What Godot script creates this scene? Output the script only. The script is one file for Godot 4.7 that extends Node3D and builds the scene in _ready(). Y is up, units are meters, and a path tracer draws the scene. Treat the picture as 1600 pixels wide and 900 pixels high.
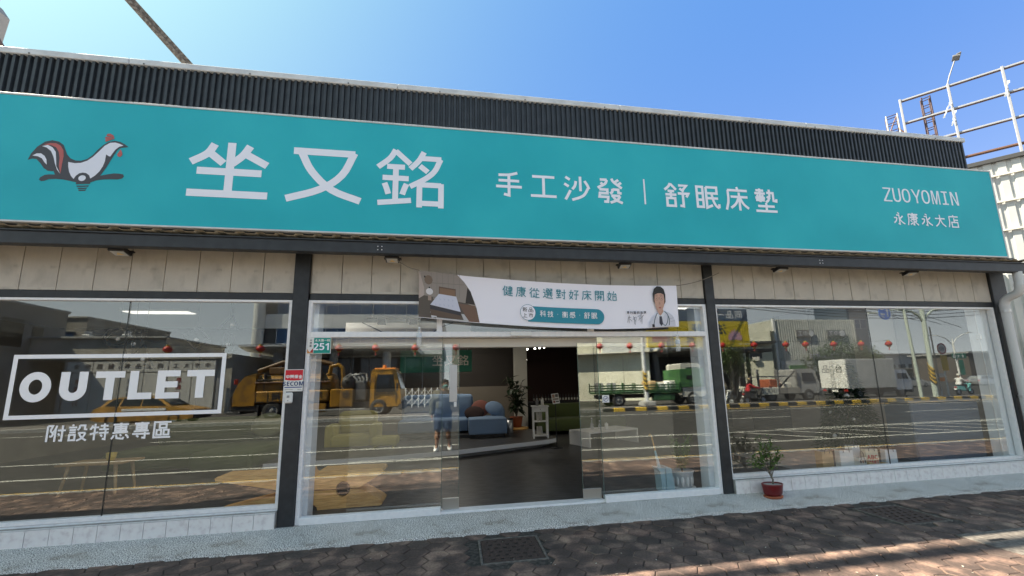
extends Node3D

# ---------- mesh helper: collects faces, later committed as one named mesh ----------
class B:
	var st := SurfaceTool.new()
	var o := Vector3.ZERO
	var F := Transform3D()      # flat artwork: x right, y up, z out of the sheet
	var lift := 0.0
	var sg := 0
	var bend: Node = null       # the sagging banner bends its artwork
	func _init(origin := Vector3.ZERO) -> void:
		o = origin
		st.begin(Mesh.PRIMITIVE_TRIANGLES)
		st.set_smooth_group(-1)
	func col(r: float, g: float, b: float) -> void:
		st.set_color(Color(r, g, b))
	func tri(a: Vector3, b: Vector3, c: Vector3) -> void:
		st.add_vertex(a - o)
		st.add_vertex(b - o)
		st.add_vertex(c - o)
	func quad(a: Vector3, b: Vector3, c: Vector3, d: Vector3) -> void:
		tri(a, b, c)
		tri(a, c, d)
	func fq(a: Vector3, b: Vector3, c: Vector3, d: Vector3, out: Vector3) -> void:
		if (c - a).cross(b - a).dot(out) + (d - a).cross(c - a).dot(out) >= 0.0:
			quad(a, b, c, d)
		else:
			quad(a, d, c, b)
	func ft(a: Vector3, b: Vector3, c: Vector3, out: Vector3) -> void:
		if (c - a).cross(b - a).dot(out) >= 0.0:
			tri(a, b, c)
		else:
			tri(a, c, b)
	func smooth(on: bool) -> void:
		if on:
			sg += 1
			st.set_smooth_group(sg)
		else:
			st.set_smooth_group(-1)
	func box(c: Vector3, s: Vector3, bev := 0.0, q := Basis()) -> void:
		var h := s * 0.5
		for ax in 3:
			var u := (ax + 1) % 3
			var w := (ax + 2) % 3
			for sn in [-1.0, 1.0]:
				var p := []
				for k in [[-1, -1], [1, -1], [1, 1], [-1, 1]]:
					p.append(c + q * _bp(h, bev, ax, sn, u, k[0], w, k[1]))
				var n := Vector3.ZERO
				n[ax] = sn
				fq(p[0], p[1], p[2], p[3], q * n)
		if bev <= 0.0:
			return
		for e in 3:
			var a := (e + 1) % 3
			var b := (e + 2) % 3
			for sa in [-1.0, 1.0]:
				for sb in [-1.0, 1.0]:
					var n := Vector3.ZERO
					n[a] = sa
					n[b] = sb
					fq(c + q * _bp(h, bev, a, sa, b, sb, e, -1), c + q * _bp(h, bev, a, sa, b, sb, e, 1), c + q * _bp(h, bev, b, sb, a, sa, e, 1), c + q * _bp(h, bev, b, sb, a, sa, e, -1), q * n)
		for sx in [-1.0, 1.0]:
			for sy in [-1.0, 1.0]:
				for sz in [-1.0, 1.0]:
					ft(c + q * _bp(h, bev, 0, sx, 1, sy, 2, sz), c + q * _bp(h, bev, 1, sy, 0, sx, 2, sz), c + q * _bp(h, bev, 2, sz, 0, sx, 1, sy), q * Vector3(sx, sy, sz))
	func _bp(h: Vector3, bev: float, ax: int, sn: float, u: int, su: float, w: int, sw: float) -> Vector3:
		var p := Vector3.ZERO
		p[ax] = sn * h[ax]
		p[u] = su * (h[u] - bev)
		p[w] = sw * (h[w] - bev)
		return p
	func bx(x0: float, x1: float, y0: float, y1: float, z0: float, z1: float, bev := 0.0) -> void:
		box(Vector3(x0 + x1, y0 + y1, z0 + z1) * 0.5, Vector3(x1 - x0, y1 - y0, z1 - z0).abs(), bev)
	func frame_of(d: Vector3) -> Basis:
		var y := d.normalized()
		var x := y.cross(Vector3.UP if absf(y.y) < 0.9 else Vector3.RIGHT).normalized()
		return Basis(x, y, x.cross(y))
	func cyl(p0: Vector3, p1: Vector3, r0: float, r1 := -1.0, n := 12, caps := true) -> void:
		if r1 < 0.0:
			r1 = r0
		var f := frame_of(p1 - p0)
		smooth(true)
		for i in n:
			var a := TAU * i / n
			var b := TAU * (i + 1) / n
			var da := f.x * cos(a) + f.z * sin(a)
			var db := f.x * cos(b) + f.z * sin(b)
			fq(p0 + da * r0, p0 + db * r0, p1 + db * r1, p1 + da * r1, da + db)
		smooth(false)
		if caps:
			for i in n:
				var a := TAU * i / n
				var b := TAU * (i + 1) / n
				var da := f.x * cos(a) + f.z * sin(a)
				var db := f.x * cos(b) + f.z * sin(b)
				if r0 > 0.0:
					ft(p0, p0 + da * r0, p0 + db * r0, -f.y)
				if r1 > 0.0:
					ft(p1, p1 + da * r1, p1 + db * r1, f.y)
	func tube(pts: Array, r: float, n := 8) -> void:
		var rings := []
		var prev := Basis()
		for i in pts.size():
			var d: Vector3 = pts[mini(i + 1, pts.size() - 1)] - pts[maxi(i - 1, 0)]
			var f := frame_of(d)
			if i > 0:
				var x := (prev.x - f.y * prev.x.dot(f.y)).normalized()
				f = Basis(x, f.y, x.cross(f.y))
			prev = f
			var ring := []
			for k in n:
				ring.append(pts[i] + (f.x * cos(TAU * k / n) + f.z * sin(TAU * k / n)) * r)
			rings.append(ring)
		smooth(true)
		for i in pts.size() - 1:
			for k in n:
				var m := (k + 1) % n
				fq(rings[i][k], rings[i][m], rings[i + 1][m], rings[i + 1][k], rings[i][k] + rings[i][m] - pts[i] * 2.0)
		smooth(false)
		for e in [0, pts.size() - 1]:
			var out: Vector3 = pts[e] - pts[1 if e == 0 else e - 1]
			for k in n:
				ft(pts[e], rings[e][k], rings[e][(k + 1) % n], out)
	func lathe(c: Vector3, prof: Array, n := 20, q := Basis(), soft := true) -> void:
		smooth(soft)
		for j in prof.size() - 1:
			var a: Vector2 = prof[j]
			var b: Vector2 = prof[j + 1]
			if not soft or (a - b).length() < 0.0001:
				pass
			for i in n:
				var t0 := TAU * i / n
				var t1 := TAU * (i + 1) / n
				var e0 := Vector3(cos(t0), 0, sin(t0))
				var e1 := Vector3(cos(t1), 0, sin(t1))
				var nn := (e0 + e1) * (b.y - a.y) + Vector3.UP * (a.x - b.x) * 2.0
				var y0 := Vector3.UP * a.y
				var y1 := Vector3.UP * b.y
				fq(c + q * (e0 * a.x + y0), c + q * (e1 * a.x + y0), c + q * (e1 * b.x + y1), c + q * (e0 * b.x + y1), q * nn)
		smooth(false)
	func ball(c: Vector3, r: Vector3, nu := 14, nv := 8, q := Basis()) -> void:
		smooth(true)
		for j in nv:
			var p0 := PI * j / nv
			var p1 := PI * (j + 1) / nv
			for i in nu:
				var t0 := TAU * i / nu
				var t1 := TAU * (i + 1) / nu
				var a := Vector3(sin(p0) * cos(t0), cos(p0), sin(p0) * sin(t0))
				var b := Vector3(sin(p0) * cos(t1), cos(p0), sin(p0) * sin(t1))
				var d := Vector3(sin(p1) * cos(t1), cos(p1), sin(p1) * sin(t1))
				var e := Vector3(sin(p1) * cos(t0), cos(p1), sin(p1) * sin(t0))
				fq(c + q * (a * r), c + q * (b * r), c + q * (d * r), c + q * (e * r), q * (a + b + d + e))
		smooth(false)
	func prism(poly: Array, t: Transform3D, depth: float) -> void:   # outline in t's x-y plane, from z 0 to z depth
		var pv := PackedVector2Array(poly)
		var idx := Geometry2D.triangulate_polygon(pv)
		for k in range(0, idx.size(), 3):
			var a := pv[idx[k]]
			var b := pv[idx[k + 1]]
			var c := pv[idx[k + 2]]
			for z in [0.0, depth]:
				ft(t * Vector3(a.x, a.y, z), t * Vector3(b.x, b.y, z), t * Vector3(c.x, c.y, z), t.basis.z * (1.0 if z == depth else -1.0) * signf(depth))
		var area := 0.0
		for i in pv.size():
			area += pv[i].cross(pv[(i + 1) % pv.size()])
		for i in pv.size():
			var a := pv[i]
			var b := pv[(i + 1) % pv.size()]
			var n := Vector2((b - a).y, -(b - a).x) * signf(area)
			fq(t * Vector3(a.x, a.y, 0), t * Vector3(b.x, b.y, 0), t * Vector3(b.x, b.y, depth), t * Vector3(a.x, a.y, depth), t.basis * Vector3(n.x, n.y, 0))
	func ribs(p: Vector3, u: Vector3, v: Vector3, width: float, pitch: float, depth: float, duty := 0.5) -> void:   # trapezoid-ribbed sheet
		var n := u.normalized().cross(v.normalized()) * depth
		var ud := u.normalized()
		var k := 0.0
		while k < width - 0.001:
			var s := [0.0, pitch * (1.0 - duty) * 0.8, pitch * (1.0 - duty), pitch * 0.8 + pitch * 0.2 * duty, pitch]
			var hgt := [0.0, 0.0, 1.0, 1.0, 0.0]
			for i in 4:
				var a: float = minf(k + s[i], width)
				var b: float = minf(k + s[i + 1], width)
				if b > a:
					var pa: Vector3 = p + ud * a + n * hgt[i]
					var pb: Vector3 = p + ud * b + n * hgt[i + 1]
					fq(pa, pb, pb + v, pa + v, n if n.dot((pb - pa).cross(v)) != 0.0 else n)
			k += pitch
	# ---- flat print: ribbons and patches on the sheet F ----
	func at(x: float, y: float) -> Vector3:
		if bend:
			return bend.banner_point(x, y, lift)
		return F * Vector3(x, y, lift)
	func patch(pts: Array) -> void:
		var pv := PackedVector2Array(pts)
		var idx := Geometry2D.triangulate_polygon(pv)
		var out := F.basis.z
		for k in range(0, idx.size(), 3):
			var q := []
			for i in 3:
				q.append(at(pv[idx[k + i]].x, pv[idx[k + i]].y))
			ft(q[0], q[1], q[2], out)
		lift += 0.0002
	func rect(x0: float, x1: float, y0: float, y1: float) -> void:
		var p := []
		for i in 9:
			p.append(Vector2(lerpf(x0, x1, i / 8.0), y0))
		for i in 9:
			p.append(Vector2(lerpf(x1, x0, i / 8.0), y1))
		patch(p)
	func ribbon(pts: Array, w: float, closed := false) -> void:
		var n := pts.size()
		var lefts := []
		var rights := []
		for i in n:
			var p: Vector2 = pts[i]
			var d0: Vector2 = p - pts[(i - 1 + n) % n] if i > 0 or closed else pts[i + 1] - p
			var d1: Vector2 = pts[(i + 1) % n] - p if i < n - 1 or closed else p - pts[i - 1]
			d0 = d0.normalized()
			d1 = d1.normalized()
			var t := (d0 + d1).normalized()
			if t == Vector2.ZERO:
				t = d0
			var nn := Vector2(-t.y, t.x)
			var m := w * 0.5 / maxf(0.5, nn.dot(Vector2(-d0.y, d0.x)))
			lefts.append(p + nn * m)
			rights.append(p - nn * m)
		var out := F.basis.z
		for i in (n if closed else n - 1):
			var j := (i + 1) % n
			fq(at(lefts[i].x, lefts[i].y), at(lefts[j].x, lefts[j].y), at(rights[j].x, rights[j].y), at(rights[i].x, rights[i].y), out)
		lift += 0.00003
	func curve(pts: Array, steps := 5, closed := false) -> Array:   # Catmull-Rom
		var r := []
		var n := pts.size()
		for i in (n if closed else n - 1):
			var p0: Vector2 = pts[(i - 1 + n) % n] if i > 0 or closed else pts[0] * 2.0 - pts[1]
			var p1: Vector2 = pts[i]
			var p2: Vector2 = pts[(i + 1) % n]
			var p3: Vector2 = pts[(i + 2) % n] if i + 2 < n or closed else p2 * 2.0 - p1
			for s in steps:
				r.append(p1.cubic_interpolate(p2, p0, p3, float(s) / steps))
		if not closed:
			r.append(pts[n - 1])
		return r
	func ring(c: Vector2, r: Vector2, w: float) -> void:
		var p := []
		for i in 32:
			p.append(c + Vector2(cos(TAU * i / 32), sin(TAU * i / 32)) * r)
		ribbon(p, w, true)
	func disc(c: Vector2, r: Vector2, n := 24) -> void:
		var p := []
		for i in n:
			p.append(c + Vector2(cos(TAU * i / n), sin(TAU * i / n)) * r)
		patch(p)
	func glyph(strokes: String, x: float, y: float, sx: float, sy: float, w: float) -> void:   # x, y: top left corner of its square
		for s in strokes.split(";", false):
			var t := s.strip_edges()
			var soft := t.begins_with("~")
			var pts := []
			for xy in t.trim_prefix("~").split(" ", false):
				var f := xy.split(",")
				pts.append(Vector2(x + float(f[0]) * 0.01 * sx, y - float(f[1]) * 0.01 * sy))
			if soft and pts.size() > 2:
				pts = curve(pts, 4)
			if pts.size() > 1:
				var closed: bool = pts.size() > 3 and (pts[0] - pts[pts.size() - 1]).length() < 0.0001
				if closed:
					pts.pop_back()
				ribbon(pts, w, closed)

var M := {}
var rng := RandomNumberGenerator.new()

func L(r: float, g: float, b: float) -> Color:
	return Color(r, g, b).linear_to_srgb()

func mat(called: String, r: float, g: float, b: float, rough := 0.6, metal := 0.0) -> StandardMaterial3D:
	var m := StandardMaterial3D.new()
	m.resource_name = called
	m.albedo_color = L(r, g, b)
	m.roughness = rough
	m.metallic = metal
	M[called] = m
	return m

func ink(called: String, rough := 0.5) -> StandardMaterial3D:   # print in several colours: vertex colours
	var m := mat(called, 1, 1, 1, rough)
	m.vertex_color_use_as_albedo = true
	return m

func noise_tex(freq: float, stops: Array, size := 512, kind := FastNoiseLite.TYPE_SIMPLEX_SMOOTH, octaves := 4, sd := 1) -> NoiseTexture2D:
	var n := FastNoiseLite.new()
	n.noise_type = kind
	n.frequency = freq
	n.fractal_octaves = octaves
	n.seed = sd
	var t := NoiseTexture2D.new()
	t.width = size
	t.height = size
	t.seamless = true
	t.noise = n
	if stops.size():
		var g := Gradient.new()
		var offs := PackedFloat32Array()
		var cols := PackedColorArray()
		for s in stops:
			offs.append(s[0])
			cols.append(L(s[1], s[2], s[3]))
		g.offsets = offs
		g.colors = cols
		t.color_ramp = g
	return t

func nmat(called: String, tex: Texture2D, metres: float, rough := 0.8, metal := 0.0, tint := Color.WHITE) -> StandardMaterial3D:
	var m := mat(called, 1, 1, 1, rough, metal)
	m.albedo_color = tint
	m.albedo_texture = tex
	m.uv1_triplanar = true
	m.uv1_world_triplanar = true
	m.uv1_scale = Vector3.ONE / metres
	return m

func bumpy(m: StandardMaterial3D, tex: Texture2D, cm: float) -> StandardMaterial3D:
	m.heightmap_enabled = true
	m.heightmap_texture = tex
	m.heightmap_scale = cm
	return m

func done(b: B, called: String, m: Material, parent: Node = self) -> MeshInstance3D:
	b.st.generate_normals()
	var o := MeshInstance3D.new()
	o.name = called
	o.mesh = b.st.commit()
	o.material_override = m
	parent.add_child(o, true)
	return o

func tag(o: Node, label: String, category: String, group := "") -> Node:
	o.set_meta("label", label)
	o.set_meta("category", category)
	if group:
		o.set_meta("group", group)
	return o

func thing(called: String, label: String, category: String, base := Vector3.ZERO, group := "", turn := 0.0) -> Node3D:
	var o := Node3D.new()
	o.name = called
	o.position = base
	o.rotation.y = turn
	add_child(o, true)
	tag(o, label, category, group)
	return o

func struct(o: Node) -> Node:
	o.set_meta("kind", "structure")
	return o

func copy(o: Node3D, label: String, at: Vector3, turn := 0.0) -> Node3D:
	var c: Node3D = o.duplicate()
	c.name = o.name
	add_child(c, true)
	c.position = at
	c.rotation.y = turn
	c.set_meta("label", label)
	return c

func text(called: String, words: String, font: String, size: float, m: Material, parent: Node, pos: Vector3, turn := 0.0, weight := 400, tilt := 0.0) -> MeshInstance3D:
	var f := SystemFont.new()
	f.font_names = PackedStringArray([font])
	f.font_weight = weight
	var t := TextMesh.new()
	t.text = words
	t.font = f
	t.font_size = 32
	t.pixel_size = size / 23.0
	t.depth = 0.003
	t.horizontal_alignment = HORIZONTAL_ALIGNMENT_CENTER
	t.vertical_alignment = VERTICAL_ALIGNMENT_CENTER
	var o := MeshInstance3D.new()
	o.name = called
	o.mesh = t
	o.material_override = m
	parent.add_child(o, true)
	o.position = pos
	o.rotation = Vector3(0, turn, tilt)
	return o

# Strokes of the written characters, on a square of 100 by 100 with y down; a stroke that begins with ~ is curved.
var G := {
	"坐": "~30,10 22,27 4,42;24,24 42,42;~72,10 64,27 52,42;67,24 94,42;50,6 50,92;12,56 88,56;3,93 97,93",
	"又": "10,12 88,12;~87,10 72,50 45,76 4,94;~20,14 34,46 60,76 97,93",
	"銘": "~26,3 18,18 1,34;26,5 48,26;14,32 40,32;8,51 46,51;27,32 27,90;~11,60 14,68 17,78;~43,60 40,68 37,78;2,93 50,87;~68,4 60,20 48,34;63,15 94,15;~93,15 84,36 70,50 48,64;62,28 74,38;62,58 62,98;60,60 94,60;94,57 94,98;62,91 94,91",
	"手": "~80,6 50,14 14,16;14,36 86,36;5,58 95,58;50,13 50,90 32,86",
	"工": "10,14 90,14;50,14 50,86;4,86 96,86",
	"沙": "8,8 24,18;3,34 19,44;~6,94 16,76 25,58;62,4 62,60;~46,22 42,40 32,54;~78,20 88,36 94,50;~90,48 76,72 58,84 30,94",
	"發": "14,10 40,10;~40,10 32,26 4,42;16,22 26,30;~58,4 66,18 96,40;84,8 70,18;94,18 78,30;10,48 40,48 40,62 12,62 10,76 42,76 40,94 26,94;~60,44 58,56 50,62;60,46 82,46 82,58 94,60;54,70 88,70;~88,70 76,86 50,97;~60,72 72,86 96,97",
	"舒": "~26,3 18,16 2,30;26,5 48,28;14,34 40,34;4,48 48,48;26,34 26,62;10,62 42,62 42,92 10,92 10,62;58,10 90,10 74,28;62,22 78,34;54,42 96,42 88,56;74,42 74,92 60,90",
	"眠": "8,10 32,10 32,90 8,90 8,10;8,36 32,36;8,62 32,62;46,10 90,10 90,34 46,34;46,10 46,92 70,82;46,54 94,54;~68,34 74,64 84,84 96,92;96,92 97,76",
	"床": "52,2 56,12;12,16 96,16;~14,16 13,60 3,96;24,42 96,42;60,24 60,97;~58,44 44,70 22,88;~62,44 76,70 97,88",
	"墊": "10,10 44,10;27,2 27,58;4,22 50,22;14,28 18,36;40,28 36,36;6,40 48,40;8,50 46,50;56,18 84,18 84,50 96,52 97,42;~68,4 68,30 62,48 50,58;56,34 70,44;14,74 86,74;50,60 50,94;4,94 96,94",
	"永": "42,4 58,13;30,24 52,24 52,92 38,87;8,44 33,44;~33,44 24,66 4,84;~84,28 72,40 56,48;~54,46 68,70 97,90",
	"康": "50,1 54,10;12,13 96,13;~14,13 13,58 2,97;34,25 82,25 82,51;22,38 95,38;34,51 82,51;57,17 57,92 46,90;26,60 42,68;24,90 50,76;84,58 68,70;62,66 94,94",
	"大": "6,34 94,34;~50,4 50,34 36,70 6,95;~52,36 66,70 95,95",
	"店": "50,1 54,10;12,14 96,14;~14,14 13,60 2,97;56,24 56,58;56,40 92,40;32,58 86,58 86,94 32,94 32,58",
	"附": "8,8 8,97;8,8 32,8 22,36;~22,36 36,50 32,66 20,66;~52,6 48,24 38,44;48,28 48,97;58,34 98,34;82,6 82,92 68,90;62,50 70,64",
	"設": "22,3 26,12;4,20 44,20;8,34 40,34;8,48 40,48;10,62 38,62 38,92 10,92 10,62;~58,8 57,24 48,36;58,10 84,10 84,32 97,34;52,52 90,52;~90,52 76,80 48,96;~58,54 72,78 97,96",
	"特": "~14,12 12,22 4,36;10,24 46,24;27,3 27,97;4,62 46,52;54,16 94,16;74,3 74,36;48,36 98,36;50,56 98,56;82,42 82,93 68,90;58,66 68,78",
	"惠": "10,12 90,12;50,2 50,54;22,24 78,24 78,48 22,48 22,24;22,36 78,36;10,60 90,56;~18,72 14,84 6,94;30,70 34,90 66,94 70,84;50,68 56,80;~78,70 88,80 94,92",
	"專": "12,10 88,10;50,2 50,56;24,20 76,20 76,44 24,44 24,20;24,32 76,32;10,56 88,52;4,70 96,70;70,60 70,94 54,92;26,78 38,88",
	"區": "96,6 8,6 8,94 97,94;36,18 72,18 72,40 36,40 36,18;22,52 46,52 46,80 22,80 22,52;60,52 86,52 86,80 60,80 60,52",
	"健": "~24,4 18,24 4,46;18,26 18,97;30,14 46,14 34,44 46,44;~46,44 42,72 26,94;~30,60 50,86 98,94;56,14 90,14 90,44 54,44;50,29 97,29;74,3 74,84;54,58 94,58;50,72 97,72",
	"從": "~24,4 16,18 4,30;~28,26 18,44 3,60;18,46 18,97;~48,6 44,22 34,36;44,20 60,36;~76,6 72,22 62,36;74,20 96,36;66,42 66,90;66,64 92,64;~46,56 44,78 32,96;~42,74 56,90 98,93",
	"選": "8,10 20,22;4,40 22,40 22,74;~22,74 12,82 4,90;~22,76 44,90 98,93;36,6 58,6 58,20 36,20 36,34 60,34;68,6 92,6 92,20 68,20 68,34 94,34;34,46 96,46;52,36 52,62;78,36 78,62;28,62 98,62;54,68 42,80;76,68 90,80",
	"對": "20,3 20,22;34,3 34,22;6,8 12,20;48,8 42,20;3,26 52,26;14,32 18,42;40,32 36,42;6,46 50,46;28,46 28,84;10,62 46,62;3,86 52,80;56,34 98,34;84,4 84,93 70,90;62,50 70,68",
	"好": "~24,4 18,40 8,62 42,94;~40,26 32,64 4,95;3,28 46,28;54,12 92,12 74,34 74,92 60,90;50,50 98,50",
	"開": "8,6 8,97;8,6 42,6 42,36 8,36;8,21 42,21;80,94 92,94 92,6 58,6 58,36 92,36;58,21 92,21;26,52 74,52;22,68 78,68;~40,52 40,72 28,92;62,52 62,94",
	"始": "~24,4 18,40 8,62 42,94;~40,26 32,64 4,95;3,28 46,28;~70,4 64,22 54,40;54,40 92,36;82,24 96,44;58,56 92,56 92,92 58,92 58,56",
	"科": "~42,5 26,12 6,14;4,34 48,34;26,12 26,97;~26,38 16,60 3,74;28,44 46,62;60,14 72,26;56,36 70,48;50,70 98,58;84,4 84,97",
	"技": "4,26 42,26;26,4 26,92 12,90;4,62 42,50;48,22 97,22;72,4 72,44;50,44 90,44;~90,44 76,76 46,96;~56,46 70,74 97,95",
	"衡": "~18,4 12,16 3,26;~20,26 14,42 3,54;12,42 12,97;~40,4 36,14 28,24;36,12 58,12 52,22;32,24 62,24 62,54 32,54 32,24;47,24 47,54;32,39 62,39;26,66 68,66;~46,56 44,78 28,95;~50,72 58,84 66,94;72,14 96,14;70,38 98,38;86,38 86,93 76,90",
	"感": "~16,14 14,46 4,66;16,14 96,14;~62,3 68,40 88,64 92,50;~88,26 76,48 60,62;80,3 90,10;26,28 54,28;28,38 52,38 52,54 28,54 28,38;~20,72 16,84 8,94;34,70 38,92 68,94 72,84;52,68 58,80;~80,70 90,80 95,90",
	"新": "28,2 32,10;6,14 54,14;16,20 20,30;44,20 40,30;3,34 56,34;8,50 52,50;30,34 30,97;~28,52 18,70 4,80;34,56 50,72;~92,6 76,12 62,14;~64,12 64,60 54,95;64,40 98,40;84,40 84,97",
	"品": "28,8 72,8 72,40 28,40 28,8;6,54 42,54 42,92 6,92 6,54;58,54 94,54 94,92 58,92 58,54",
	"上": "46,6 46,92;46,42 88,42;4,92 96,92",
	"市": "48,2 54,14;4,20 96,20;18,38 82,38 82,80 70,80;18,38 18,84;50,20 50,97",
	"醫": "4,6 46,6;8,6 8,40 48,40;18,14 40,14;14,24 44,24;28,14 28,38;58,6 84,6 84,20 96,20;54,28 92,28 60,42;4,50 96,50;14,58 86,58 86,96 14,96 14,58;38,50 38,72;60,50 60,72;14,80 86,80",
	"師": "~18,3 14,10 10,16;10,16 40,16 40,42 10,42;10,16 10,90 40,90 40,60 10,60;50,10 97,10;54,30 92,30 92,80 82,80;54,30 54,80;74,10 74,97",
	"推": "4,26 40,26;24,4 24,92 12,90;4,62 40,50;~54,4 50,20 42,34;50,24 50,97;50,24 96,24;50,46 92,46;50,68 92,68;50,92 97,92;72,24 72,92",
	"薦": "4,12 96,12;32,3 32,20;68,3 68,20;14,26 96,26;~16,26 15,60 4,92;26,38 90,38;40,26 40,54;66,26 66,54;26,54 88,54;34,54 34,94;90,66 90,94;34,66 90,66;34,78 88,78",
	"中": "10,24 90,24 90,64 10,64 10,24;50,4 50,97",
	"興": "~20,6 8,8 8,56;8,22 22,22;8,38 22,38;34,56 34,10 66,10 66,56;42,22 58,22;42,32 58,32 58,48 42,48 42,32;80,8 92,8 92,56;78,22 92,22;78,38 92,38;3,58 97,58;36,64 10,94;64,64 90,94",
	"保": "~24,4 18,24 4,46;18,26 18,97;40,10 88,10 88,38 40,38 40,10;32,54 97,54;64,38 64,97;~62,56 50,76 32,90;~66,56 78,76 97,90",
	"全": "~50,3 36,24 4,44;~50,5 66,24 96,44;22,48 78,48;18,68 82,68;50,48 50,92;8,93 92,93",
	"路": "10,8 40,8 40,34 10,34 10,8;26,34 26,88;26,60 44,60;10,52 10,92;3,94 46,86;~62,4 56,22 46,38;60,14 88,14;~88,14 76,40 48,58;~60,26 74,44 98,56;56,62 90,62 90,94 56,94 56,62",
	"一": "4,50 96,50",
	"段": "~36,4 22,12 10,14;10,12 10,97;10,34 38,34;10,54 38,54;3,82 42,72;~58,8 57,24 48,36;58,10 84,10 84,32 97,34;52,52 90,52;~90,52 76,80 48,96;~58,54 72,78 97,96",
	"法": "8,8 24,18;3,34 19,44;~6,94 16,76 25,58;40,22 92,22;66,4 66,46;32,46 98,46;~62,46 52,70 38,90;38,90 90,84;76,66 94,94",
	"同": "8,8 8,97;8,8 92,8 92,94 78,94;28,28 72,28;30,46 70,46 70,76 30,76 30,46",
	"命": "~50,3 36,22 4,40;~50,5 66,22 96,40;30,38 70,38;12,52 42,52 42,84 12,84 12,52;56,97 56,52 88,52 88,84 78,84",
	"台": "~50,4 36,24 14,44;14,44 84,40;70,24 90,52;20,58 80,58 80,94 20,94 20,58",
	"南": "50,2 50,30;8,14 92,14;10,97 10,30 90,30 90,94 78,94;34,40 40,50;66,40 60,50;24,54 76,54;24,70 76,70;50,54 50,92",
	"局": "14,30 86,30 86,8 14,8;~14,8 14,60 4,96;14,46 90,46 90,92 74,92;32,60 70,60 70,84 32,84 32,60",
	"·": "46,50 54,50",
	"|": "50,2 50,98",
}

func words(b: B, s: String, x: float, y: float, size: float, pitch: float, w: float) -> void:   # x, y: top left corner of the first square
	for i in s.length():
		b.glyph(G.get(s[i], ""), x + i * pitch, y, size, size, w)

func grid_pts(s: String) -> Array:
	var r := []
	for xy in s.split(" ", false):
		var f := xy.split(",")
		r.append(Vector2(float(f[0]), float(f[1])))
	return r

const CAM := Vector3(0, 1.539, 5.2)

func _ready() -> void:
	rng.seed = 11
	# ---- camera ----
	var cam := Camera3D.new()
	cam.name = "camera"
	cam.position = CAM
	cam.basis = Basis(Vector3.UP, deg_to_rad(-9.781)) * Basis(Vector3.RIGHT, deg_to_rad(9.4145)) * Basis(Vector3.BACK, deg_to_rad(-1.3667))
	cam.projection = Camera3D.PROJECTION_FRUSTUM
	cam.near = 0.05
	cam.far = 1500.0
	cam.size = 0.05 * 900.0 / 642.76
	cam.frustum_offset = Vector2(-24.745, 45.778) / 642.76 * 0.05
	cam.current = true
	add_child(cam)
	# ---- sky, sun, exposure ----
	var we := WorldEnvironment.new()
	we.name = "environment"
	var e := Environment.new()
	e.tonemap_mode = Environment.TONE_MAPPER_LINEAR
	e.tonemap_exposure = 3.9
	e.background_mode = Environment.BG_SKY
	var sky := Sky.new()
	var pan := PanoramaSkyMaterial.new()
	pan.panorama = sky_picture()
	sky.sky_material = pan
	e.sky = sky
	e.sdfgi_enabled = true
	e.ssao_enabled = true
	e.ssil_enabled = true
	we.environment = e
	add_child(we)
	var sun := DirectionalLight3D.new()
	sun.name = "sun"
	sun.light_energy = 1.42
	sun.light_color = Color(1.0, 0.95, 0.86)
	sun.light_angular_distance = 0.5
	sun.shadow_enabled = true
	sun.basis = Basis.looking_at(-SUN, Vector3.UP)
	add_child(sun)
	# ---- the scene ----
	materials()
	ground()
	shop()
	neighbours()
	sign_board()
	front_things()
	interior()
	street_buildings()
	street_things()
	vehicles()
	people()

const SUN := Vector3(-0.6120, 0.7645, -0.2026)

func sky_picture() -> ImageTexture:
	var w := 512
	var h := 256
	var im := Image.create(w, h, false, Image.FORMAT_RGBF)
	for j in h:
		var up := cos(PI * (j + 0.5) / h)
		var r := sin(PI * (j + 0.5) / h)
		for i in w:
			var a := TAU * (i + 0.5) / w
			var d := Vector3(sin(a) * r, up, -cos(a) * r)
			var th := acos(clampf(d.dot(SUN), -1.0, 1.0))
			var haze := exp(-maxf(up, 0.0) / 0.20) * (0.55 + 0.45 * smoothstep(-0.6, 0.6, d.z))
			var c := Vector3(0.019, 0.0715, 0.212).lerp(Vector3(0.085, 0.125, 0.185), smoothstep(-0.3, 0.8, d.z)).lerp(Vector3(0.58, 0.60, 0.60), haze)
			c += Vector3(0.49, 0.68, 0.165) * exp(-th / 0.32)
			c += Vector3(0.5, 0.3, 0.9) * exp(-pow(th / 0.2, 2.0))
			if up < 0.0:
				c = Vector3(0.17, 0.17, 0.17)
			im.set_pixel(i, j, Color(c.x, c.y, c.z))
	return ImageTexture.create_from_image(im)

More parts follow.
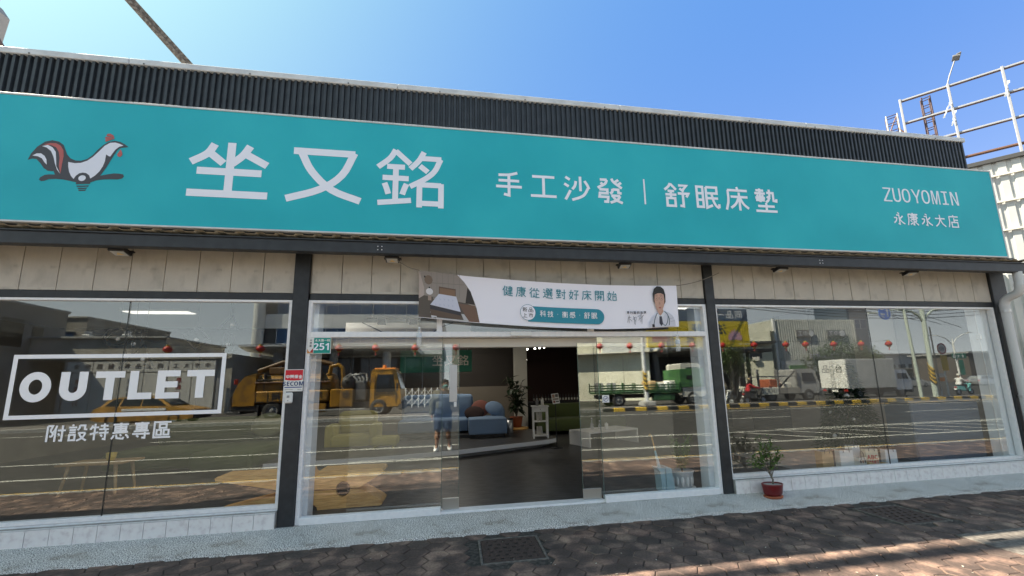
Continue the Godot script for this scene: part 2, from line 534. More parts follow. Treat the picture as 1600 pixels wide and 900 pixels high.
func materials() -> void:
	var fine := noise_tex(0.09, [], 512, FastNoiseLite.TYPE_SIMPLEX_SMOOTH, 3, 5)
	var grit := noise_tex(0.35, [], 512, FastNoiseLite.TYPE_SIMPLEX, 2, 6)
	# pavers, terrace, road
	var pav := noise_tex(0.007, [[0.0, 0.058, 0.044, 0.040], [0.40, 0.090, 0.066, 0.058], [0.55, 0.13, 0.092, 0.079], [0.68, 0.22, 0.15, 0.122], [1.0, 0.35, 0.265, 0.20]], 1024, FastNoiseLite.TYPE_SIMPLEX_SMOOTH, 5, 3)
	var speck := noise_tex(0.16, [[0.2, 0.66, 0.66, 0.66], [0.5, 0.95, 0.95, 0.95], [0.8, 1.0, 1.0, 1.0]], 512, FastNoiseLite.TYPE_SIMPLEX, 3, 12)
	for k in 6:
		var v: float = [0.88, 0.95, 1.0, 1.05, 0.97, 1.1][k]
		var m := nmat("paver%d" % k, pav, 2.6, 0.85, 0.0, Color(v, v * [1.0, 0.98, 0.97, 1.0, 0.96, 0.98][k], v * [1.0, 0.97, 0.95, 0.98, 0.95, 0.96][k]))
		m.detail_enabled = true
		m.detail_blend_mode = BaseMaterial3D.BLEND_MODE_MUL
		m.detail_albedo = speck
		m.uv2_triplanar = true
		m.uv2_world_triplanar = true
		m.uv2_scale = Vector3.ONE / 0.7
		bumpy(m, grit, 0.25)
	bumpy(nmat("grout", noise_tex(0.05, [[0.3, 0.03, 0.026, 0.024], [0.7, 0.08, 0.07, 0.06]], 256), 0.8, 0.95), grit, 0.3)
	bumpy(nmat("pebble", noise_tex(0.085, [[0.0, 0.08, 0.077, 0.072], [0.34, 0.20, 0.19, 0.18], [0.47, 0.66, 0.635, 0.60], [0.64, 0.86, 0.83, 0.79], [1.0, 0.92, 0.89, 0.85]], 1024, FastNoiseLite.TYPE_SIMPLEX, 2, 8), 1.35, 0.75), noise_tex(0.085, [], 1024, FastNoiseLite.TYPE_SIMPLEX, 2, 8), 0.35)
	M.pebble.detail_enabled = true
	M.pebble.detail_blend_mode = BaseMaterial3D.BLEND_MODE_MUL
	M.pebble.detail_albedo = noise_tex(0.008, [[0.12, 0.62, 0.58, 0.54], [0.3, 0.92, 0.915, 0.905], [0.7, 1.0, 1.0, 1.0]], 512, FastNoiseLite.TYPE_SIMPLEX_SMOOTH, 5, 21)
	M.pebble.uv2_triplanar = true
	M.pebble.uv2_world_triplanar = true
	M.pebble.uv2_scale = Vector3.ONE / 3.1
	bumpy(nmat("asphalt", noise_tex(0.2, [[0.2, 0.040, 0.037, 0.033], [0.8, 0.075, 0.069, 0.061]], 512, FastNoiseLite.TYPE_SIMPLEX, 3, 9), 2.6, 0.85), grit, 0.3)
	M.asphalt.detail_enabled = true
	M.asphalt.detail_blend_mode = BaseMaterial3D.BLEND_MODE_MUL
	M.asphalt.detail_albedo = noise_tex(0.01, [[0.3, 0.65, 0.65, 0.65], [0.7, 1.0, 1.0, 1.0]], 512, FastNoiseLite.TYPE_SIMPLEX_SMOOTH, 4, 22)
	M.asphalt.uv2_triplanar = true
	M.asphalt.uv2_world_triplanar = true
	M.asphalt.uv2_scale = Vector3(1.0 / 23.0, 1, 1.0 / 9.0)
	nmat("road_white", noise_tex(0.06, [[0.25, 0.12, 0.115, 0.105], [0.42, 0.5, 0.49, 0.44], [0.6, 0.66, 0.65, 0.58]], 512, FastNoiseLite.TYPE_SIMPLEX_SMOOTH, 5, 17), 2.3, 0.7)
	nmat("road_yellow", noise_tex(0.06, [[0.3, 0.4, 0.25, 0.06], [0.5, 0.72, 0.45, 0.08]], 256), 1.7, 0.7)
	nmat("concrete", noise_tex(0.02, [[0.2, 0.26, 0.255, 0.24], [0.8, 0.42, 0.41, 0.39]], 512), 2.4, 0.85)
	mat("kerb_black", 0.03, 0.03, 0.03, 0.7)
	mat("kerb_yellow", 0.62, 0.40, 0.05, 0.7)
	# shop front
	var tile := noise_tex(0.02, [[0.15, 0.72, 0.68, 0.68], [0.40, 0.82, 0.795, 0.79], [0.7, 0.86, 0.845, 0.835]], 512, FastNoiseLite.TYPE_SIMPLEX_SMOOTH, 5, 31)
	for k in 4:
		var m := nmat("tile%d" % k, tile, 0.8 + 0.1 * k, 0.28)
		m.uv1_offset = Vector3(0.3 * k, 0.2 * k, 0.7 * k)
	for k in 4:
		clad_material(k)
	nmat("dark_paint", noise_tex(0.03, [[0.2, 0.020, 0.023, 0.027], [0.8, 0.031, 0.035, 0.040]], 256), 1.2, 0.5)
	nmat("ribs_black", noise_tex(0.02, [[0.2, 0.022, 0.027, 0.033], [0.8, 0.035, 0.041, 0.048]], 256), 1.0, 0.42)
	nmat("cap_metal", noise_tex(0.02, [[0.2, 0.56, 0.57, 0.58], [0.8, 0.68, 0.69, 0.70]], 256), 1.5, 0.45)
	nmat("white_frame", noise_tex(0.04, [[0.2, 0.82, 0.83, 0.85], [0.8, 0.90, 0.90, 0.91]], 256), 0.9, 0.35)
	mat("black_plastic", 0.015, 0.015, 0.016, 0.45)
	mat("silicone", 0.02, 0.025, 0.025, 0.4)
	mat("steel", 0.52, 0.50, 0.46, 0.32, 0.85)
	nmat("cream_sheet", noise_tex(0.03, [[0.2, 0.40, 0.36, 0.28], [0.8, 0.62, 0.58, 0.48]], 256), 0.7, 0.6)
	nmat("teal_sign", noise_tex(0.005, [[0.15, 0.030, 0.445, 0.525], [0.5, 0.034, 0.475, 0.555], [0.85, 0.040, 0.505, 0.58]], 512, FastNoiseLite.TYPE_SIMPLEX_SMOOTH, 5, 44), 4.0, 0.5)
	M.teal_sign.metallic_specular = 0.3
	for c in [["truck_yellow", 0.36, 0.175, 0.012], ["taxi_yellow", 0.40, 0.20, 0.018], ["green_paint", 0.075, 0.21, 0.06], ["rail_green", 0.04, 0.115, 0.035]]:   # painted metal with road dirt
		nmat(c[0], noise_tex(0.012, [[0.1, c[1] * 0.55, c[2] * 0.57, c[3] * 0.8 + 0.01], [0.5, c[1] * 0.88, c[2] * 0.88, c[3]], [0.8, c[1], c[2], c[3]]], 256, FastNoiseLite.TYPE_SIMPLEX_SMOOTH, 5, 61), 2.2, 0.35)
	mat("letter_white", 0.90, 0.91, 1.0, 0.5)
	mat("film_white", 0.96, 0.97, 1.0, 0.45)
	ink("print", 0.5)
	ink("gloss_print", 0.3)
	# glass
	var w := Image.create(4, 4, false, Image.FORMAT_RGBA8)
	w.fill(Color.WHITE)
	var wt := ImageTexture.create_from_image(w)
	var g := mat("glass", 0.9, 0.95, 0.93, 0.0, 1.0)     # sun-reflecting coated pane
	g.albedo_texture = wt
	g.transparency = BaseMaterial3D.TRANSPARENCY_ALPHA
	g.albedo_color.a = 0.10
	var wave := noise_tex(0.006, [], 512, FastNoiseLite.TYPE_SIMPLEX_SMOOTH, 1, 70)
	wave.as_normal_map = true
	wave.bump_strength = 1.0
	g.normal_enabled = true
	g.normal_texture = wave
	g.normal_scale = 0.02
	g.uv1_triplanar = true
	g.uv1_world_triplanar = true
	g.uv1_scale = Vector3.ONE / 3.7
	var pg := mat("clear_glass", 0.95, 0.97, 0.97, 0.02)
	pg.transparency = BaseMaterial3D.TRANSPARENCY_ALPHA
	pg.albedo_color.a = 0.08
	mat("dark_glass", 0.012, 0.016, 0.02, 0.06)
	mat("blue_glass", 0.02, 0.055, 0.13, 0.12)
	# general colours
	for c in [["white", 0.78, 0.78, 0.76], ["offwhite", 0.62, 0.60, 0.54], ["pale", 0.70, 0.69, 0.60], ["grey", 0.30, 0.30, 0.30], ["mid_grey", 0.18, 0.18, 0.18], ["dark_grey", 0.06, 0.06, 0.062], ["black", 0.012, 0.012, 0.013], ["red", 0.42, 0.03, 0.025], ["orange", 0.72, 0.25, 0.03], ["ladder_brown", 0.07, 0.04, 0.045], ["deep_green", 0.01, 0.15, 0.10], ["road_blue", 0.05, 0.19, 0.68], ["rubber", 0.02, 0.02, 0.02], ["alu", 0.55, 0.56, 0.57], ["pole_green", 0.50, 0.56, 0.50], ["pvc", 0.60, 0.61, 0.62], ["terracotta", 0.36, 0.10, 0.045], ["maroon", 0.16, 0.012, 0.014], ["blue_sofa", 0.18, 0.27, 0.42], ["green_sofa", 0.075, 0.10, 0.028], ["yellow_cloth", 0.40, 0.36, 0.10], ["rust", 0.17, 0.09, 0.06], ["teal_scooter", 0.20, 0.55, 0.55], ["sky_plastic", 0.40, 0.62, 0.70], ["kraft", 0.48, 0.33, 0.16], ["soil", 0.06, 0.045, 0.035], ["slate_blue", 0.075, 0.105, 0.15], ["grey_wood", 0.26, 0.24, 0.22]]:
		mat(c[0], c[1], c[2], c[3], 0.55)
	for k in ["teal_scooter", "maroon"]:
		M[k].roughness = 0.3
	M.rubber.roughness = 0.85
	for k in ["blue_sofa", "green_sofa", "yellow_cloth"]:
		M[k].roughness = 0.9
		M[k].rim_enabled = true
		M[k].rim = 0.4
		bumpy(M[k], grit, 0.15)
		M[k].uv1_triplanar = true
		M[k].uv1_scale = Vector3.ONE * 2.5
	M.alu.metallic = 0.7
	M.alu.roughness = 0.35
	var lamp := mat("lamp_glow", 0.9, 0.9, 0.9, 0.5)
	lamp.emission_enabled = true
	lamp.emission = Color(1.0, 0.98, 0.92)
	lamp.emission_energy_multiplier = 0.28
	var spot := mat("spot_glow", 0.9, 0.9, 0.9, 0.5)
	spot.emission_enabled = true
	spot.emission = Color(1.0, 0.97, 0.9)
	spot.emission_energy_multiplier = 3.0
	# wood: long streaks
	for c in [["oak", [0.70, 0.37, 0.11], [0.92, 0.55, 0.19]], ["pale_oak", [0.42, 0.27, 0.12], [0.52, 0.36, 0.18]], ["floor_wood", [0.036, 0.034, 0.033], [0.095, 0.09, 0.09]]]:
		var m := nmat(c[0], noise_tex(0.02, [[0.25, c[1][0], c[1][1], c[1][2]], [0.7, c[2][0], c[2][1], c[2][2]]], 512, FastNoiseLite.TYPE_SIMPLEX_SMOOTH, 5, 40), 1.0, 0.5)
		m.uv1_scale = Vector3(0.35, 4.0, 4.0)
	M.floor_wood.uv1_scale = Vector3(0.3, 1, 2.4)
	M.floor_wood.roughness = 0.38
	# leaves
	for c in [["leaf", 0.085, 0.15, 0.032], ["leaf_light", 0.11, 0.17, 0.04], ["leaf_dark", 0.018, 0.035, 0.014], ["leaf_street", 0.05, 0.085, 0.02], ["needle", 0.012, 0.03, 0.014]]:
		var m := mat(c[0], c[1], c[2], c[3], 0.5)
		m.backlight_enabled = true
		m.backlight = L(c[1] * 0.8, c[2] * 0.8, c[3] * 0.5)
	M.needle.metallic_specular = 0.1
	M.needle.roughness = 0.9
	nmat("bark", noise_tex(0.05, [[0.2, 0.10, 0.085, 0.065], [0.8, 0.30, 0.27, 0.22]], 256), 0.7, 0.9)
	# far facades
	nmat("grey_render", noise_tex(0.01, [[0.2, 0.22, 0.205, 0.18], [0.8, 0.33, 0.31, 0.28]], 512), 9.0, 0.85)
	nmat("tan_render", noise_tex(0.01, [[0.2, 0.36, 0.33, 0.27], [0.8, 0.5, 0.46, 0.39]], 512), 9.0, 0.85)
	nmat("pale_render", noise_tex(0.01, [[0.2, 0.66, 0.64, 0.50], [0.8, 0.78, 0.76, 0.62]], 512), 9.0, 0.8)
	nmat("office_panel", noise_tex(0.01, [[0.2, 0.46, 0.47, 0.48], [0.8, 0.58, 0.59, 0.60]], 512), 7.0, 0.5)
	nmat("white_sheet", noise_tex(0.015, [[0.2, 0.42, 0.43, 0.43], [0.8, 0.52, 0.53, 0.52]], 256), 3.0, 0.5)
	nmat("grey_sheet", noise_tex(0.015, [[0.2, 0.42, 0.43, 0.40], [0.8, 0.55, 0.56, 0.53]], 256), 5.0, 0.6)

func clad_material(k: int) -> void:
	var im := Image.create(256, 256, false, Image.FORMAT_RGBA8)
	var n := FastNoiseLite.new()
	n.seed = 50 + k
	n.frequency = 0.012
	n.fractal_octaves = 5
	var n2 := FastNoiseLite.new()
	n2.seed = 90 + k
	n2.frequency = 0.05
	for y in 256:
		for x in 256:
			var v := 0.90 + 0.10 * n.get_noise_2d(x, y) + 0.025 * n2.get_noise_2d(x * 4.0, y * 0.3)
			var fx := fposmod(x / 64.0 + 0.5, 1.0) - 0.5 + n2.get_noise_2d(y, x) * 0.1
			var fy := (y / 256.0 - 0.83 - 0.012 * n.get_noise_2d(x * 3.0, 7.0)) * 4.0
			var amount: float = [0.34, 0.12, 0.45, 0.0][(x / 64 + k) % 4]
			var smudge := exp(-(pow(fx / 0.17, 2.0) + pow(fy / 0.05, 2.0))) * amount
			v *= 1.0 - 0.65 * smudge * (0.7 + 0.6 * n2.get_noise_2d(x * 2.0, y * 2.0))
			v *= 1.0 - 0.22 * clampf(n.get_noise_2d(x * 2.0 + 300.0, y * 1.2) * 1.6 - 0.2, 0.0, 1.0)
			im.set_pixel(x, y, Color(0.58 * v, 0.54 * v, 0.47 * v).linear_to_srgb())
	nmat("clad%d" % k, ImageTexture.create_from_image(im), 1.36, 0.6)

# ---------- pavement, road ----------
func ground() -> void:
	var b := B.new()
	b.bx(-60, 70, -0.3, -0.012, -20, 3.02)
	struct(done(b, "ground", M.grout))
	b = B.new()
	b.quad(Vector3(-600, -0.03, 3.0), Vector3(600, -0.03, 3.0), Vector3(600, -0.03, 700), Vector3(-600, -0.03, 700))
	struct(done(b, "road", M.asphalt))
	# six-sided pavers
	var shapes := []
	for k in 6:
		b = B.new()
		hex_paver(b, Vector3.ZERO, k)
		b.st.generate_normals()
		shapes.append(b.st.commit())
	var pavement := Node3D.new()
	pavement.name = "pavement"
	add_child(pavement)
	struct(pavement)
	var rest := B.new()
	var n := 0
	for j in range(-1, 16):
		for i in range(-76, 96):
			var p := Vector3(i * 0.1875, 0, 0.42 + j * 0.2165 + (0.10825 if i % 2 else 0.0))
			if p.z > 2.97:
				continue
			if p.z < 0.42 or in_grate(p):
				continue
			var seen := p.x > -4.6 and p.x < 8.8 and p.z < 1.02 + 0.226 * p.x and p.z > 0.46
			if seen and n < 300:
				n += 1
				var o := MeshInstance3D.new()
				o.name = "paver"
				var k := rng.randi() % 6
				o.mesh = shapes[k]
				o.material_override = M["paver%d" % (rng.randi() % 6)]
				o.position = p + Vector3(rng.randf_range(-0.003, 0.003), rng.randf_range(-0.004, 0.002), rng.randf_range(-0.003, 0.003))
				o.rotation = Vector3(rng.randf_range(-0.012, 0.012), PI / 3.0 * (rng.randi() % 6), rng.randf_range(-0.012, 0.012))
				pavement.add_child(o, true)
			else:
				hex_paver(rest, p, rng.randi() % 6)
	var r := done(rest, "pavers", M.paver2, pavement)
	r.set_meta("kind", "stuff")
	# kerb along the road
	b = B.new()
	var x := -30.0
	while x < 50.0:
		b.bx(x, x + 0.98, -0.2, 0.0, 3.0, 3.12, 0.008)
		x += 1.0
	struct(done(b, "kerb", M.concrete))
	# pebble-dashed step along the shop front
	b = B.new()
	var wob := FastNoiseLite.new()
	wob.frequency = 0.9
	var i := 0
	var step := 0.06
	x = -11.0
	var last := []
	while x < 9.6:
		var j1 := wob.get_noise_2d(x, 0.0) * 0.03 + wob.get_noise_2d(x * 7.0, 9.0) * 0.008
		var row := [Vector3(x, 0.088, -0.3), Vector3(x, 0.088, 0.12), Vector3(x, 0.062, 0.26), Vector3(x, 0.034, 0.42 + j1 * 0.5), Vector3(x, 0.022, 0.505 + j1), Vector3(x, -0.02, 0.525 + j1)]
		if last.size():
			for k in 5:
				b.fq(last[k], row[k], row[k + 1], last[k + 1], Vector3(0, 1, 0.3))
		last = row
		x += step
		i += 1
	struct(done(b, "doorstep", M.pebble))
	# painted lines on the road, each a sheet 4 mm up
	var lines := [["yellow_line", 3.25, 0.10, -40.0, 60.0, 0.0, "road_yellow"], ["white_line", 4.56, 0.14, -40.0, 60.0, 0.0, "road_white"], ["white_line", 6.62, 0.12, -40.0, 60.0, 0.0, "road_white"], ["white_line", 6.86, 0.10, 10.0, 60.0, 0.0, "road_white"], ["lane_mark", 10.75, 0.13, -40.0, 60.0, 4.0, "road_white"], ["white_line", 14.8, 0.14, -40.0, 60.0, 0.0, "road_white"]]
	for l in lines:
		b = B.new()
		if l[5] > 0.0:
			x = l[3]
			while x < l[4]:
				b.box(Vector3(x + l[5] * 0.5, -0.0275, l[1]), Vector3(l[5], 0.003, l[2]))
				x += l[5] * 2.5
		else:
			b.box(Vector3((l[3] + l[4]) * 0.5, -0.0275, l[1]), Vector3(l[4] - l[3], 0.003, l[2]))
		struct(done(b, l[0], M[l[6]]))
	b = B.new()
	for k in 16:   # hatching between the double lines
		var c := Vector3(7.6 + k * 1.5, -0.0245, 5.6)
		b.box(c, Vector3(2.2, 0.003, 0.10), 0.0, Basis(Vector3.UP, 0.95))
	struct(done(b, "hatching", M.road_white))
	b = B.new()
	for k in 9:
		b.box(Vector3(12 + k * 4.1, -0.0275, 16.2), Vector3(2.6, 0.003, 0.22), 0.0, Basis(Vector3.UP, 0.06))
	struct(done(b, "yellow_arrows", M.road_yellow))

func in_grate(p: Vector3) -> bool:
	return (absf(p.x - 0.515) < 0.36 and absf(p.z - 0.965) < 0.36) or (absf(p.x - 4.96) < 0.36 and absf(p.z - 0.99) < 0.36)

func hex_paver(b: B, c: Vector3, k: int) -> void:
	var top := []
	var rim := []
	var low := []
	for i in 6:
		var a := TAU * i / 6.0
		var wig := 1.0 + 0.012 * sin(k * 3.0 + i * 2.1)
		var d := Vector3(cos(a), 0, sin(a)) * wig
		top.append(c + d * 0.1145)
		rim.append(c + d * 0.1215 + Vector3(0, -0.005, 0))
		low.append(c + d * 0.1215 + Vector3(0, -0.03, 0))
	for i in 6:
		var m := (i + 1) % 6
		b.ft(c + Vector3(0, 0.001, 0), top[i], top[m], Vector3.UP)
		b.fq(top[i], top[m], rim[m], rim[i], top[i] + top[m] - c * 2.0 + Vector3.UP * 0.2)
		b.fq(rim[i], rim[m], low[m], low[i], top[i] + top[m] - c * 2.0)

# ---------- the shop building ----------
func shop() -> void:
	var s := thing("furniture_store", "long single-storey furniture shop with glass front, dark pillars and black ribbed parapet", "shop", Vector3(3, 0, 0))
	var o := s.position
	var X0 := -10.0
	var X1 := 8.62
	var b := B.new(o)
	b.bx(X0, X1, 2.69, 5.36, -0.2, 0.0)                     # wall above the windows
	done(b, "wall", M.tan_render, s)
	b = B.new(o)
	b.bx(X0 - 0.2, X0, 0.0, 5.36, -13, 0.0)
	done(b, "wall", M.tan_render, s)
	b = B.new(o)
	b.bx(X1, X1 + 0.15, 0.0, 4.6, -13, -0.02)
	done(b, "wall", M.tan_render, s)
	b = B.new(o)
	b.bx(X1 - 0.03, X1 - 0.004, 0.105, 3.25, -12.9, -0.3)
	done(b, "inner_lining", mat("lining", 0.10, 0.11, 0.12, 0.7), s)
	for z in [-1.6, -3.6, -6.0]:
		b = B.new(o)
		b.bx(X1 - 0.05, X1 - 0.03, 0.105, 3.25, z - 0.9, z)
		done(b, "lining_panel", M.mid_grey, s)
	for jx in [[3.30, 3.42], [-1.75, -1.66]]:
		b = B.new(o)
		b.bx(jx[0], jx[1], 0.105, 2.6, -0.26, -0.062, 0.004)
		done(b, "jamb_lining", mat("pale_lining", 0.74, 0.79, 0.82, 0.6), s)
	b = B.new(o)
	b.bx(X0, X1, 0.0, 4.6, -13.2, -13)
	done(b, "wall", M.tan_render, s)
	b = B.new(o)
	b.bx(X0, -6.4, 0.09, 2.69, -0.2, 0.0)
	done(b, "wall", M.tan_render, s)
	b = B.new(o)
	b.bx(X0, X1, 4.3, 4.5, -13, -0.2)
	done(b, "roof", M.concrete, s)
	b = B.new(o)
	b.bx(X0, X1, -0.1, 0.105, -13, -0.1)
	done(b, "floor", M.floor_wood, s)
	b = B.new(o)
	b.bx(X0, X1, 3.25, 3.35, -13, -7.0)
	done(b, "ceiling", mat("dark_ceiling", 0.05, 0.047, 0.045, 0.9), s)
	b = B.new(o)
	b.bx(X0, X1, 3.25, 3.35, -7.0, -0.2)
	done(b, "ceiling", mat("ceiling", 0.80, 0.80, 0.78, 0.9), s)
	b = B.new(o)
	b.bx(X0, X1, 0.10, 3.25, -13, -12.9)
	done(b, "rear_wall", mat("rear_wall", 0.045, 0.022, 0.018, 0.8), s)
	# beige cladding panels
	for span in [[-6.4, -1.93], [-1.74, 3.42], [3.565, 8.5]]:
		var n := int(round((span[1] - span[0]) / 0.34))
		var p: float = (span[1] - span[0]) / n
		for i in n:
			b = B.new(o)
			var xa: float = span[0] + i * p
			b.bx(xa + 0.0035, xa + p - 0.0035, 2.69, 3.24, -0.01, 0.022 + rng.randf_range(0, 0.003), 0.002)
			done(b, "cladding_panel", M["clad%d" % (rng.randi() % 4)], s)
	# dark steel
	for span in [[-6.4, -1.93], [-1.74, 3.42], [3.565, 8.5]]:
		b = B.new(o)
		b.bx(span[0], span[1], 2.605, 2.685, -0.1, 0.035, 0.004)
		done(b, "lintel", M.dark_paint, s)
	for px in [[-1.925, -1.755], [3.425, 3.56], [8.505, 8.80]]:
		b = B.new(o)
		b.bx(px[0], px[1], 0.08, 3.2, -0.1, 0.06, 0.005)
		done(b, "pillar", M.dark_paint, s)
	b = B.new(o)
	b.bx(X0, 9.0, 3.09, 3.225, 0.30, 0.40, 0.006)
	b.bx(X0, 9.0, 3.225, 3.24, 0.28, 0.415)
	b.bx(X0, 9.0, 3.20, 3.215, -0.0, 0.30)
	done(b, "eaves_beam", M.dark_paint, s)
	for bx in [-0.92, 5.0]:
		for dd in [[0.0, 0.02], [0.045, 0.02], [0.0, -0.02], [0.045, -0.02]]:
			b = B.new(o)
			b.ball(Vector3(bx + dd[0], 3.155 + dd[1], 0.40), Vector3.ONE * 0.007, 8, 5)
			done(b, "bolt", M.white_frame, s)
	b = B.new(o)
	b.ribs(Vector3(X0, 3.262, -0.05), Vector3.RIGHT, Vector3(0, 0.02, 0.49), 18.7, 0.20, 0.018, 0.55)
	done(b, "eaves_sheet", M.cream_sheet, s)
	b = B.new(o)
	b.bx(X0, 8.5, 3.285, 3.31, 0.05, 0.40)
	done(b, "eaves_flashing", M.dark_grey, s)
	# parapet
	b = B.new(o)
	b.ribs(Vector3(X0, 4.5, 0.13), Vector3.RIGHT, Vector3(0, 0.92, 0), 18.40, 0.0707, 0.028, 0.5)
	b.bx(X0, 8.40, 4.5, 5.42, 0.02, 0.128)
	done(b, "parapet_cladding", M.ribs_black, s)
	for i in 6:
		b = B.new(o)
		var xa := X0 + i * 3.07
		b.bx(xa + 0.002, minf(xa + 3.068, 8.42), 5.413, 5.487, -0.22, 0.175, 0.006)
		done(b, "parapet_cap", M.cap_metal, s)
	var k := 0
	while k < 13:
		b = B.new(o)
		b.ball(Vector3(-6.0 + k * 1.15, 5.425, 0.178), Vector3(0.009, 0.009, 0.006), 8, 5)
		done(b, "cap_screw", M.dark_grey, s)
		k += 1
	# tiled plinth under the windows
	for span in [[-6.4, -1.93], [3.565, 8.62]]:
		b = B.new(o)
		b.bx(span[0], span[1], 0.0, 0.262, -0.12, 0.088)
		done(b, "plinth", M.concrete, s)
		var x: float = span[0]
		if span[0] < 0:
			x = span[1] - 0.205 * 22
		while x < span[1] - 0.03:
			var x1: float = minf(x + 0.202, span[1])
			var m: Material = M["tile%d" % (rng.randi() % 4)]
			b = B.new(o)
			b.bx(x + 0.0015, x1, 0.075, 0.243 + rng.randf_range(-0.001, 0.001), 0.09, 0.102 + rng.randf_range(0, 0.0015), 0.002)
			done(b, "plinth_tile", m, s)
			b = B.new(o)
			b.prism([Vector2(0.004, 0.266), Vector2(0.102, 0.247), Vector2(0.102, 0.25), Vector2(0.004, 0.276)], Transform3D(Basis(Vector3(0, 0, 1), Vector3.UP, Vector3(-1, 0, 0)), Vector3(x1, 0, 0)), x1 - x - 0.0015)
			done(b, "ledge_tile", m, s)
			x += 0.205
	# fixed shop windows
	shop_window(s, -6.36, -1.93, [-3.62])
	shop_window(s, 3.565, 8.5, [6.10])
	entrance(s)

func pane(parent: Node, o: Vector3, x0: float, x1: float, y0: float, y1: float, z := 0.0) -> void:
	var b := B.new(o)
	b.bx(x0, x1, y0, y1, z - 0.004, z + 0.004)
	done(b, "glass_pane", M.glass, parent)

func shop_window(s: Node3D, x0: float, x1: float, joints: Array) -> void:
	var o := s.position
	var b := B.new(o)
	b.bx(x0, x1, 0.276, 0.315, -0.05, 0.03, 0.003)
	b.bx(x0, x1, 2.575, 2.604, -0.05, 0.03, 0.003)
	b.bx(x0, x0 + 0.028, 0.315, 2.575, -0.05, 0.03, 0.003)
	b.bx(x1 - 0.035, x1, 0.315, 2.575, -0.05, 0.03, 0.003)
	var f := done(b, "window_frame", M.white_frame, s)
	var xs := [x0 + 0.02] + joints + [x1 - 0.02]
	for i in xs.size() - 1:
		pane(f, o, xs[i] + 0.003, xs[i + 1] - 0.003, 0.30, 2.59)
	for j in joints:
		b = B.new(o)
		b.bx(j - 0.004, j + 0.004, 0.315, 2.575, -0.006, 0.006)
		done(b, "joint", M.silicone, f)

func entrance(s: Node3D) -> void:
	var o := s.position
	var b := B.new(o)
	var x0 := -1.752
	var x1 := 3.422
	b.bx(x0, x0 + 0.045, 0.09, 2.604, -0.06, 0.035, 0.003)
	b.bx(x1 - 0.05, x1, 0.09, 2.604, -0.06, 0.035, 0.003)
	b.bx(x0 + 0.045, x1 - 0.05, 2.572, 2.604, -0.06, 0.035, 0.003)
	b.bx(x0 + 0.045, x1 - 0.05, 2.156, 2.222, -0.10, 0.045, 0.004)
	for mx in [-0.225, 1.74]:
		b.bx(mx - 0.035, mx + 0.035, 2.222, 2.572, -0.05, 0.03, 0.003)
	b.bx(x0 + 0.045, -0.19, 0.088, 0.165, -0.04, 0.05, 0.004)
	b.bx(1.815, x1 - 0.05, 0.088, 0.165, -0.04, 0.05, 0.004)
	b.bx(-0.19, 1.815, 0.086, 0.112, -0.14, 0.02, 0.003)
	var f := done(b, "entrance_frame", M.white_frame, s)
	for p in [[x0 + 0.04, -0.262], [-0.188, 1.703], [1.777, x1 - 0.045]]:
		pane(f, o, p[0], p[1], 2.215, 2.58)
	pane(f, o, x0 + 0.04, -0.185, 0.16, 2.16)
	pane(f, o, 1.815, x1 - 0.045, 0.16, 2.16)
	b = B.new(o)
	b.bx(0.66, 0.93, 2.160, 2.222, 0.046, 0.075, 0.006)
	done(b, "door_sensor", M.white, s)
	b = B.new(o)
	b.bx(-1.7, 3.37, 2.04, 2.155, -0.22, -0.11, 0.004)
	done(b, "door_rail", M.offwhite, s)
	for d in [[-1.25, 0.02, 1], [1.56, 2.85, -1]]:
		var leaf := Node3D.new()
		leaf.name = "sliding_door"
		s.add_child(leaf, true)
		pane(leaf, o, d[0], d[1], 0.13, 2.08, -0.075)
		b = B.new(o)
		if d[2] > 0:
			b.bx(-0.172, 0.02, 0.118, 0.24, -0.09, -0.06, 0.003)
		else:
			b.bx(1.56, 1.80, 0.118, 0.24, -0.09, -0.06, 0.003)
		done(b, "door_clamp", M.steel, leaf)
		b = B.new(o)
		var ex: float = 0.016 if d[2] > 0 else 1.56
		b.bx(ex, ex + 0.004, 0.24, 2.08, -0.0795, -0.0705)
		done(b, "glass_edge", mat("glass_edge", 0.10, 0.16, 0.145, 0.15), leaf)
	for ex in [-0.1865, 1.8095]:
		b = B.new(o)
		b.bx(ex, ex + 0.004, 0.12, 2.155, -0.006, 0.006)
		done(b, "glass_edge", M.glass_edge, s)
	# intercom and switch strip on the leaf
	b = B.new(o)
	b.bx(-0.10, -0.005, 1.36, 1.82, -0.068, -0.052, 0.006)
	done(b, "door_plate", M.alu, s)
	b = B.new(o)
	b.bx(-0.045, -0.01, 1.30, 1.36, -0.068, -0.05, 0.005)
	done(b, "door_switch", M.white, s)

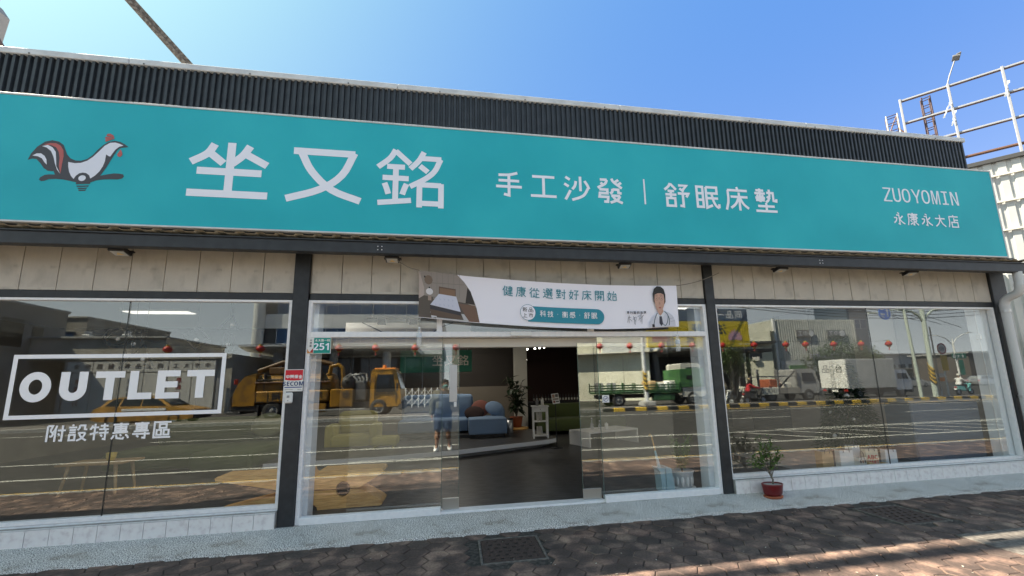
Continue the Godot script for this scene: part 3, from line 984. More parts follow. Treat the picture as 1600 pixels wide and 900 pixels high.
# ---------- the big sign, its lettering and the emblem ----------
func sign_board() -> void:
	var s := thing("shop_sign", "long teal shop sign with white characters and a rooster emblem, along the shop front", "sign", Vector3(0, 3.31, 0.3))
	var o := s.position
	var b := B.new(o)
	b.bx(-10.0, 8.29, 3.315, 4.705, 0.18, 0.45)
	done(b, "sign_panel", M.teal_sign, s)
	b = B.new(o)
	b.bx(-10.0, 8.312, 4.705, 4.727, 0.16, 0.458, 0.003)
	b.bx(-10.0, 8.312, 3.296, 3.315, 0.16, 0.458, 0.003)
	b.bx(8.29, 8.312, 3.315, 4.705, 0.16, 0.458, 0.003)
	done(b, "sign_trim", M.cap_metal, s)
	var face := Transform3D(Basis(), Vector3(0, 0, 0.452))
	b = B.new(o)
	b.F = face
	b.glyph(G["坐"], -2.95, 4.365, 0.86, 0.71, 0.084)
	b.glyph(G["又"], -1.96, 4.365, 0.86, 0.72, 0.084)
	b.glyph(G["銘"], -0.95, 4.40, 0.79, 0.76, 0.066)
	words(b, "手工沙發", 0.44, 4.195, 0.36, 0.44, 0.036)
	b.glyph(G["|"], 2.24, 4.21, 0.36, 0.37, 0.022)
	words(b, "舒眠床墊", 2.70, 4.18, 0.36, 0.445, 0.036)
	words(b, "永康永大店", 6.30, 3.94, 0.205, 0.247, 0.021)
	done(b, "sign_characters", M.letter_white, s)
	var t := text("sign_word", "ZUOYOMIN", "Droid Sans Mono", 0.185, M.letter_white, s, Vector3(6.88, 4.20, 0.453) - o, 0.0, 400)
	t.mesh.pixel_size = 0.0091
	# the emblem: a rooster over a lamp cap, drawn on a 1500 by 900 grid
	b = B.new(o)
	b.F = face
	var K := func(v: Vector2) -> Vector2: return Vector2(-4.53 + v.x * 0.000767, 4.375 - v.y * 0.000955 + (v.x - 150.0) * 0.00007)
	var draw := func(pts: String, r: float, g: float, bl: float, soft: bool) -> void:
		var q := []
		for p in grid_pts(pts):
			q.append(K.call(p))
		if soft:
			q = b.curve(q, 4, true)
		b.col(r, g, bl)
		b.patch(q)
	# outline body and tail
	var body := "150,420 175,345 230,265 310,205 390,188 470,205 530,245 565,310 590,360 640,410 700,435 760,440 830,420 890,375 940,310 1000,250 1060,212 1130,200 1200,215 1260,245 1310,280 1255,285 1205,292 1175,320 1150,370 1120,430 1080,520 1020,622 1100,608 1180,598 1240,602 1290,612 1305,638 1285,662 1230,672 1150,668 1060,668 980,678 915,700 915,718 750,718 750,695 680,678 600,660 510,650 430,650 385,668 345,672 318,652 330,625 375,600 420,595 490,598 470,560 400,552 350,520 300,460 250,412 200,405"
	draw.call(body, 0.055, 0.055, 0.07, false)
	for y in [[742, 760, 905], [768, 778, 888], [791, 790, 880]]:
		draw.call("%d,%d %d,%d %d,%d %d,%d" % [y[1], y[0] - 7, y[2], y[0] - 7, y[2] - 6, y[0] + 7, y[1] + 6, y[0] + 7], 0.055, 0.055, 0.07, false)
	draw.call("285,258 350,245 410,275 455,330 475,420 490,500 550,592 505,540 470,470 440,390 400,320 340,275", 0.80, 0.82, 0.92, false)
	draw.call("300,240 370,222 440,225 500,255 540,310 555,380 552,470 553,590 520,500 512,400 490,330 450,275 390,248", 0.50, 0.12, 0.11, false)
	draw.call("195,370 240,345 290,345 335,375 365,420 378,480 345,450 310,405 260,380", 0.80, 0.82, 0.92, false)
	draw.call("620,452 700,468 770,465 840,440 900,395 960,330 1020,260 1080,225 1140,222 1200,240 1245,262 1195,275 1155,310 1130,350 1105,395 1080,385 1052,368 1050,450 1035,510 1005,570 960,620 910,655 890,615 850,588 810,582 770,590 735,620 715,655 680,620 650,570 630,510", 0.80, 0.82, 0.92, false)
	b.col(0.80, 0.82, 0.92)
	var q := []
	for i in 20:
		q.append(K.call(Vector2(813 + 43 * cos(TAU * i / 20), 648 + 34 * sin(TAU * i / 20))))
	b.patch(q)
	draw.call("1218,305 1240,345 1248,375 1232,395 1215,400 1195,392 1184,370 1200,340", 0.50, 0.11, 0.10, false)
	draw.call("1125,180 1105,135 1065,112 1030,115 1020,140 1060,150", 0.50, 0.11, 0.10, false)
	draw.call("1120,182 1060,155 1015,150 1005,168 1050,180", 0.50, 0.11, 0.10, false)
	draw.call("1110,186 1060,182 1015,180 1018,200 1025,214 1070,195", 0.50, 0.11, 0.10, false)
	done(b, "rooster_emblem", M.print, s)

# ---------- banner over the door ----------
const BANNER_TOP := [-0.47, 2.965, 0.14, 2.902, 0.77, 2.862, 1.25, 2.84, 1.88, 2.822, 2.4, 2.822, 2.93, 2.832]
const BANNER_LOW := [-0.46, 2.385, 0.14, 2.325, 0.77, 2.282, 1.25, 2.258, 1.88, 2.238, 2.4, 2.248, 2.92, 2.272]

func along(t: Array, x: float) -> float:
	for i in range(0, t.size() - 2, 2):
		if x <= t[i + 2] or i == t.size() - 4:
			var k: float = clampf((x - t[i]) / (t[i + 2] - t[i]), 0.0, 1.0)
			return lerpf(t[i + 1], t[i + 3], k)
	return t[1]

func banner_point(along_m: float, up_m: float, lift: float) -> Vector3:   # metres along and up the 3.4 by 0.57 m cloth
	var u := along_m / 3.4
	var v := up_m / 0.57
	var x := -0.47 + 3.40 * u
	var top := along(BANNER_TOP, x)
	var low := along(BANNER_LOW, x)
	var z := 0.14 + 0.003 * sin(u * 9.0) + 0.02 * v
	return Vector3(x, lerpf(low, top, v), z + lift)

func banner_edge(b: B, x0: float, x1: float) -> void:
	for i in 40:
		var a := lerpf(x0, x1, i / 40.0)
		var c := lerpf(x0, x1, (i + 1) / 40.0)
		for j in 4:
			b.fq(banner_point(a, j * 0.1425, 0), banner_point(c, j * 0.1425, 0), banner_point(c, (j + 1) * 0.1425, 0), banner_point(a, (j + 1) * 0.1425, 0), Vector3.BACK)
			b.fq(banner_point(a, j * 0.1425, -0.002), banner_point(c, j * 0.1425, -0.002), banner_point(c, (j + 1) * 0.1425, -0.002), banner_point(a, (j + 1) * 0.1425, -0.002), Vector3.FORWARD)

func banner() -> void:
	var s := thing("banner", "white cloth banner with a printed bed and a doctor, roped above the entrance", "banner", Vector3(1.2, 2.25, 0.14))
	var o := s.position
	var b := B.new(o)
	banner_edge(b, 0.0, 3.4)
	done(b, "banner_cloth", mat("banner_cloth", 0.92, 0.91, 1.0, 0.7), s)
	b = B.new(o)
	b.bend = self
	b.lift = 0.0015
	# picture of a bedroom at the left end; coordinates in the banner's own 0..1 by 0..1
	var P := func(pts: String, r: float, g: float, bl: float) -> void:
		var q := []
		for p in grid_pts(pts):
			q.append(Vector2(p.x * 0.0034, 0.57 - p.y * 0.0057))
		b.col(r, g, bl)
		b.patch(q)
	P.call("0,0 40,0 80,0 135,0 160,14 180,30 192,47 204,66 216,99 180,99 120,99 60,99 0,99", 0.30, 0.26, 0.235)
	P.call("0,0 18,36 18,52 0,60", 0.46, 0.38, 0.34)
	P.call("0,60 18,52 60,54 110,57 170,60 205,68 216,99 120,99 60,99 0,99", 0.105, 0.083, 0.07)
	P.call("140,62 200,64 216,99 178,99", 0.17, 0.10, 0.07)
	P.call("172,26 184,34 193,50 200,62 165,60", 0.035, 0.025, 0.022)
	for k in 6:
		P.call("%d,0 %d,0 %d,50 %d,50" % [42 + k * 20, 43 + k * 20, 44 + k * 20, 43 + k * 20], 0.2, 0.18, 0.16)
	P.call("18,24 160,20 160,21 18,25", 0.2, 0.18, 0.16)
	var oval := []
	for i in 20:
		oval.append(Vector2(0.112 + 0.049 * cos(TAU * i / 20), 0.467 - 0.057 * sin(TAU * i / 20)))
	b.col(0.19, 0.135, 0.10)
	b.patch(oval)
	for c in [[17, 10], [34, 33]]:
		P.call("%d,%d %d,%d %d,%d %d,%d" % [c[0], c[1], c[0] + 5, c[1], c[0] + 5, c[1] + 4, c[0], c[1] + 4], 0.02, 0.02, 0.02)
	oval = []
	for i in 20:
		oval.append(Vector2(0.126 + 0.042 * cos(TAU * i / 20), 0.325 - 0.040 * sin(TAU * i / 20)))
	P.call("32,52 44,52 44,62 32,62", 0.36, 0.27, 0.22)
	b.col(0.72, 0.70, 0.72)
	b.patch(oval)
	P.call("70,30 130,32 130,54 70,50", 0.14, 0.085, 0.055)
	P.call("73,33 128,35 128,52 73,48", 0.23, 0.14, 0.085)
	P.call("40,86 58,78 64,96 46,99", 0.6, 0.6, 0.62)
	P.call("60,97 165,97 178,99 62,99", 0.55, 0.55, 0.57)
	P.call("150,84 160,84 178,98 160,98", 0.5, 0.5, 0.52)
	P.call("40,80 148,88 148,97 42,93", 0.12, 0.08, 0.055)
	P.call("40,71 148,80 148,88 40,80", 0.045, 0.04, 0.05)
	P.call("70,46 132,48 148,80 40,71", 0.60, 0.62, 0.74)
	for k in 10:
		P.call("%d,%d %d,%d %d,%d" % [56 + (k % 5) * 15, 54 + (k / 5) * 12, 63 + (k % 5) * 15, 57 + (k / 5) * 12, 59 + (k % 5) * 15, 60 + (k / 5) * 12], 0.52, 0.55, 0.68)
	# words
	b.col(0.025, 0.26, 0.34)
	for i in 9:
		b.glyph(G["健康從選對好床開始"[i]], 1.02 + i * 0.1727, 0.492, 0.134, 0.134, 0.0105)
	var ring := []
	for i in 28:
		ring.append(Vector2(1.343 + 0.098 * cos(TAU * i / 28), 0.171 + 0.098 * sin(TAU * i / 28)))
	b.col(0.02, 0.27, 0.37)
	for k in 4:
		b.rect(1.343 + k * 0.2275, 1.343 + (k + 1) * 0.2275, 0.057, 0.251)
	b.disc(Vector2(2.253, 0.154), Vector2(0.097, 0.097))
	b.lift += 0.0006
	b.col(0.92, 0.91, 1.0)
	b.patch(ring)
	b.col(0.03, 0.18, 0.26)
	b.ribbon(ring, 0.005, true)
	b.col(0.08, 0.08, 0.10)
	for i in 4:
		b.glyph(G["新品上市"[i]], 1.272 + (i % 2) * 0.076, 0.234 - (i / 2) * 0.070, 0.064, 0.060, 0.0065)
	b.col(0.78, 0.80, 0.85)
	for i in 8:
		b.glyph(G["科技·衡感·舒眠"[i]], 1.496 + i * 0.097, 0.207, 0.077, 0.082, 0.0095)
	b.col(0.08, 0.08, 0.10)
	for i in 6:
		b.glyph(G["專科醫師推薦"[i]], 2.66 + i * 0.0466, 0.226, 0.039, 0.037, 0.0042)
	for t in ["784,86 792,70 790,88", "786,76 800,74", "794,78 802,84", "808,72 816,84", "806,80 820,74 814,92", "812,74 812,90", "826,74 834,70", "830,82 842,66 838,86", "836,78 852,70", "846,70 842,90"]:
		var q := []
		for p in grid_pts(t):
			q.append(Vector2(p.x * 0.0034, 0.57 - p.y * 0.0057))
		b.ribbon(b.curve(q, 3) if q.size() > 2 else q, 0.0045)
	# printed portrait of a doctor: white coat, dark hair, glasses, stethoscope
	P.call("872,99 878,86 893,74 910,66 922,60 940,62 958,66 974,74 982,86 984,99", 0.66, 0.67, 0.76)
	P.call("913,50 932,56 936,64 926,74 916,70 910,62", 0.52, 0.30, 0.22)
	P.call("896,38 894,20 900,8 913,2 929,3 941,9 947,22 946,40 940,46 902,46", 0.018, 0.016, 0.016)
	P.call("899,34 902,48 907,58 914,65 922,67 931,60 939,48 942,34 939,22 928,19 915,19 902,22", 0.58, 0.35, 0.27)
	for c in [[908, 31], [929, 31]]:
		var gl := []
		for i in 14:
			gl.append(Vector2((c[0] + 8.0 * cos(TAU * i / 14)) * 0.0034, 0.57 - (c[1] + 4.5 * sin(TAU * i / 14)) * 0.0057))
		b.col(0.10, 0.09, 0.09)
		b.ribbon(gl, 0.0028, true)
		P.call("%d,%d %d,%d %d,%d" % [c[0] - 3, c[1], c[0] + 3, c[1] - 1, c[0] + 1, c[1] + 1], 0.14, 0.08, 0.065)
		P.call("%d,%d %d,%d %d,%d %d,%d" % [c[0] - 6, c[1] - 8, c[0] + 6, c[1] - 8, c[0] + 6, c[1] - 7, c[0] - 6, c[1] - 7], 0.12, 0.07, 0.06)
	P.call("915,53 921,52 927,53 921,56", 0.42, 0.10, 0.09)
	P.call("918,40 922,40 924,46 917,46", 0.45, 0.25, 0.19)
	P.call("906,66 920,74 936,62 942,68 922,84 904,74", 0.74, 0.75, 0.82)
	P.call("916,74 926,74 930,92 922,97 915,90", 0.04, 0.045, 0.07)
	for t in ["908,66 898,78 890,96", "938,62 952,72 950,86 940,96 930,92", "952,72 958,82 956,96"]:
		var q := []
		for p in grid_pts(t):
			q.append(Vector2(p.x * 0.0034, 0.57 - p.y * 0.0057))
		b.col(0.05, 0.11, 0.15)
		b.ribbon(b.curve(q, 4), 0.009)
	P.call("884,92 894,92 895,99 885,99", 0.02, 0.02, 0.025)
	P.call("960,80 976,78 976,79 960,81", 0.4, 0.41, 0.5)
	P.call("962,87 980,85 980,86 962,88", 0.4, 0.41, 0.5)
	done(b, "banner_print", M.print, s)
	for r in [[Vector3(-0.47, 2.965, 0.16), Vector3(-0.78, 3.1, 0.28)], [Vector3(2.93, 2.832, 0.16), Vector3(3.62, 3.04, 0.12)]]:
		b = B.new(o)
		var pts := []
		for i in 9:
			pts.append(r[0].lerp(r[1], i / 8.0) + Vector3(0, -0.03 * sin(PI * i / 8.0), 0))
		b.tube(pts, 0.006, 6)
		done(b, "rope", mat("rope", 0.22, 0.20, 0.17, 0.9), s)

# ---------- neighbours seen over and beside the shop ----------
func neighbours() -> void:
	var D := Vector3(0.682, 0, 0.731)
	var A := Vector3(13.12, 0, -3.96)
	var base := A + Vector3.UP * 0.0
	var s := thing("ribbed_building", "white ribbed metal building behind the right end of the shop sign", "building", A + D * 3.0)
	var o := s.position
	var N := Vector3(-0.731, 0, 0.682)
	var b := B.new(o)
	var wall_from := A - D * 6.0
	b.ribs(wall_from + Vector3.UP * 0.0, D, Vector3.UP * 7.18, 15.0, 0.26, 0.03, 0.62)
	done(b, "wall", M.white_sheet, s)
	b = B.new(o)
	b.box(A + D * 1.5 + Vector3.UP * 7.2 - N * 2.0, Vector3(4.2, 0.12, 15.2), 0.01, Basis(N, Vector3.UP, N.cross(Vector3.UP)))
	done(b, "roof", M.dark_grey, s)
	b = B.new(o)
	b.box(A + D * 1.5 + Vector3.UP * 3.5 - N * 2.1, Vector3(4.0, 7.0, 14.8), 0.0, Basis(N, Vector3.UP, N.cross(Vector3.UP)))
	done(b, "block", M.grey_render, s)
	for y in [6.76, 6.03, 5.25]:
		b = B.new(o)
		b.box(A + D * 1.5 + Vector3.UP * y + N * 0.06, Vector3(0.06, 0.045, 15.0), 0.005, Basis(N, Vector3.UP, N.cross(Vector3.UP)))
		done(b, "wall_rail", M.offwhite, s)
	var g := thing("billboard_frame", "empty white and rust steel billboard frame on the roof at the right", "frame", A + Vector3.UP * 7.2)
	o = g.position
	mat("alu_paint", 0.34, 0.35, 0.38, 0.5)
	for y in [9.74, 9.01, 8.26, 7.52]:
		b = B.new(o)
		b.box(A + D * 4.0 + Vector3.UP * y, Vector3(0.045, 0.045, 8.0), 0.004, Basis(N, Vector3.UP, N.cross(Vector3.UP)))
		done(b, "rail", M.alu_paint if y > 8.0 else M.rust, g)
		b = B.new(o)
		b.box(A + D * 4.0 + Vector3.UP * (y - 0.035) - N * 0.02, Vector3(0.03, 0.02, 8.0), 0.0, Basis(N, Vector3.UP, N.cross(Vector3.UP)))
		done(b, "rail_angle", M.rust, g)
	for k in 5:
		b = B.new(o)
		var p := A + D * (k * 1.05 + (0.0 if k else 0.02))
		b.box(p + Vector3.UP * 8.48 + N * 0.04, Vector3(0.05, 2.6, 0.05), 0.005, Basis(N, Vector3.UP, N.cross(Vector3.UP)))
		done(b, "post", M.alu_paint, g)
	for spec in [[0.50, 9.68, 0.18], [-0.33, 9.45, 0.26]]:
		for e in [0.0, spec[2]]:
			for dz in [0.0, 0.16]:
				b = B.new(o)
				b.cyl(A + D * (spec[0] + e) + Vector3.UP * 7.2 - N * (0.1 + dz), A + D * (spec[0] + e) + Vector3.UP * spec[1] - N * (0.1 + dz), 0.02, -1, 6)
				done(b, "ladder_rail", M.ladder_brown if spec[0] > 0.0 or dz > 0.0 else M.offwhite, g)
		b = B.new(o)
		for i in 9:
			var y: float = spec[1] - 0.04 - i * 0.24
			for dz in [0.1, 0.26]:
				b.cyl(A + D * spec[0] + Vector3.UP * y - N * dz, A + D * (spec[0] + spec[2]) + Vector3.UP * (y + 0.02) - N * dz, 0.012, -1, 6)
		done(b, "ladder_rungs", M.ladder_brown, g)
	b = B.new(o)
	b.cyl(A + D * -0.33 + Vector3.UP * 8.85 - N * 0.26, A + D * -0.05 + Vector3.UP * 9.5 - N * 0.26, 0.016, -1, 6)
	b.cyl(A + D * -0.10 + Vector3.UP * 8.95 - N * 0.1, A + D * 0.12 + Vector3.UP * 8.6 - N * 0.1, 0.02, -1, 6)
	done(b, "brace", M.rust, g)
	# torn plastic left on the frame
	b = B.new(o)
	for k in 3:
		var c: Vector3 = [A + D * 1.0 + Vector3.UP * 9.2, A + D * 2.12 + Vector3.UP * 9.3, A + D * 1.06 + Vector3.UP * 8.9][k] + N * 0.09
		var prev := [c, c + D * 0.03]
		for i in 7:
			var q := c + Vector3.DOWN * (0.07 * i) + D * (-0.03 * i * (0.6 if k else 1.0) + 0.012 * sin(i * 2.0)) + N * 0.015 * sin(i * 1.7)
			var row := [q, q + D * (0.035 + 0.015 * sin(i * 1.3 + k))]
			b.fq(prev[0], prev[1], row[1], row[0], N)
			prev = row
	done(b, "torn_sheet", mat("torn_plastic", 0.75, 0.78, 0.82, 0.35), g)
	var fl := thing("roof_floodlight", "small floodlight on a bent arm above the billboard frame", "lamp", A + D * 1.05 + Vector3.UP * 9.77)
	o = fl.position
	b = B.new(o)
	b.tube([o, o + Vector3(0.06, 0.25, 0.05), o + Vector3(0.17, 0.66, 0.17)], 0.016, 6)
	done(b, "arm", M.grey, fl)
	b = B.new(o)
	b.box(o + Vector3(0.20, 0.74, 0.2), Vector3(0.26, 0.05, 0.16), 0.01, Basis(Vector3.UP, 0.7) * Basis(Vector3.RIGHT, 0.25))
	b.box(o + Vector3(0.24, 0.80, 0.24), Vector3(0.22, 0.03, 0.10), 0.008, Basis(Vector3.UP, 0.7) * Basis(Vector3.RIGHT, -0.2))
	done(b, "lamp_head", M.mid_grey, fl)
	# next-door wall in the gap at the far right
	var w := thing("side_wall", "pale grey side wall with pipes just past the right pillar", "wall", Vector3(9.6, 0, -1.2))
	o = w.position
	b = B.new(o)
	b.ribs(Vector3(8.85, 0, -1.4), Vector3.RIGHT, Vector3.UP * 3.6, 5.0, 0.30, 0.03, 0.6)
	done(b, "sheet", M.grey_sheet, w)
	b = B.new(o)
	b.bx(9.15, 9.45, 3.2, 4.5, -1.3, -0.7, 0.02)
	done(b, "duct_box", M.alu, w)
	# rooftop strut, plus an unseen rail and uprights added for a shadow band
	var h := thing("roof_strut_frame", "rusty steel strut rising from the shop roof at the upper left, tied to an unseen rail and posts added for their shadow", "frame", Vector3(-4.2, 4.5, -1.2))
	o = h.position
	b = B.new(o)
	var s0 := Vector3(-2.35, 4.5, -1.2)
	var s1 := Vector3(-8.15, 11.05, -1.1)
	b.box((s0 + s1) * 0.5, Vector3(0.075, s0.distance_to(s1), 0.06), 0.006, b.frame_of(s1 - s0))
	b.box((s0 + s1) * 0.5 + Vector3(0.03, 0.03, -0.03), Vector3(0.02, s0.distance_to(s1), 0.10), 0.003, b.frame_of(s1 - s0))
	done(b, "strut", nmat("weathered_steel", noise_tex(0.04, [[0.2, 0.12, 0.085, 0.06], [0.8, 0.30, 0.25, 0.20]], 256), 0.8, 0.7), h)
	for k in 6:
		b = B.new(o)
		var c := s0.lerp(s1, 0.30 + 0.035 * k + 0.01 * sin(k * 5.0))
		b.cyl(c + Vector3(0, 0, 0.028), c + Vector3(0, 0, 0.034), 0.018, -1, 10)
		done(b, "bolt_hole", M.black, h)
	b = B.new(o)
	b.bx(-12.0, -2.9, 10.95, 11.10, -1.09, -0.91, 0.01)
	done(b, "added_shadow_rail", M.weathered_steel, h)  # added out of view so that its shadow crosses the pavement
	for px in [-8.2, -11.8]:
		b = B.new(o)
		b.bx(px - 0.07, px + 0.07, 4.5, 10.96, -1.07, -0.93, 0.01)
		done(b, "upright", M.weathered_steel, h)
	var cpost := thing("concrete_post", "weathered grey concrete post end above the parapet in the top left corner", "post", Vector3(-6.75, 4.5, -1.0))
	o = cpost.position
	b = B.new(o)
	b.prism([Vector2(-7.4, 4.5), Vector2(-6.62, 4.5), Vector2(-6.52, 6.62), Vector2(-6.49, 7.0), Vector2(-6.60, 7.16), Vector2(-6.70, 7.24), Vector2(-7.4, 7.24)], Transform3D(Basis(), Vector3(0, 0, -1.2)), 0.2)
	done(b, "post_block", M.grey_render, cpost)
	b = B.new(o)
	b.cyl(Vector3(-6.56, 6.7, -1.1), Vector3(-6.22, 6.15, -1.1), 0.035, -1, 8)
	done(b, "stub_pipe", M.rust, cpost)

# ---------- small things on and in front of the glass front ----------
func front_things() -> void:
	banner()
	# floodlights under the beam
	var names := ["floodlight over the left window", "floodlight just left of the banner", "floodlight above the right half of the banner", "floodlight over the left part of the right window", "floodlight near the right end of the eaves"]
	var fx := [-3.62, -0.78, 2.17, 4.50, 6.72]
	var first: Node3D
	for i in 5:
		if i == 0:
			first = thing("floodlight", "square black " + names[0], "lamp", Vector3(fx[0], 3.20, 0.22), "floodlights under the eaves beam")
			var b := B.new()
			b.bx(-0.02, 0.02, -0.1, 0.0, -0.03, 0.0)
			b.bx(-0.10, 0.10, -0.115, -0.10, -0.045, 0.0)
			done(b, "bracket", M.black_plastic, first)
			b = B.new()
			var q := Basis(Vector3.RIGHT, -0.22)
			b.box(Vector3(0, -0.12, 0.02), Vector3(0.16, 0.05, 0.13), 0.008, q)
			done(b, "housing", M.black_plastic, first)
			b = B.new()
			b.box(Vector3(0, -0.12, 0.02) + q * Vector3(0, -0.027, 0), Vector3(0.125, 0.006, 0.09), 0.0, q)
			done(b, "lens", mat("lamp_lens", 0.55, 0.54, 0.50, 0.2), first)
			b = B.new()
			b.prism([Vector2(-0.035, -0.02), Vector2(0.035, -0.02), Vector2(0.0, 0.03)], Transform3D(q * Basis(Vector3.RIGHT, Vector3(0, 0, 1), Vector3(0, -1, 0)), Vector3(0, -0.12, 0.02) + q * Vector3(0, -0.031, 0)), 0.002)
			done(b, "emitter", mat("emitter", 0.7, 0.5, 0.2, 0.4), first)
			first.rotation.y = 0.05
		else:
			copy(first, "square black " + names[i], Vector3(fx[i], 3.20, 0.22), [0, 0.02, -0.12, 0.06, -0.2][i])
	# address plate
	var s := thing("address_plate", "teal address plate with the white house number 251 on the door glass", "sign", Vector3(-1.605, 1.97, 0.02))
	var o := s.position
	var b := B.new(o)
	b.bx(-1.735, -1.475, 1.965, 2.155, 0.036, 0.044, 0.002)
	done(b, "plate", M.white, s)
	b = B.new(o)
	b.F = Transform3D(Basis(), Vector3(0, 0, 0.0448))
	b.col(0.0, 0.29, 0.24)
	b.rect(-1.663, -1.480, 1.970, 2.150)
	b.col(0.80, 0.78, 0.74)
	words(b, "永大路一段", -1.652, 2.136, 0.03, 0.0335, 0.0045)
	b.col(0.15, 0.15, 0.16)
	for k in 3:
		b.glyph(G["永康區"[k]], -1.708, 2.135 - k * 0.033, 0.024, 0.024, 0.003)
	b.col(0.6, 0.22, 0.03)
	b.patch([Vector2(-1.73, 2.02), Vector2(-1.71, 1.985), Vector2(-1.668, 1.972), Vector2(-1.73, 1.972)])
	b.col(0.4, 0.02, 0.02)
	b.patch([Vector2(-1.70, 1.985), Vector2(-1.668, 2.03), Vector2(-1.668, 1.974)])
	done(b, "print", M.print, s)
	text("number", "251", "Droid Sans", 0.075, M.letter_white, s, Vector3(-1.572, 2.045, 0.0465) - o, 0.0, 700).mesh.pixel_size = 0.0036
	# security company sign and call box on the first pillar
	s = thing("security_sign", "red and white security company sign on the dark pillar left of the door", "sign", Vector3(-1.84, 1.53, 0.06))
	o = s.position
	b = B.new(o)
	b.bx(-1.945, -1.745, 1.535, 1.785, 0.061, 0.069, 0.003)
	done(b, "plate", M.white, s)
	b = B.new(o)
	b.F = Transform3D(Basis(), Vector3(0, 0, 0.0696))
	b.col(0.62, 0.012, 0.03)
	b.patch([Vector2(-1.938, 1.778), Vector2(-1.938, 1.668), Vector2(-1.90, 1.660), Vector2(-1.845, 1.657), Vector2(-1.79, 1.660), Vector2(-1.752, 1.668), Vector2(-1.752, 1.778)])
	b.col(0.02, 0.06, 0.25)
	b.rect(-1.938, -1.752, 1.577, 1.588)
	b.col(0.8, 0.78, 0.78)
	words(b, "中興保全", -1.930, 1.722, 0.040, 0.0445, 0.0075)
	b.col(0.2, 0.2, 0.2)
	b.rect(-1.935, -1.85, 1.555, 1.559)
	b.rect(-1.80, -1.758, 1.555, 1.559)
	done(b, "print", M.print, s)
	text("company_word", "SECOM", "Droid Sans", 0.05, mat("navy_ink", 0.02, 0.05, 0.16, 0.5), s, Vector3(-1.845, 1.622, 0.07) - o, 0.0, 700).mesh.pixel_size = 0.00208
	s = thing("call_box", "small white call box on the dark pillar below the security sign", "box", Vector3(-1.885, 1.40, 0.06))
	o = s.position
	b = B.new(o)
	b.bx(-1.928, -1.842, 1.405, 1.525, 0.061, 0.088, 0.012)
	done(b, "case", M.white, s)
	b = B.new(o)
	b.bx(-1.90, -1.872, 1.465, 1.492, 0.088, 0.0895, 0.001)
	done(b, "keypad", M.grey, s)
	b = B.new(o)
	b.cyl(Vector3(-1.886, 1.435, 0.088), Vector3(-1.886, 1.435, 0.090), 0.006)
	done(b, "button", M.grey, s)
	# no-smoking sticker
	s = thing("sticker", "small square white no-smoking sticker on the right door glass", "sign", Vector3(1.90, 1.30, 0.005))
	o = s.position
	b = B.new(o)
	b.bx(1.848, 1.942, 1.298, 1.392, 0.0045, 0.0055)
	done(b, "sheet", M.white, s)
	b = B.new(o)
	b.F = Transform3D(Basis(), Vector3(0, 0, 0.0062))
	b.col(0.05, 0.05, 0.22)
	b.ring(Vector2(1.895, 1.345), Vector2(0.033, 0.033), 0.006)
	b.ribbon([Vector2(1.872, 1.345), Vector2(1.918, 1.345)], 0.008)
	b.ribbon([Vector2(1.872, 1.322), Vector2(1.918, 1.368)], 0.005)
	done(b, "print", M.print, s)
	# water bottles on strings
	var bottle: Node3D
	for i in 2:
		var at: Vector3 = [Vector3(-0.46, 2.04, 0.12), Vector3(2.905, 1.94, 0.12)][i]
		var label: String = ["clear water bottle hanging on a string at the left end of the banner", "clear water bottle hanging on a string at the right end of the banner"][i]
		if i == 0:
			bottle = thing("water_bottle", label, "bottle", at, "hanging water bottles")
			b = B.new()
			b.lathe(Vector3.ZERO, [Vector2(0.0, 0.0), Vector2(0.026, 0.002), Vector2(0.030, 0.012), Vector2(0.028, 0.05), Vector2(0.030, 0.07), Vector2(0.028, 0.09), Vector2(0.030, 0.13), Vector2(0.030, 0.165), Vector2(0.014, 0.200), Vector2(0.013, 0.212)], 18)
			var pl := mat("bottle_plastic", 0.80, 0.84, 0.86, 0.06)
			pl.transparency = BaseMaterial3D.TRANSPARENCY_ALPHA
			pl.albedo_color.a = 0.28
			done(b, "body", pl, bottle)
			b = B.new()
			b.lathe(Vector3(0, 0.21, 0), [Vector2(0.015, 0.0), Vector2(0.015, 0.018), Vector2(0.0, 0.019)], 14)
			done(b, "cap", M.white, bottle)
			b = B.new()
			b.lathe(Vector3(0, 0.10, 0), [Vector2(0.0306, 0.0), Vector2(0.0306, 0.055)], 18)
			done(b, "wrapper", mat("bottle_wrap", 0.62, 0.68, 0.74, 0.4), bottle)
			b = B.new()
			b.cyl(Vector3(0, 0.228, 0), Vector3(-0.003, 0.36, 0.015), 0.0022, -1, 5)
			done(b, "string", M.rope, bottle)
		else:
			copy(bottle, label, at, 1.0)
	window_lettering()
	potted_shrub()
	# cast iron drain grates in the pavement
	var lab := ["square rusty drain grate with rows of holes in front of the doorway", "square rusty drain grate with rows of holes below the right window"]
	for i in 2:
		var c: Vector3 = [Vector3(0.515, 0, 0.965), Vector3(4.96, 0, 0.99)][i]
		s = thing("drain_grate", lab[i], "grate", c, "drain grates")
		b = B.new()
		var w := 0.56
		b.bx(-w / 2 - 0.03, w / 2 + 0.03, -0.10, -0.03, -w / 2 - 0.03, w / 2 + 0.03)
		done(b, "pit", mat("pit", 0.02, 0.017, 0.015, 0.95), s)
		b = B.new()
		for e in [-1, 1]:
			b.bx(-w / 2 - 0.026, w / 2 + 0.026, -0.05, 0.001, e * (w / 2 + 0.015) - 0.011, e * (w / 2 + 0.015) + 0.011, 0.004)
			b.bx(e * (w / 2 + 0.015) - 0.011, e * (w / 2 + 0.015) + 0.011, -0.05, 0.0015, -w / 2, w / 2, 0.004)
		done(b, "frame", nmat("worn_cement", noise_tex(0.04, [[0.2, 0.09, 0.08, 0.072], [0.8, 0.19, 0.17, 0.15]], 256), 0.7, 0.9) if i == 0 else M.worn_cement, s)
		b = B.new()
		var n := 6
		var p := 0.085
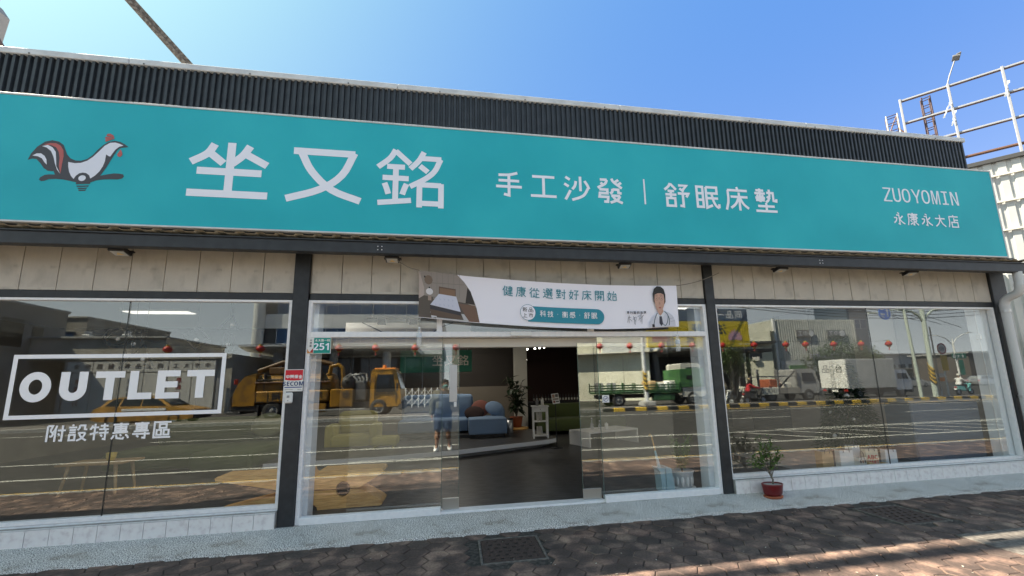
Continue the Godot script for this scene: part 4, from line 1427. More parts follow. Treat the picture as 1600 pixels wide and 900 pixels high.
		var off := -0.5 * n * p
		for k in n + 1:   # bars across, and between them staggered short bars
			b.bx(-w / 2 + 0.004, w / 2 - 0.004, -0.03, -0.002, off + k * p - 0.022, off + k * p + 0.022, 0.004)
		b.bx(-w / 2 + 0.004, w / 2 - 0.004, -0.03, -0.0022, -w / 2 + 0.004, off - 0.018, 0.003)
		b.bx(-w / 2 + 0.004, w / 2 - 0.004, -0.03, -0.0022, -off + 0.018, w / 2 - 0.004, 0.003)
		for k in n:
			for m in 7:
				var x := off + m * p + (0.02 if k % 2 else -0.012)
				b.bx(x - 0.024, x + 0.024, -0.03, -0.0026, off + k * p + 0.018, off + (k + 1) * p - 0.018)
			for e in [-1, 1]:
				b.bx(e * (w / 2 - 0.004), e * (w / 2 - 0.055), -0.03, -0.0028, off + k * p + 0.018, off + (k + 1) * p - 0.018)
		done(b, "iron_grid", nmat("iron", noise_tex(0.06, [[0.2, 0.035, 0.024, 0.021], [0.8, 0.085, 0.055, 0.045]], 256), 0.5, 0.75) if i == 0 else M.iron, s)
	# concrete manhole slab at the lower right
	s = thing("manhole_slab", "square concrete manhole slab with slots at the lower right of the pavement", "slab", Vector3(5.35, 0, 2.05))
	b = B.new()
	b.bx(-0.55, 0.55, -0.05, 0.006, -0.42, 0.42, 0.008)
	done(b, "slab", M.worn_cement, s)
	for x in [-0.35, 0.3]:
		for z in [-0.22, 0.22]:
			b = B.new()
			b.bx(x - 0.09, x + 0.09, 0.002, 0.008, z - 0.02, z + 0.02)
			done(b, "slot", M.black, s)
	# rain pipe at the right end
	s = thing("rain_pipe", "grey plastic rain pipe with an elbow at the right end of the shop", "pipe", Vector3(8.565, 0.05, 0.15))
	o = s.position
	b = B.new(o)
	b.cyl(Vector3(8.565, 3.10, 0.36), Vector3(8.565, 2.86, 0.36), 0.055, -1, 16)
	b.tube([Vector3(8.565, 2.90, 0.36), Vector3(8.565, 2.82, 0.35), Vector3(8.565, 2.77, 0.31), Vector3(8.565, 2.75, 0.25), Vector3(8.565, 2.73, 0.20), Vector3(8.565, 2.69, 0.15), Vector3(8.565, 2.62, 0.13), Vector3(8.565, 2.5, 0.13)], 0.06, 16)
	b.cyl(Vector3(8.565, 2.6, 0.13), Vector3(8.565, 0.05, 0.13), 0.055, -1, 16)
	done(b, "pipe", M.pvc, s)
	for y in [2.52, 1.2, 0.45, 2.9]:
		b = B.new(o)
		var z := 0.36 if y == 2.9 else 0.13
		b.cyl(Vector3(8.565, y - 0.02, z), Vector3(8.565, y + 0.02, z), 0.063, -1, 16)
		done(b, "collar", M.alu if y != 2.9 else M.pvc, s)
	# fallen leaves and litter specks on the pavement
	b = B.new()
	for i in 150:
		var p := Vector3(rng.randf_range(-2.5, 7.5), 0.0045, rng.randf_range(0.55, 2.4))
		var a := rng.randf() * TAU
		var r := rng.randf_range(0.004, 0.013)
		var d1 := Vector3(cos(a), 0.15, sin(a)) * r
		var d2 := Vector3(-sin(a), 0.1, cos(a)) * r * 0.5
		b.fq(p - d1, p - d2, p + d1, p + d2, Vector3.UP)
	var lt := done(b, "leaf_litter", mat("litter", 0.55, 0.50, 0.40, 0.9))
	lt.set_meta("kind", "stuff")
	lt.set_meta("label", "pale fallen leaf bits scattered over the dark pavers")
	lt.set_meta("category", "litter")

func window_lettering() -> void:
	var s := thing("window_lettering", "white outlet lettering in a box with a line of characters on the left window", "lettering", Vector3(-3.6, 1.05, 0.006))
	var o := s.position
	var b := B.new(o)
	b.F = Transform3D(Basis(), Vector3(0, 0, 0.006))
	b.ribbon([Vector2(-4.60, 1.965), Vector2(-2.615, 1.965), Vector2(-2.615, 1.335), Vector2(-4.60, 1.335)], 0.042, true)
	done(b, "frame_line", M.film_white, s)
	b = B.new(o)
	b.F = Transform3D(Basis(), Vector3(0, 0, 0.006))
	var y0 := 1.492
	var y1 := 1.798
	var w := 0.083
	var xs := [-4.50, -4.168, -3.838, -3.525, -3.262, -2.962]
	b.ring(Vector2(-4.384, (y0 + y1) * 0.5), Vector2(0.100, 0.118), w * 0.95)
	var x: float = xs[1]
	var u := [Vector2(x + w * 0.5, y1)]
	for i in 13:
		var a := PI + PI * i / 12.0
		u.append(Vector2(x + 0.125 + cos(a) * (0.125 - w * 0.5), y0 + 0.127 + sin(a) * (0.127 - w * 0.5)))
	u.append(Vector2(x + 0.25 - w * 0.5, y1))
	b.ribbon(u, w)
	x = xs[2]
	b.ribbon([Vector2(x - 0.01, y1 - w * 0.42), Vector2(x + 0.265, y1 - w * 0.42)], w * 0.84)
	b.ribbon([Vector2(x + 0.128, y1 - 0.02), Vector2(x + 0.128, y0)], w)
	x = xs[3]
	b.ribbon([Vector2(x + w * 0.5, y1), Vector2(x + w * 0.5, y0)], w)
	b.ribbon([Vector2(x, y0 + w * 0.42), Vector2(x + 0.225, y0 + w * 0.42)], w * 0.84)
	x = xs[4]
	b.ribbon([Vector2(x + w * 0.5, y1), Vector2(x + w * 0.5, y0)], w)
	for f in [[y1 - w * 0.4, 0.225], [(y0 + y1) * 0.5, 0.205], [y0 + w * 0.4, 0.23]]:
		b.ribbon([Vector2(x, f[0]), Vector2(x + f[1], f[0])], w * 0.8)
	x = xs[5]
	b.ribbon([Vector2(x - 0.01, y1 - w * 0.42), Vector2(x + 0.265, y1 - w * 0.42)], w * 0.84)
	b.ribbon([Vector2(x + 0.128, y1 - 0.02), Vector2(x + 0.128, y0)], w)
	done(b, "large_letters", M.film_white, s)
	b = B.new(o)
	b.F = Transform3D(Basis(), Vector3(0, 0, 0.006))
	words(b, "附設特惠專區", -4.225, 1.252, 0.18, 0.196, 0.019)
	done(b, "small_characters", M.film_white, s)

func leaf_blade(b: B, p: Vector3, dir: Vector3, len: float, wid: float) -> void:
	var d := dir.normalized()
	var side := d.cross(Vector3.UP + Vector3(0.01, 0, 0.02)).normalized() * wid * 0.5
	var up := side.cross(d).normalized() * wid * 0.18
	var m := p + d * len * 0.45
	var tip := p + d * len + Vector3.DOWN * len * 0.12
	b.tri(p, m + side + up, m)
	b.tri(p, m, m - side + up)
	b.tri(m, m + side + up, tip)
	b.tri(m, tip, m - side + up)

func potted_shrub() -> void:
	var s := thing("potted_shrub", "small leafy shrub in a dark red oval pot before the right window", "plant", Vector3(3.98, 0.055, 0.24))
	var b := B.new()
	var sq := Basis.from_scale(Vector3(1.0, 1.0, 0.72))
	b.lathe(Vector3.ZERO, [Vector2(0.0, 0.03), Vector2(0.098, 0.03), Vector2(0.118, 0.055), Vector2(0.135, 0.155), Vector2(0.139, 0.172), Vector2(0.130, 0.175), Vector2(0.125, 0.155)], 28, sq)
	done(b, "pot", M.maroon, s)
	b = B.new()
	b.lathe(Vector3.ZERO, [Vector2(0.0, 0.0), Vector2(0.11, 0.0), Vector2(0.128, 0.026), Vector2(0.12, 0.03), Vector2(0.0, 0.022)], 28, sq)
	done(b, "saucer", M.terracotta, s)
	b = B.new()
	b.lathe(Vector3.ZERO, [Vector2(0.127, 0.158), Vector2(0.0, 0.163)], 24, sq)
	done(b, "soil", M.concrete, s)
	b = B.new()
	var leaves := B.new()
	var r := RandomNumberGenerator.new()
	r.seed = 5
	var tips := [Vector3(-0.30, 0.44, 0.0), Vector3(-0.16, 0.56, 0.03), Vector3(-0.14, 0.74, 0.02), Vector3(-0.02, 0.55, -0.03), Vector3(0.05, 0.72, 0.0), Vector3(0.12, 0.62, 0.03), Vector3(0.17, 0.50, 0.0), Vector3(-0.22, 0.50, -0.03), Vector3(0.02, 0.46, 0.05), Vector3(-0.06, 0.66, 0.04)]
	b.tube([Vector3(0.01, 0.15, 0), Vector3(0.015, 0.22, 0.005), Vector3(-0.02, 0.30, 0.0), Vector3(-0.02, 0.36, 0.0)], 0.011, 7)
	for t in tips:
		var start := Vector3(0.0, r.randf_range(0.22, 0.34), 0)
		var mid: Vector3 = start.lerp(t, 0.5) + Vector3(r.randf_range(-0.03, 0.03), 0.01, r.randf_range(-0.03, 0.03))
		b.tube([start, mid, t], 0.0045, 5)
		for i in 60:
			var k := r.randf_range(0.45, 1.04)
			var p: Vector3 = start.lerp(mid, k * 2.0) if k < 0.5 else mid.lerp(t, k * 2.0 - 1.0)
			p += Vector3(r.randf_range(-1, 1), r.randf_range(-1, 1), r.randf_range(-1, 1)) * 0.028
			leaf_blade(leaves, p, Vector3(r.randf_range(-1, 1), r.randf_range(-0.3, 0.9), r.randf_range(-1, 1)), r.randf_range(0.035, 0.062), r.randf_range(0.018, 0.028))
	done(b, "branches", M.bark, s)
	done(leaves, "foliage", M.leaf, s)

# ---------- inside the shop ----------
func soft_box(b: B, x0: float, x1: float, y0: float, y1: float, z0: float, z1: float, r := 0.04) -> void:
	var c := Vector3(x0 + x1, y0 + y1, z0 + z1) * 0.5
	var h := Vector3(x1 - x0, y1 - y0, z1 - z0) * 0.5
	b.smooth(true)
	for ax in 3:
		var u := (ax + 1) % 3
		var w := (ax + 2) % 3
		var tu := steps_of(h[u], r)
		var tw := steps_of(h[w], r)
		for sn in [-1.0, 1.0]:
			for i in 6:
				for j in 6:
					var pts := []
					for k in [[0, 0], [1, 0], [1, 1], [0, 1]]:
						var p := Vector3.ZERO
						p[ax] = sn * h[ax]
						p[u] = tu[i + k[0]]
						p[w] = tw[j + k[1]]
						var cl := p.clamp(-(h - Vector3.ONE * r), h - Vector3.ONE * r)
						var d := p - cl
						if d.length() > 0.0:
							p = cl + d.normalized() * r
						var belly := (1.0 - pow(p[u] / h[u], 2.0)) * (1.0 - pow(p[w] / h[w], 2.0))
						p[ax] += sn * belly * minf(0.02, r * 0.3)
						pts.append(c + p)
					var nn := Vector3.ZERO
					nn[ax] = sn
					b.fq(pts[0], pts[1], pts[2], pts[3], nn)
	b.smooth(false)

func steps_of(h: float, r: float) -> Array:
	return [-h, -h + r * 0.35, -h + r, 0.0, h - r, h - r * 0.35, h]

func cushion(called: String, p: Node3D, x0: float, x1: float, y0: float, y1: float, z0: float, z1: float, m: Material, r := 0.05) -> void:
	var b := B.new(p.position)
	soft_box(b, x0, x1, y0, y1, z0, z1, r)
	done(b, called, m, p)

func tilt_pillow(called: String, p: Node3D, c: Vector3, s: Vector3, q: Basis, m: Material) -> void:
	var b := B.new(p.position)
	b.ball(c, s, 16, 10, q)
	done(b, called, m, p)

func interior() -> void:
	var s: Node3D
	var b: B
	var o: Vector3
	# ceiling lamps
	var lamp0: Node3D
	var spots := [[-6.0, -4.2, "far left behind the outlet window"], [-2.7, -2.3, "behind the first dark pillar"], [-0.3, -6.5, "deep inside left of the doorway"], [2.4, -10.0, "deepest inside, seen through the open door"], [5.0, -3.2, "behind the left part of the right window"], [7.3, -2.7, "behind the right part of the right window"]]
	for i in spots.size():
		var at := Vector3(spots[i][0], 3.24, spots[i][1])
		if i == 0:
			lamp0 = thing("ceiling_lamp", "lit oblong ceiling lamp " + spots[i][2], "lamp", at, "lit ceiling lamps in the shop")
			b = B.new()
			b.bx(-0.62, 0.62, -0.05, 0.0, -0.17, 0.17, 0.008)
			done(b, "housing", M.white, lamp0)
			for z in [-0.085, 0.085]:
				b = B.new()
				b.bx(-0.58, 0.58, -0.062, -0.05, z - 0.06, z + 0.06, 0.004)
				done(b, "diffuser", M.lamp_glow, lamp0)
		else:
			copy(lamp0, "lit oblong ceiling lamp " + spots[i][2], at)
		var al := AreaLight3D.new()
		al.name = "ceiling_light"
		al.area_size = Vector2(1.16, 0.3)
		al.light_energy = [0.25, 0.55, 0.9, 0.3, 0.4, 0.5][i]
		al.light_color = Color(1.0, 0.97, 0.9)
		al.shadow_enabled = true
		add_child(al, true)
		al.position = at + Vector3(0, -0.075, 0)
		al.rotation.x = -PI / 2
	# track spots at the back
	s = thing("track_lights", "row of small white track spots under the dark ceiling at the back", "lamp", Vector3(3.2, 3.2, -10))
	o = s.position
	b = B.new(o)
	b.bx(1.6, 5.2, 3.18, 3.22, -9.02, -8.98)
	b.bx(1.6, 3.6, 2.96, 3.0, -11.02, -10.98)
	done(b, "track", M.black, s)
	for p in [[2.15, 2.78, -9.0], [2.40, 2.80, -9.0], [2.67, 2.82, -9.0], [2.84, 2.84, -9.0], [3.0, 2.86, -9.0], [2.55, 2.60, -11.0], [2.68, 2.56, -11.0], [2.62, 2.38, -11.0]]:
		b = B.new(o)
		b.cyl(Vector3(p[0], p[1] + 0.02, p[2]), Vector3(p[0], 3.2, p[2]), 0.012, -1, 6)
		b.cyl(Vector3(p[0], p[1] + 0.10, p[2] - 0.03), Vector3(p[0], p[1], p[2]), 0.04, -1, 10)
		done(b, "spot_body", M.black, s)
		b = B.new(o)
		b.ball(Vector3(p[0], p[1] - 0.005, p[2] + 0.012), Vector3.ONE * 0.034, 10, 6)
		done(b, "bulb", M.spot_glow, s)
	# partitions and column
	s = thing("partition_wall", "dark brown partition with a beige lower half behind the blue sofa", "wall", Vector3(-0.8, 0.105, -8.2))
	o = s.position
	b = B.new(o)
	b.bx(-3.5, 2.05, 1.55, 3.25, -8.3, -8.2, 0.0)
	done(b, "upper_panel", mat("brown_panel", 0.035, 0.028, 0.024, 0.6), s)
	b = B.new(o)
	b.bx(-3.5, 2.05, 0.105, 1.545, -8.3, -8.19)
	done(b, "lower_panel", mat("beige_panel", 0.22, 0.19, 0.155, 0.7), s)
	b = B.new(o)
	for k in 4:
		b.bx(-3.5, 2.05, 1.9 + 0.35 * k, 1.905 + 0.35 * k, -8.2, -8.192)
	done(b, "seam", M.black, s)
	s = thing("square_column", "pale square column behind the tall indoor plant", "column", Vector3(2.0, 0.105, -7.8))
	o = s.position
	b = B.new(o)
	b.bx(1.76, 2.16, 0.105, 3.25, -8.0, -7.7, 0.01)
	done(b, "shaft", M.offwhite, s)
	b = B.new(o)
	b.bx(1.70, 2.22, 2.9, 3.24, -8.05, -7.65, 0.01)
	done(b, "head", M.tan_render, s)
	# platform with a curved front
	s = thing("display_platform", "low grey platform with a pale curved front under the blue sofa", "platform", Vector3(0, 0.105, -5.5))
	o = s.position
	b = B.new(o)
	var edge := [Vector2(-3.4, -3.1), Vector2(-1.5, -3.25), Vector2(0.03, -3.62), Vector2(1.0, -4.06), Vector2(1.7, -4.36), Vector2(2.15, -4.58), Vector2(2.36, -4.78), Vector2(2.42, -5.02), Vector2(2.30, -5.35), Vector2(2.0, -8.1), Vector2(-3.4, -8.1)]
	var lay := Transform3D(Basis(Vector3.RIGHT, Vector3(0, 0, 1), Vector3.DOWN), Vector3(0, 0.275, 0))
	b.prism(edge, lay, 0.085)
	done(b, "edge_band", mat("platform_edge", 0.58, 0.60, 0.62, 0.5), s)
	b = B.new(o)
	var inner := []
	for p in edge:
		inner.append(Vector2(p.x * 0.95 - 0.06, p.y - 0.16 if p.y > -8.0 else p.y))
	b.prism(inner, Transform3D(lay.basis, Vector3(0, 0.19, 0)), 0.085)
	done(b, "recessed_base", M.mid_grey, s)
	b = B.new(o)
	var top := []
	for p in edge:
		top.append(Vector2(p.x - 0.02, p.y - 0.03))
	b.prism(top, Transform3D(lay.basis, Vector3(0, 0.279, 0)), 0.004)
	done(b, "top_board", M.floor_wood, s)
	# blue corner sofa
	s = thing("blue_sofa", "blue corner sofa with a chaise and loose cushions on the platform", "sofa", Vector3(0, 0.28, -6))
	cushion("chaise", s, 0.28, 1.24, 0.36, 0.74, -6.75, -5.42, M.blue_sofa, 0.035)
	cushion("seat", s, -1.5, 0.28, 0.40, 0.72, -6.8, -5.95, M.blue_sofa, 0.06)
	cushion("backrest", s, -1.5, 0.42, 0.60, 1.34, -7.05, -6.72, M.blue_sofa, 0.09)
	cushion("armrest", s, 0.95, 1.28, 0.60, 0.98, -7.0, -6.3, M.blue_sofa, 0.09)
	tilt_pillow("scatter_cushion", s, Vector3(0.62, 0.95, -6.45), Vector3(0.26, 0.24, 0.09), Basis(Vector3.RIGHT, -0.4) * Basis(Vector3.BACK, 0.3), mat("rose_cloth", 0.20, 0.075, 0.06, 0.9))
	tilt_pillow("scatter_cushion", s, Vector3(0.45, 0.84, -6.3), Vector3(0.27, 0.20, 0.07), Basis(Vector3.RIGHT, -0.5), mat("plum_cloth", 0.035, 0.018, 0.018, 0.9))
	tilt_pillow("scatter_cushion", s, Vector3(1.0, 0.95, -6.35), Vector3(0.26, 0.20, 0.08), Basis(Vector3.RIGHT, -0.5) * Basis(Vector3.BACK, -0.3), M.blue_sofa)
	b = B.new(s.position)
	b.bx(-1.45, 1.2, 0.28, 0.36, -6.95, -5.55)
	done(b, "base", M.black, s)
	s = thing("steel_bin", "small steel bin beside the chaise of the blue sofa", "bin", Vector3(1.40, 0.28, -6.2))
	b = B.new()
	b.lathe(Vector3.ZERO, [Vector2(0, 0), Vector2(0.09, 0), Vector2(0.09, 0.36), Vector2(0.08, 0.36)], 18)
	done(b, "drum", M.alu, s)
	b = B.new()
	b.lathe(Vector3(0, 0.36, 0), [Vector2(0.093, 0), Vector2(0.093, 0.03), Vector2(0.0, 0.045)], 18)
	done(b, "lid", M.black, s)
	# indoor plant
	s = thing("indoor_plant", "tall broad-leaved indoor plant in a terracotta pot inside the doorway", "plant", Vector3(1.72, 0.28, -7.2))
	b = B.new()
	b.lathe(Vector3.ZERO, [Vector2(0, 0), Vector2(0.14, 0), Vector2(0.19, 0.34), Vector2(0.20, 0.36), Vector2(0.18, 0.36), Vector2(0.17, 0.30), Vector2(0, 0.31)], 24)
	done(b, "pot", M.terracotta, s)
	b = B.new()
	b.lathe(Vector3.ZERO, [Vector2(0, 0.0), Vector2(0.34, 0.0), Vector2(0.36, 0.05), Vector2(0.2, 0.06)], 24)
	done(b, "saucer", M.oak, s)
	b = B.new()
	var lv := B.new()
	var r := RandomNumberGenerator.new()
	r.seed = 9
	for k in 6:
		var a := k * 1.05
		var tip := Vector3(cos(a) * r.randf_range(0.08, 0.30), r.randf_range(1.2, 1.72), sin(a) * 0.22)
		var mid := Vector3(tip.x * 0.3, tip.y * 0.55, tip.z * 0.3)
		b.tube([Vector3(0, 0.3, 0), mid, tip], 0.012, 6)
		for i in 26:
			var t := r.randf_range(0.25, 1.0)
			var p := Vector3(0, 0.3, 0).lerp(mid, t * 2.0) if t < 0.5 else mid.lerp(tip, t * 2.0 - 1.0)
			leaf_blade(lv, p, Vector3(r.randf_range(-1, 1), r.randf_range(-0.5, 0.8), r.randf_range(-1, 1)), r.randf_range(0.18, 0.34), r.randf_range(0.09, 0.15))
	done(b, "stems", M.bark, s)
	done(lv, "foliage", M.leaf_dark, s)
	# white side shelf
	s = thing("white_side_shelf", "small white shelf with crossed side lattices standing on the platform edge", "shelf", Vector3(2.0, 0.28, -4.98))
	s.rotation.y = -0.12
	b = B.new()
	for x in [-0.17, 0.17]:
		for z in [-0.15, 0.15]:
			b.bx(x - 0.018, x + 0.018, 0.0, 0.74, z - 0.018, z + 0.018, 0.003)
	done(b, "posts", M.white, s)
	b = B.new()
	b.bx(-0.21, 0.21, 0.74, 0.765, -0.19, 0.19, 0.004)
	done(b, "top_board", M.white, s)
	for y in [0.05, 0.38]:
		b = B.new()
		b.bx(-0.17, 0.17, y, y + 0.02, -0.15, 0.15, 0.002)
		done(b, "shelf_board", M.white, s)
	b = B.new()
	b.bx(-0.152, 0.152, 0.62, 0.738, 0.10, 0.15, 0.003)
	done(b, "drawer_front", M.white, s)
	b = B.new()
	b.ball(Vector3(0, 0.68, 0.16), Vector3.ONE * 0.012, 8, 6)
	done(b, "drawer_knob", M.grey, s)
	for x in [-0.17, 0.17]:
		for y in [0.22, 0.51]:
			b = B.new()
			for e in [-1, 1]:
				b.box(Vector3(x, y, 0.0), Vector3(0.012, 0.018, 0.40), 0.0, Basis(Vector3.RIGHT, e * 0.75))
			done(b, "lattice", M.white, s)
	for k in 2:
		b = B.new()
		for i in 5:
			b.box(Vector3(-0.08 + i * 0.028, 0.17 + k * 0.33, 0.02), Vector3(0.02, 0.20, 0.14), 0.002, Basis(Vector3.BACK, 0.08 * sin(i * 2.0 + k)))
		done(b, "catalogues", M.offwhite, s)
	for i in 2:
		s = thing("spray_bottle", ["clear bottle with a dark pump on top of the white side shelf", "slim white bottle on top of the white side shelf"][i], "bottle", Vector3([1.93, 2.06][i], 1.045, -4.95))
		b = B.new()
		b.lathe(Vector3.ZERO, [Vector2(0, 0), Vector2(0.035, 0), Vector2(0.035, 0.13), Vector2(0.012, 0.16), Vector2(0.012, 0.19)], 14)
		done(b, "body", [M.mid_grey, M.white][i], s)
		b = B.new()
		b.bx(-0.03, 0.012, 0.19, 0.215, -0.012, 0.012, 0.003)
		done(b, "pump", M.black, s)
	# sign on a slim stand
	s = thing("poster_stand", "slim black stand holding a tilted picture sheet in the doorway", "stand", Vector3(2.25, 0.105, -4.35))
	b = B.new()
	b.lathe(Vector3.ZERO, [Vector2(0, 0), Vector2(0.14, 0), Vector2(0.14, 0.012), Vector2(0, 0.02)], 20)
	done(b, "foot", M.black, s)
	b = B.new()
	b.cyl(Vector3(0, 0.01, 0), Vector3(0, 1.02, 0), 0.011, -1, 8)
	done(b, "pole", M.black, s)
	b = B.new()
	var qs := Basis(Vector3.BACK, 0.10) * Basis(Vector3.RIGHT, -0.3)
	b.box(Vector3(0, 1.12, 0.02), Vector3(0.17, 0.24, 0.01), 0.0, qs)
	done(b, "board", M.white, s)
	b = B.new()
	b.F = Transform3D(qs, Vector3(0, 1.12, 0.02) + qs * Vector3(0, 0, 0.006))
	b.col(0.35, 0.2, 0.14)
	b.rect(-0.07, -0.01, 0.02, 0.10)
	b.col(0.14, 0.12, 0.12)
	b.rect(0.0, 0.07, 0.03, 0.10)
	b.col(0.3, 0.27, 0.24)
	b.rect(-0.07, 0.07, -0.04, 0.01)
	b.col(0.2, 0.05, 0.04)
	b.rect(-0.07, -0.02, -0.10, -0.05)
	b.col(0.1, 0.1, 0.1)
	b.rect(-0.01, 0.07, -0.09, -0.06)
	done(b, "picture_sheet", M.print, s)
	# white coffee table
	s = thing("white_coffee_table", "low white coffee table with waterfall sides right of the doorway", "table", Vector3(3.55, 0.105, -4.8))
	s.rotation.y = 0.34
	b = B.new()
	b.bx(-0.75, 0.75, 0.30, 0.34, -0.40, 0.40, 0.004)
	done(b, "tabletop", M.white, s)
	for x in [-0.73, 0.73]:
		b = B.new()
		b.bx(x - 0.02, x + 0.02, 0, 0.30, -0.40, 0.40, 0.003)
		done(b, "side_panel", M.white, s)
	for i in 3:
		var g := thing("glass_bottle", ["tall clear bottle on the white coffee table", "short clear bottle on the white coffee table", "small white box-shaped bottle on the white coffee table"][i], "bottle", Vector3([3.25, 3.42, 3.60][i], 0.447, [-4.78, -4.70, -4.72][i]))
		b = B.new()
		if i < 2:
			b.lathe(Vector3.ZERO, [Vector2(0, 0), Vector2(0.04, 0), Vector2(0.04, 0.12 - i * 0.02), Vector2(0.012, 0.17 - i * 0.03), Vector2(0.012, 0.25 - i * 0.06)], 14)
		else:
			b.bx(-0.035, 0.035, 0, 0.13, -0.035, 0.035, 0.006)
		done(b, "body", M.bottle_plastic if i < 2 else M.white, g)
		b = B.new()
		b.lathe(Vector3(0, [0.25, 0.19, 0.13][i], 0), [Vector2(0.014, 0), Vector2(0.014, 0.02), Vector2(0, 0.02)], 10)
		done(b, "cap", M.alu, g)
	# dark shelf with bottles, low green sofa at the back right
	s = thing("dark_shelf", "dark low shelf with a row of small bottles deep in the shop", "shelf", Vector3(3.6, 0.105, -8.6))
	o = s.position
	b = B.new(o)
	b.bx(2.3, 5.2, 0.95, 1.0, -8.75, -8.35)
	b.bx(2.3, 5.2, 0.105, 0.95, -8.75, -8.65)
	done(b, "shelf_board", M.black, s)
	for i in 16:
		b = B.new(o)
		b.lathe(Vector3(2.5 + i * 0.1, 1.0, -8.5), [Vector2(0, 0), Vector2(0.028, 0), Vector2(0.028, 0.14), Vector2(0.012, 0.19), Vector2(0.012, 0.24), Vector2(0, 0.24)], 10)
		done(b, "bottle", M.dark_grey, s)
		b = B.new(o)
		b.lathe(Vector3(2.5 + i * 0.1, 1.04, -8.5), [Vector2(0.029, 0), Vector2(0.029, 0.07)], 10)
		done(b, "bottle_label", M.offwhite, s)
	s = thing("olive_sofa", "dark olive sofa deep inside right of the doorway", "sofa", Vector3(3.7, 0.105, -7.3))
	cushion("seat", s, 2.5, 5.0, 0.2, 0.55, -7.7, -6.8, M.green_sofa, 0.07)
	cushion("backrest", s, 2.5, 5.0, 0.45, 0.95, -8.0, -7.65, M.green_sofa, 0.08)
	cushion("armrest", s, 2.35, 2.6, 0.2, 0.75, -7.95, -6.8, M.green_sofa, 0.07)
	# hanging teal board with the shop's name
	s = thing("hanging_name_board", "dark green hanging board with three pale characters inside left of the doorway", "sign", Vector3(-0.43, 1.85, -3.5))
	o = s.position
	b = B.new(o)
	b.bx(-1.15, 0.29, 1.85, 2.30, -3.52, -3.48, 0.003)
	done(b, "board", M.deep_green, s)
	b = B.new(o)
	b.F = Transform3D(Basis(), Vector3(0, 0, -3.478))
	words(b, "坐又銘", -0.52, 2.20, 0.22, 0.26, 0.022)
	done(b, "board_characters", M.offwhite, s)
	b = B.new(o)
	for x in [-1.05, 0.2]:
		b.cyl(Vector3(x, 2.3, -3.5), Vector3(x, 3.25, -3.5), 0.004, -1, 5)
	done(b, "wire", M.grey, s)
	s = thing("white_soffit", "white soffit box with cables near the ceiling left of the doorway", "panel", Vector3(-1.2, 2.55, -3.0))
	o = s.position
	b = B.new(o)
	b.bx(-2.1, 0.25, 2.56, 2.80, -3.2, -3.0, 0.004)
	done(b, "box", M.white, s)
	b = B.new(o)
	b.tube([Vector3(-1.8, 2.8, -2.98), Vector3(-1.6, 2.70, -2.97), Vector3(-1.4, 2.60, -2.97), Vector3(-1.2, 2.57, -2.97)], 0.008, 5)
	b.tube([Vector3(-0.1, 2.8, -2.98), Vector3(-0.3, 2.72, -2.97), Vector3(-0.5, 2.60, -2.97)], 0.008, 5)
	done(b, "cable", M.black, s)
	s = thing("ceiling_track", "dark ceiling track with two box spots above the white soffit", "lamp", Vector3(-1.0, 3.0, -2.6))
	o = s.position
	b = B.new(o)
	b.bx(-1.6, -0.1, 2.78, 2.80, -2.45, -2.41)
	b.cyl(Vector3(-1.5, 2.8, -2.43), Vector3(-1.5, 3.25, -2.43), 0.006, -1, 5)
	b.cyl(Vector3(-0.2, 2.8, -2.43), Vector3(-0.2, 3.25, -2.43), 0.006, -1, 5)
	done(b, "rail", M.dark_grey, s)
	for x in [-1.35, -0.8]:
		b = B.new(o)
		b.bx(x - 0.07, x + 0.07, 2.68, 2.78, -2.47, -2.39, 0.004)
		done(b, "spot_box", M.dark_grey, s)
	clothespin_bench()
	# green corner sofa behind the left window
	s = thing("green_sofa", "olive green corner sofa behind the outlet lettering", "sofa", Vector3(-4.9, 0.105, -4.0))
	cushion("seat", s, -6.2, -4.5, 0.2, 0.52, -4.6, -3.5, M.green_sofa, 0.07)
	cushion("chaise", s, -4.55, -3.55, 0.2, 0.52, -5.0, -3.0, M.green_sofa, 0.08)
	cushion("backrest", s, -6.2, -3.55, 0.45, 1.0, -5.2, -4.85, M.green_sofa, 0.1)
	tilt_pillow("pillow", s, Vector3(-3.95, 0.85, -4.55), Vector3(0.33, 0.26, 0.12), Basis(Vector3.RIGHT, -0.4), mat("moss_cloth", 0.20, 0.22, 0.12, 0.9))
	s = thing("wooden_table", "low wooden table with splayed legs behind the outlet lettering", "table", Vector3(-5.35, 0.105, -2.35))
	b = B.new()
	b.bx(-0.42, 0.42, 0.42, 0.45, -0.25, 0.25, 0.008)
	done(b, "tabletop", M.pale_oak, s)
	for x in [-0.3, 0.3]:
		for z in [-0.16, 0.16]:
			b = B.new()
			b.cyl(Vector3(x * 1.2, 0, z * 1.2), Vector3(x, 0.42, z), 0.016, 0.024, 8)
			done(b, "leg", M.pale_oak, s)
	s = thing("yellow_pot", "small yellow pot on the low wooden table", "pot", Vector3(-5.2, 0.56, -2.3))
	b = B.new()
	b.lathe(Vector3.ZERO, [Vector2(0, 0), Vector2(0.05, 0), Vector2(0.065, 0.12), Vector2(0.055, 0.12), Vector2(0.05, 0.03), Vector2(0, 0.02)], 18)
	done(b, "bowl", mat("yellow_glaze", 0.6, 0.45, 0.08, 0.4), s)
	s = thing("yellow_armchair", "yellow fabric armchair behind the door glass", "chair", Vector3(-2.35, 0.105, -5.3))
	cushion("seat", s, -2.8, -1.95, 0.25, 0.52, -5.6, -4.9, M.yellow_cloth, 0.07)
	cushion("backrest", s, -2.8, -1.95, 0.5, 1.02, -5.8, -5.5, M.yellow_cloth, 0.09)
	cushion("armrest", s, -2.95, -2.75, 0.25, 0.75, -5.6, -4.95, M.yellow_cloth, 0.06)
	cushion("armrest", s, -2.0, -1.8, 0.25, 0.75, -5.6, -4.95, M.yellow_cloth, 0.06)
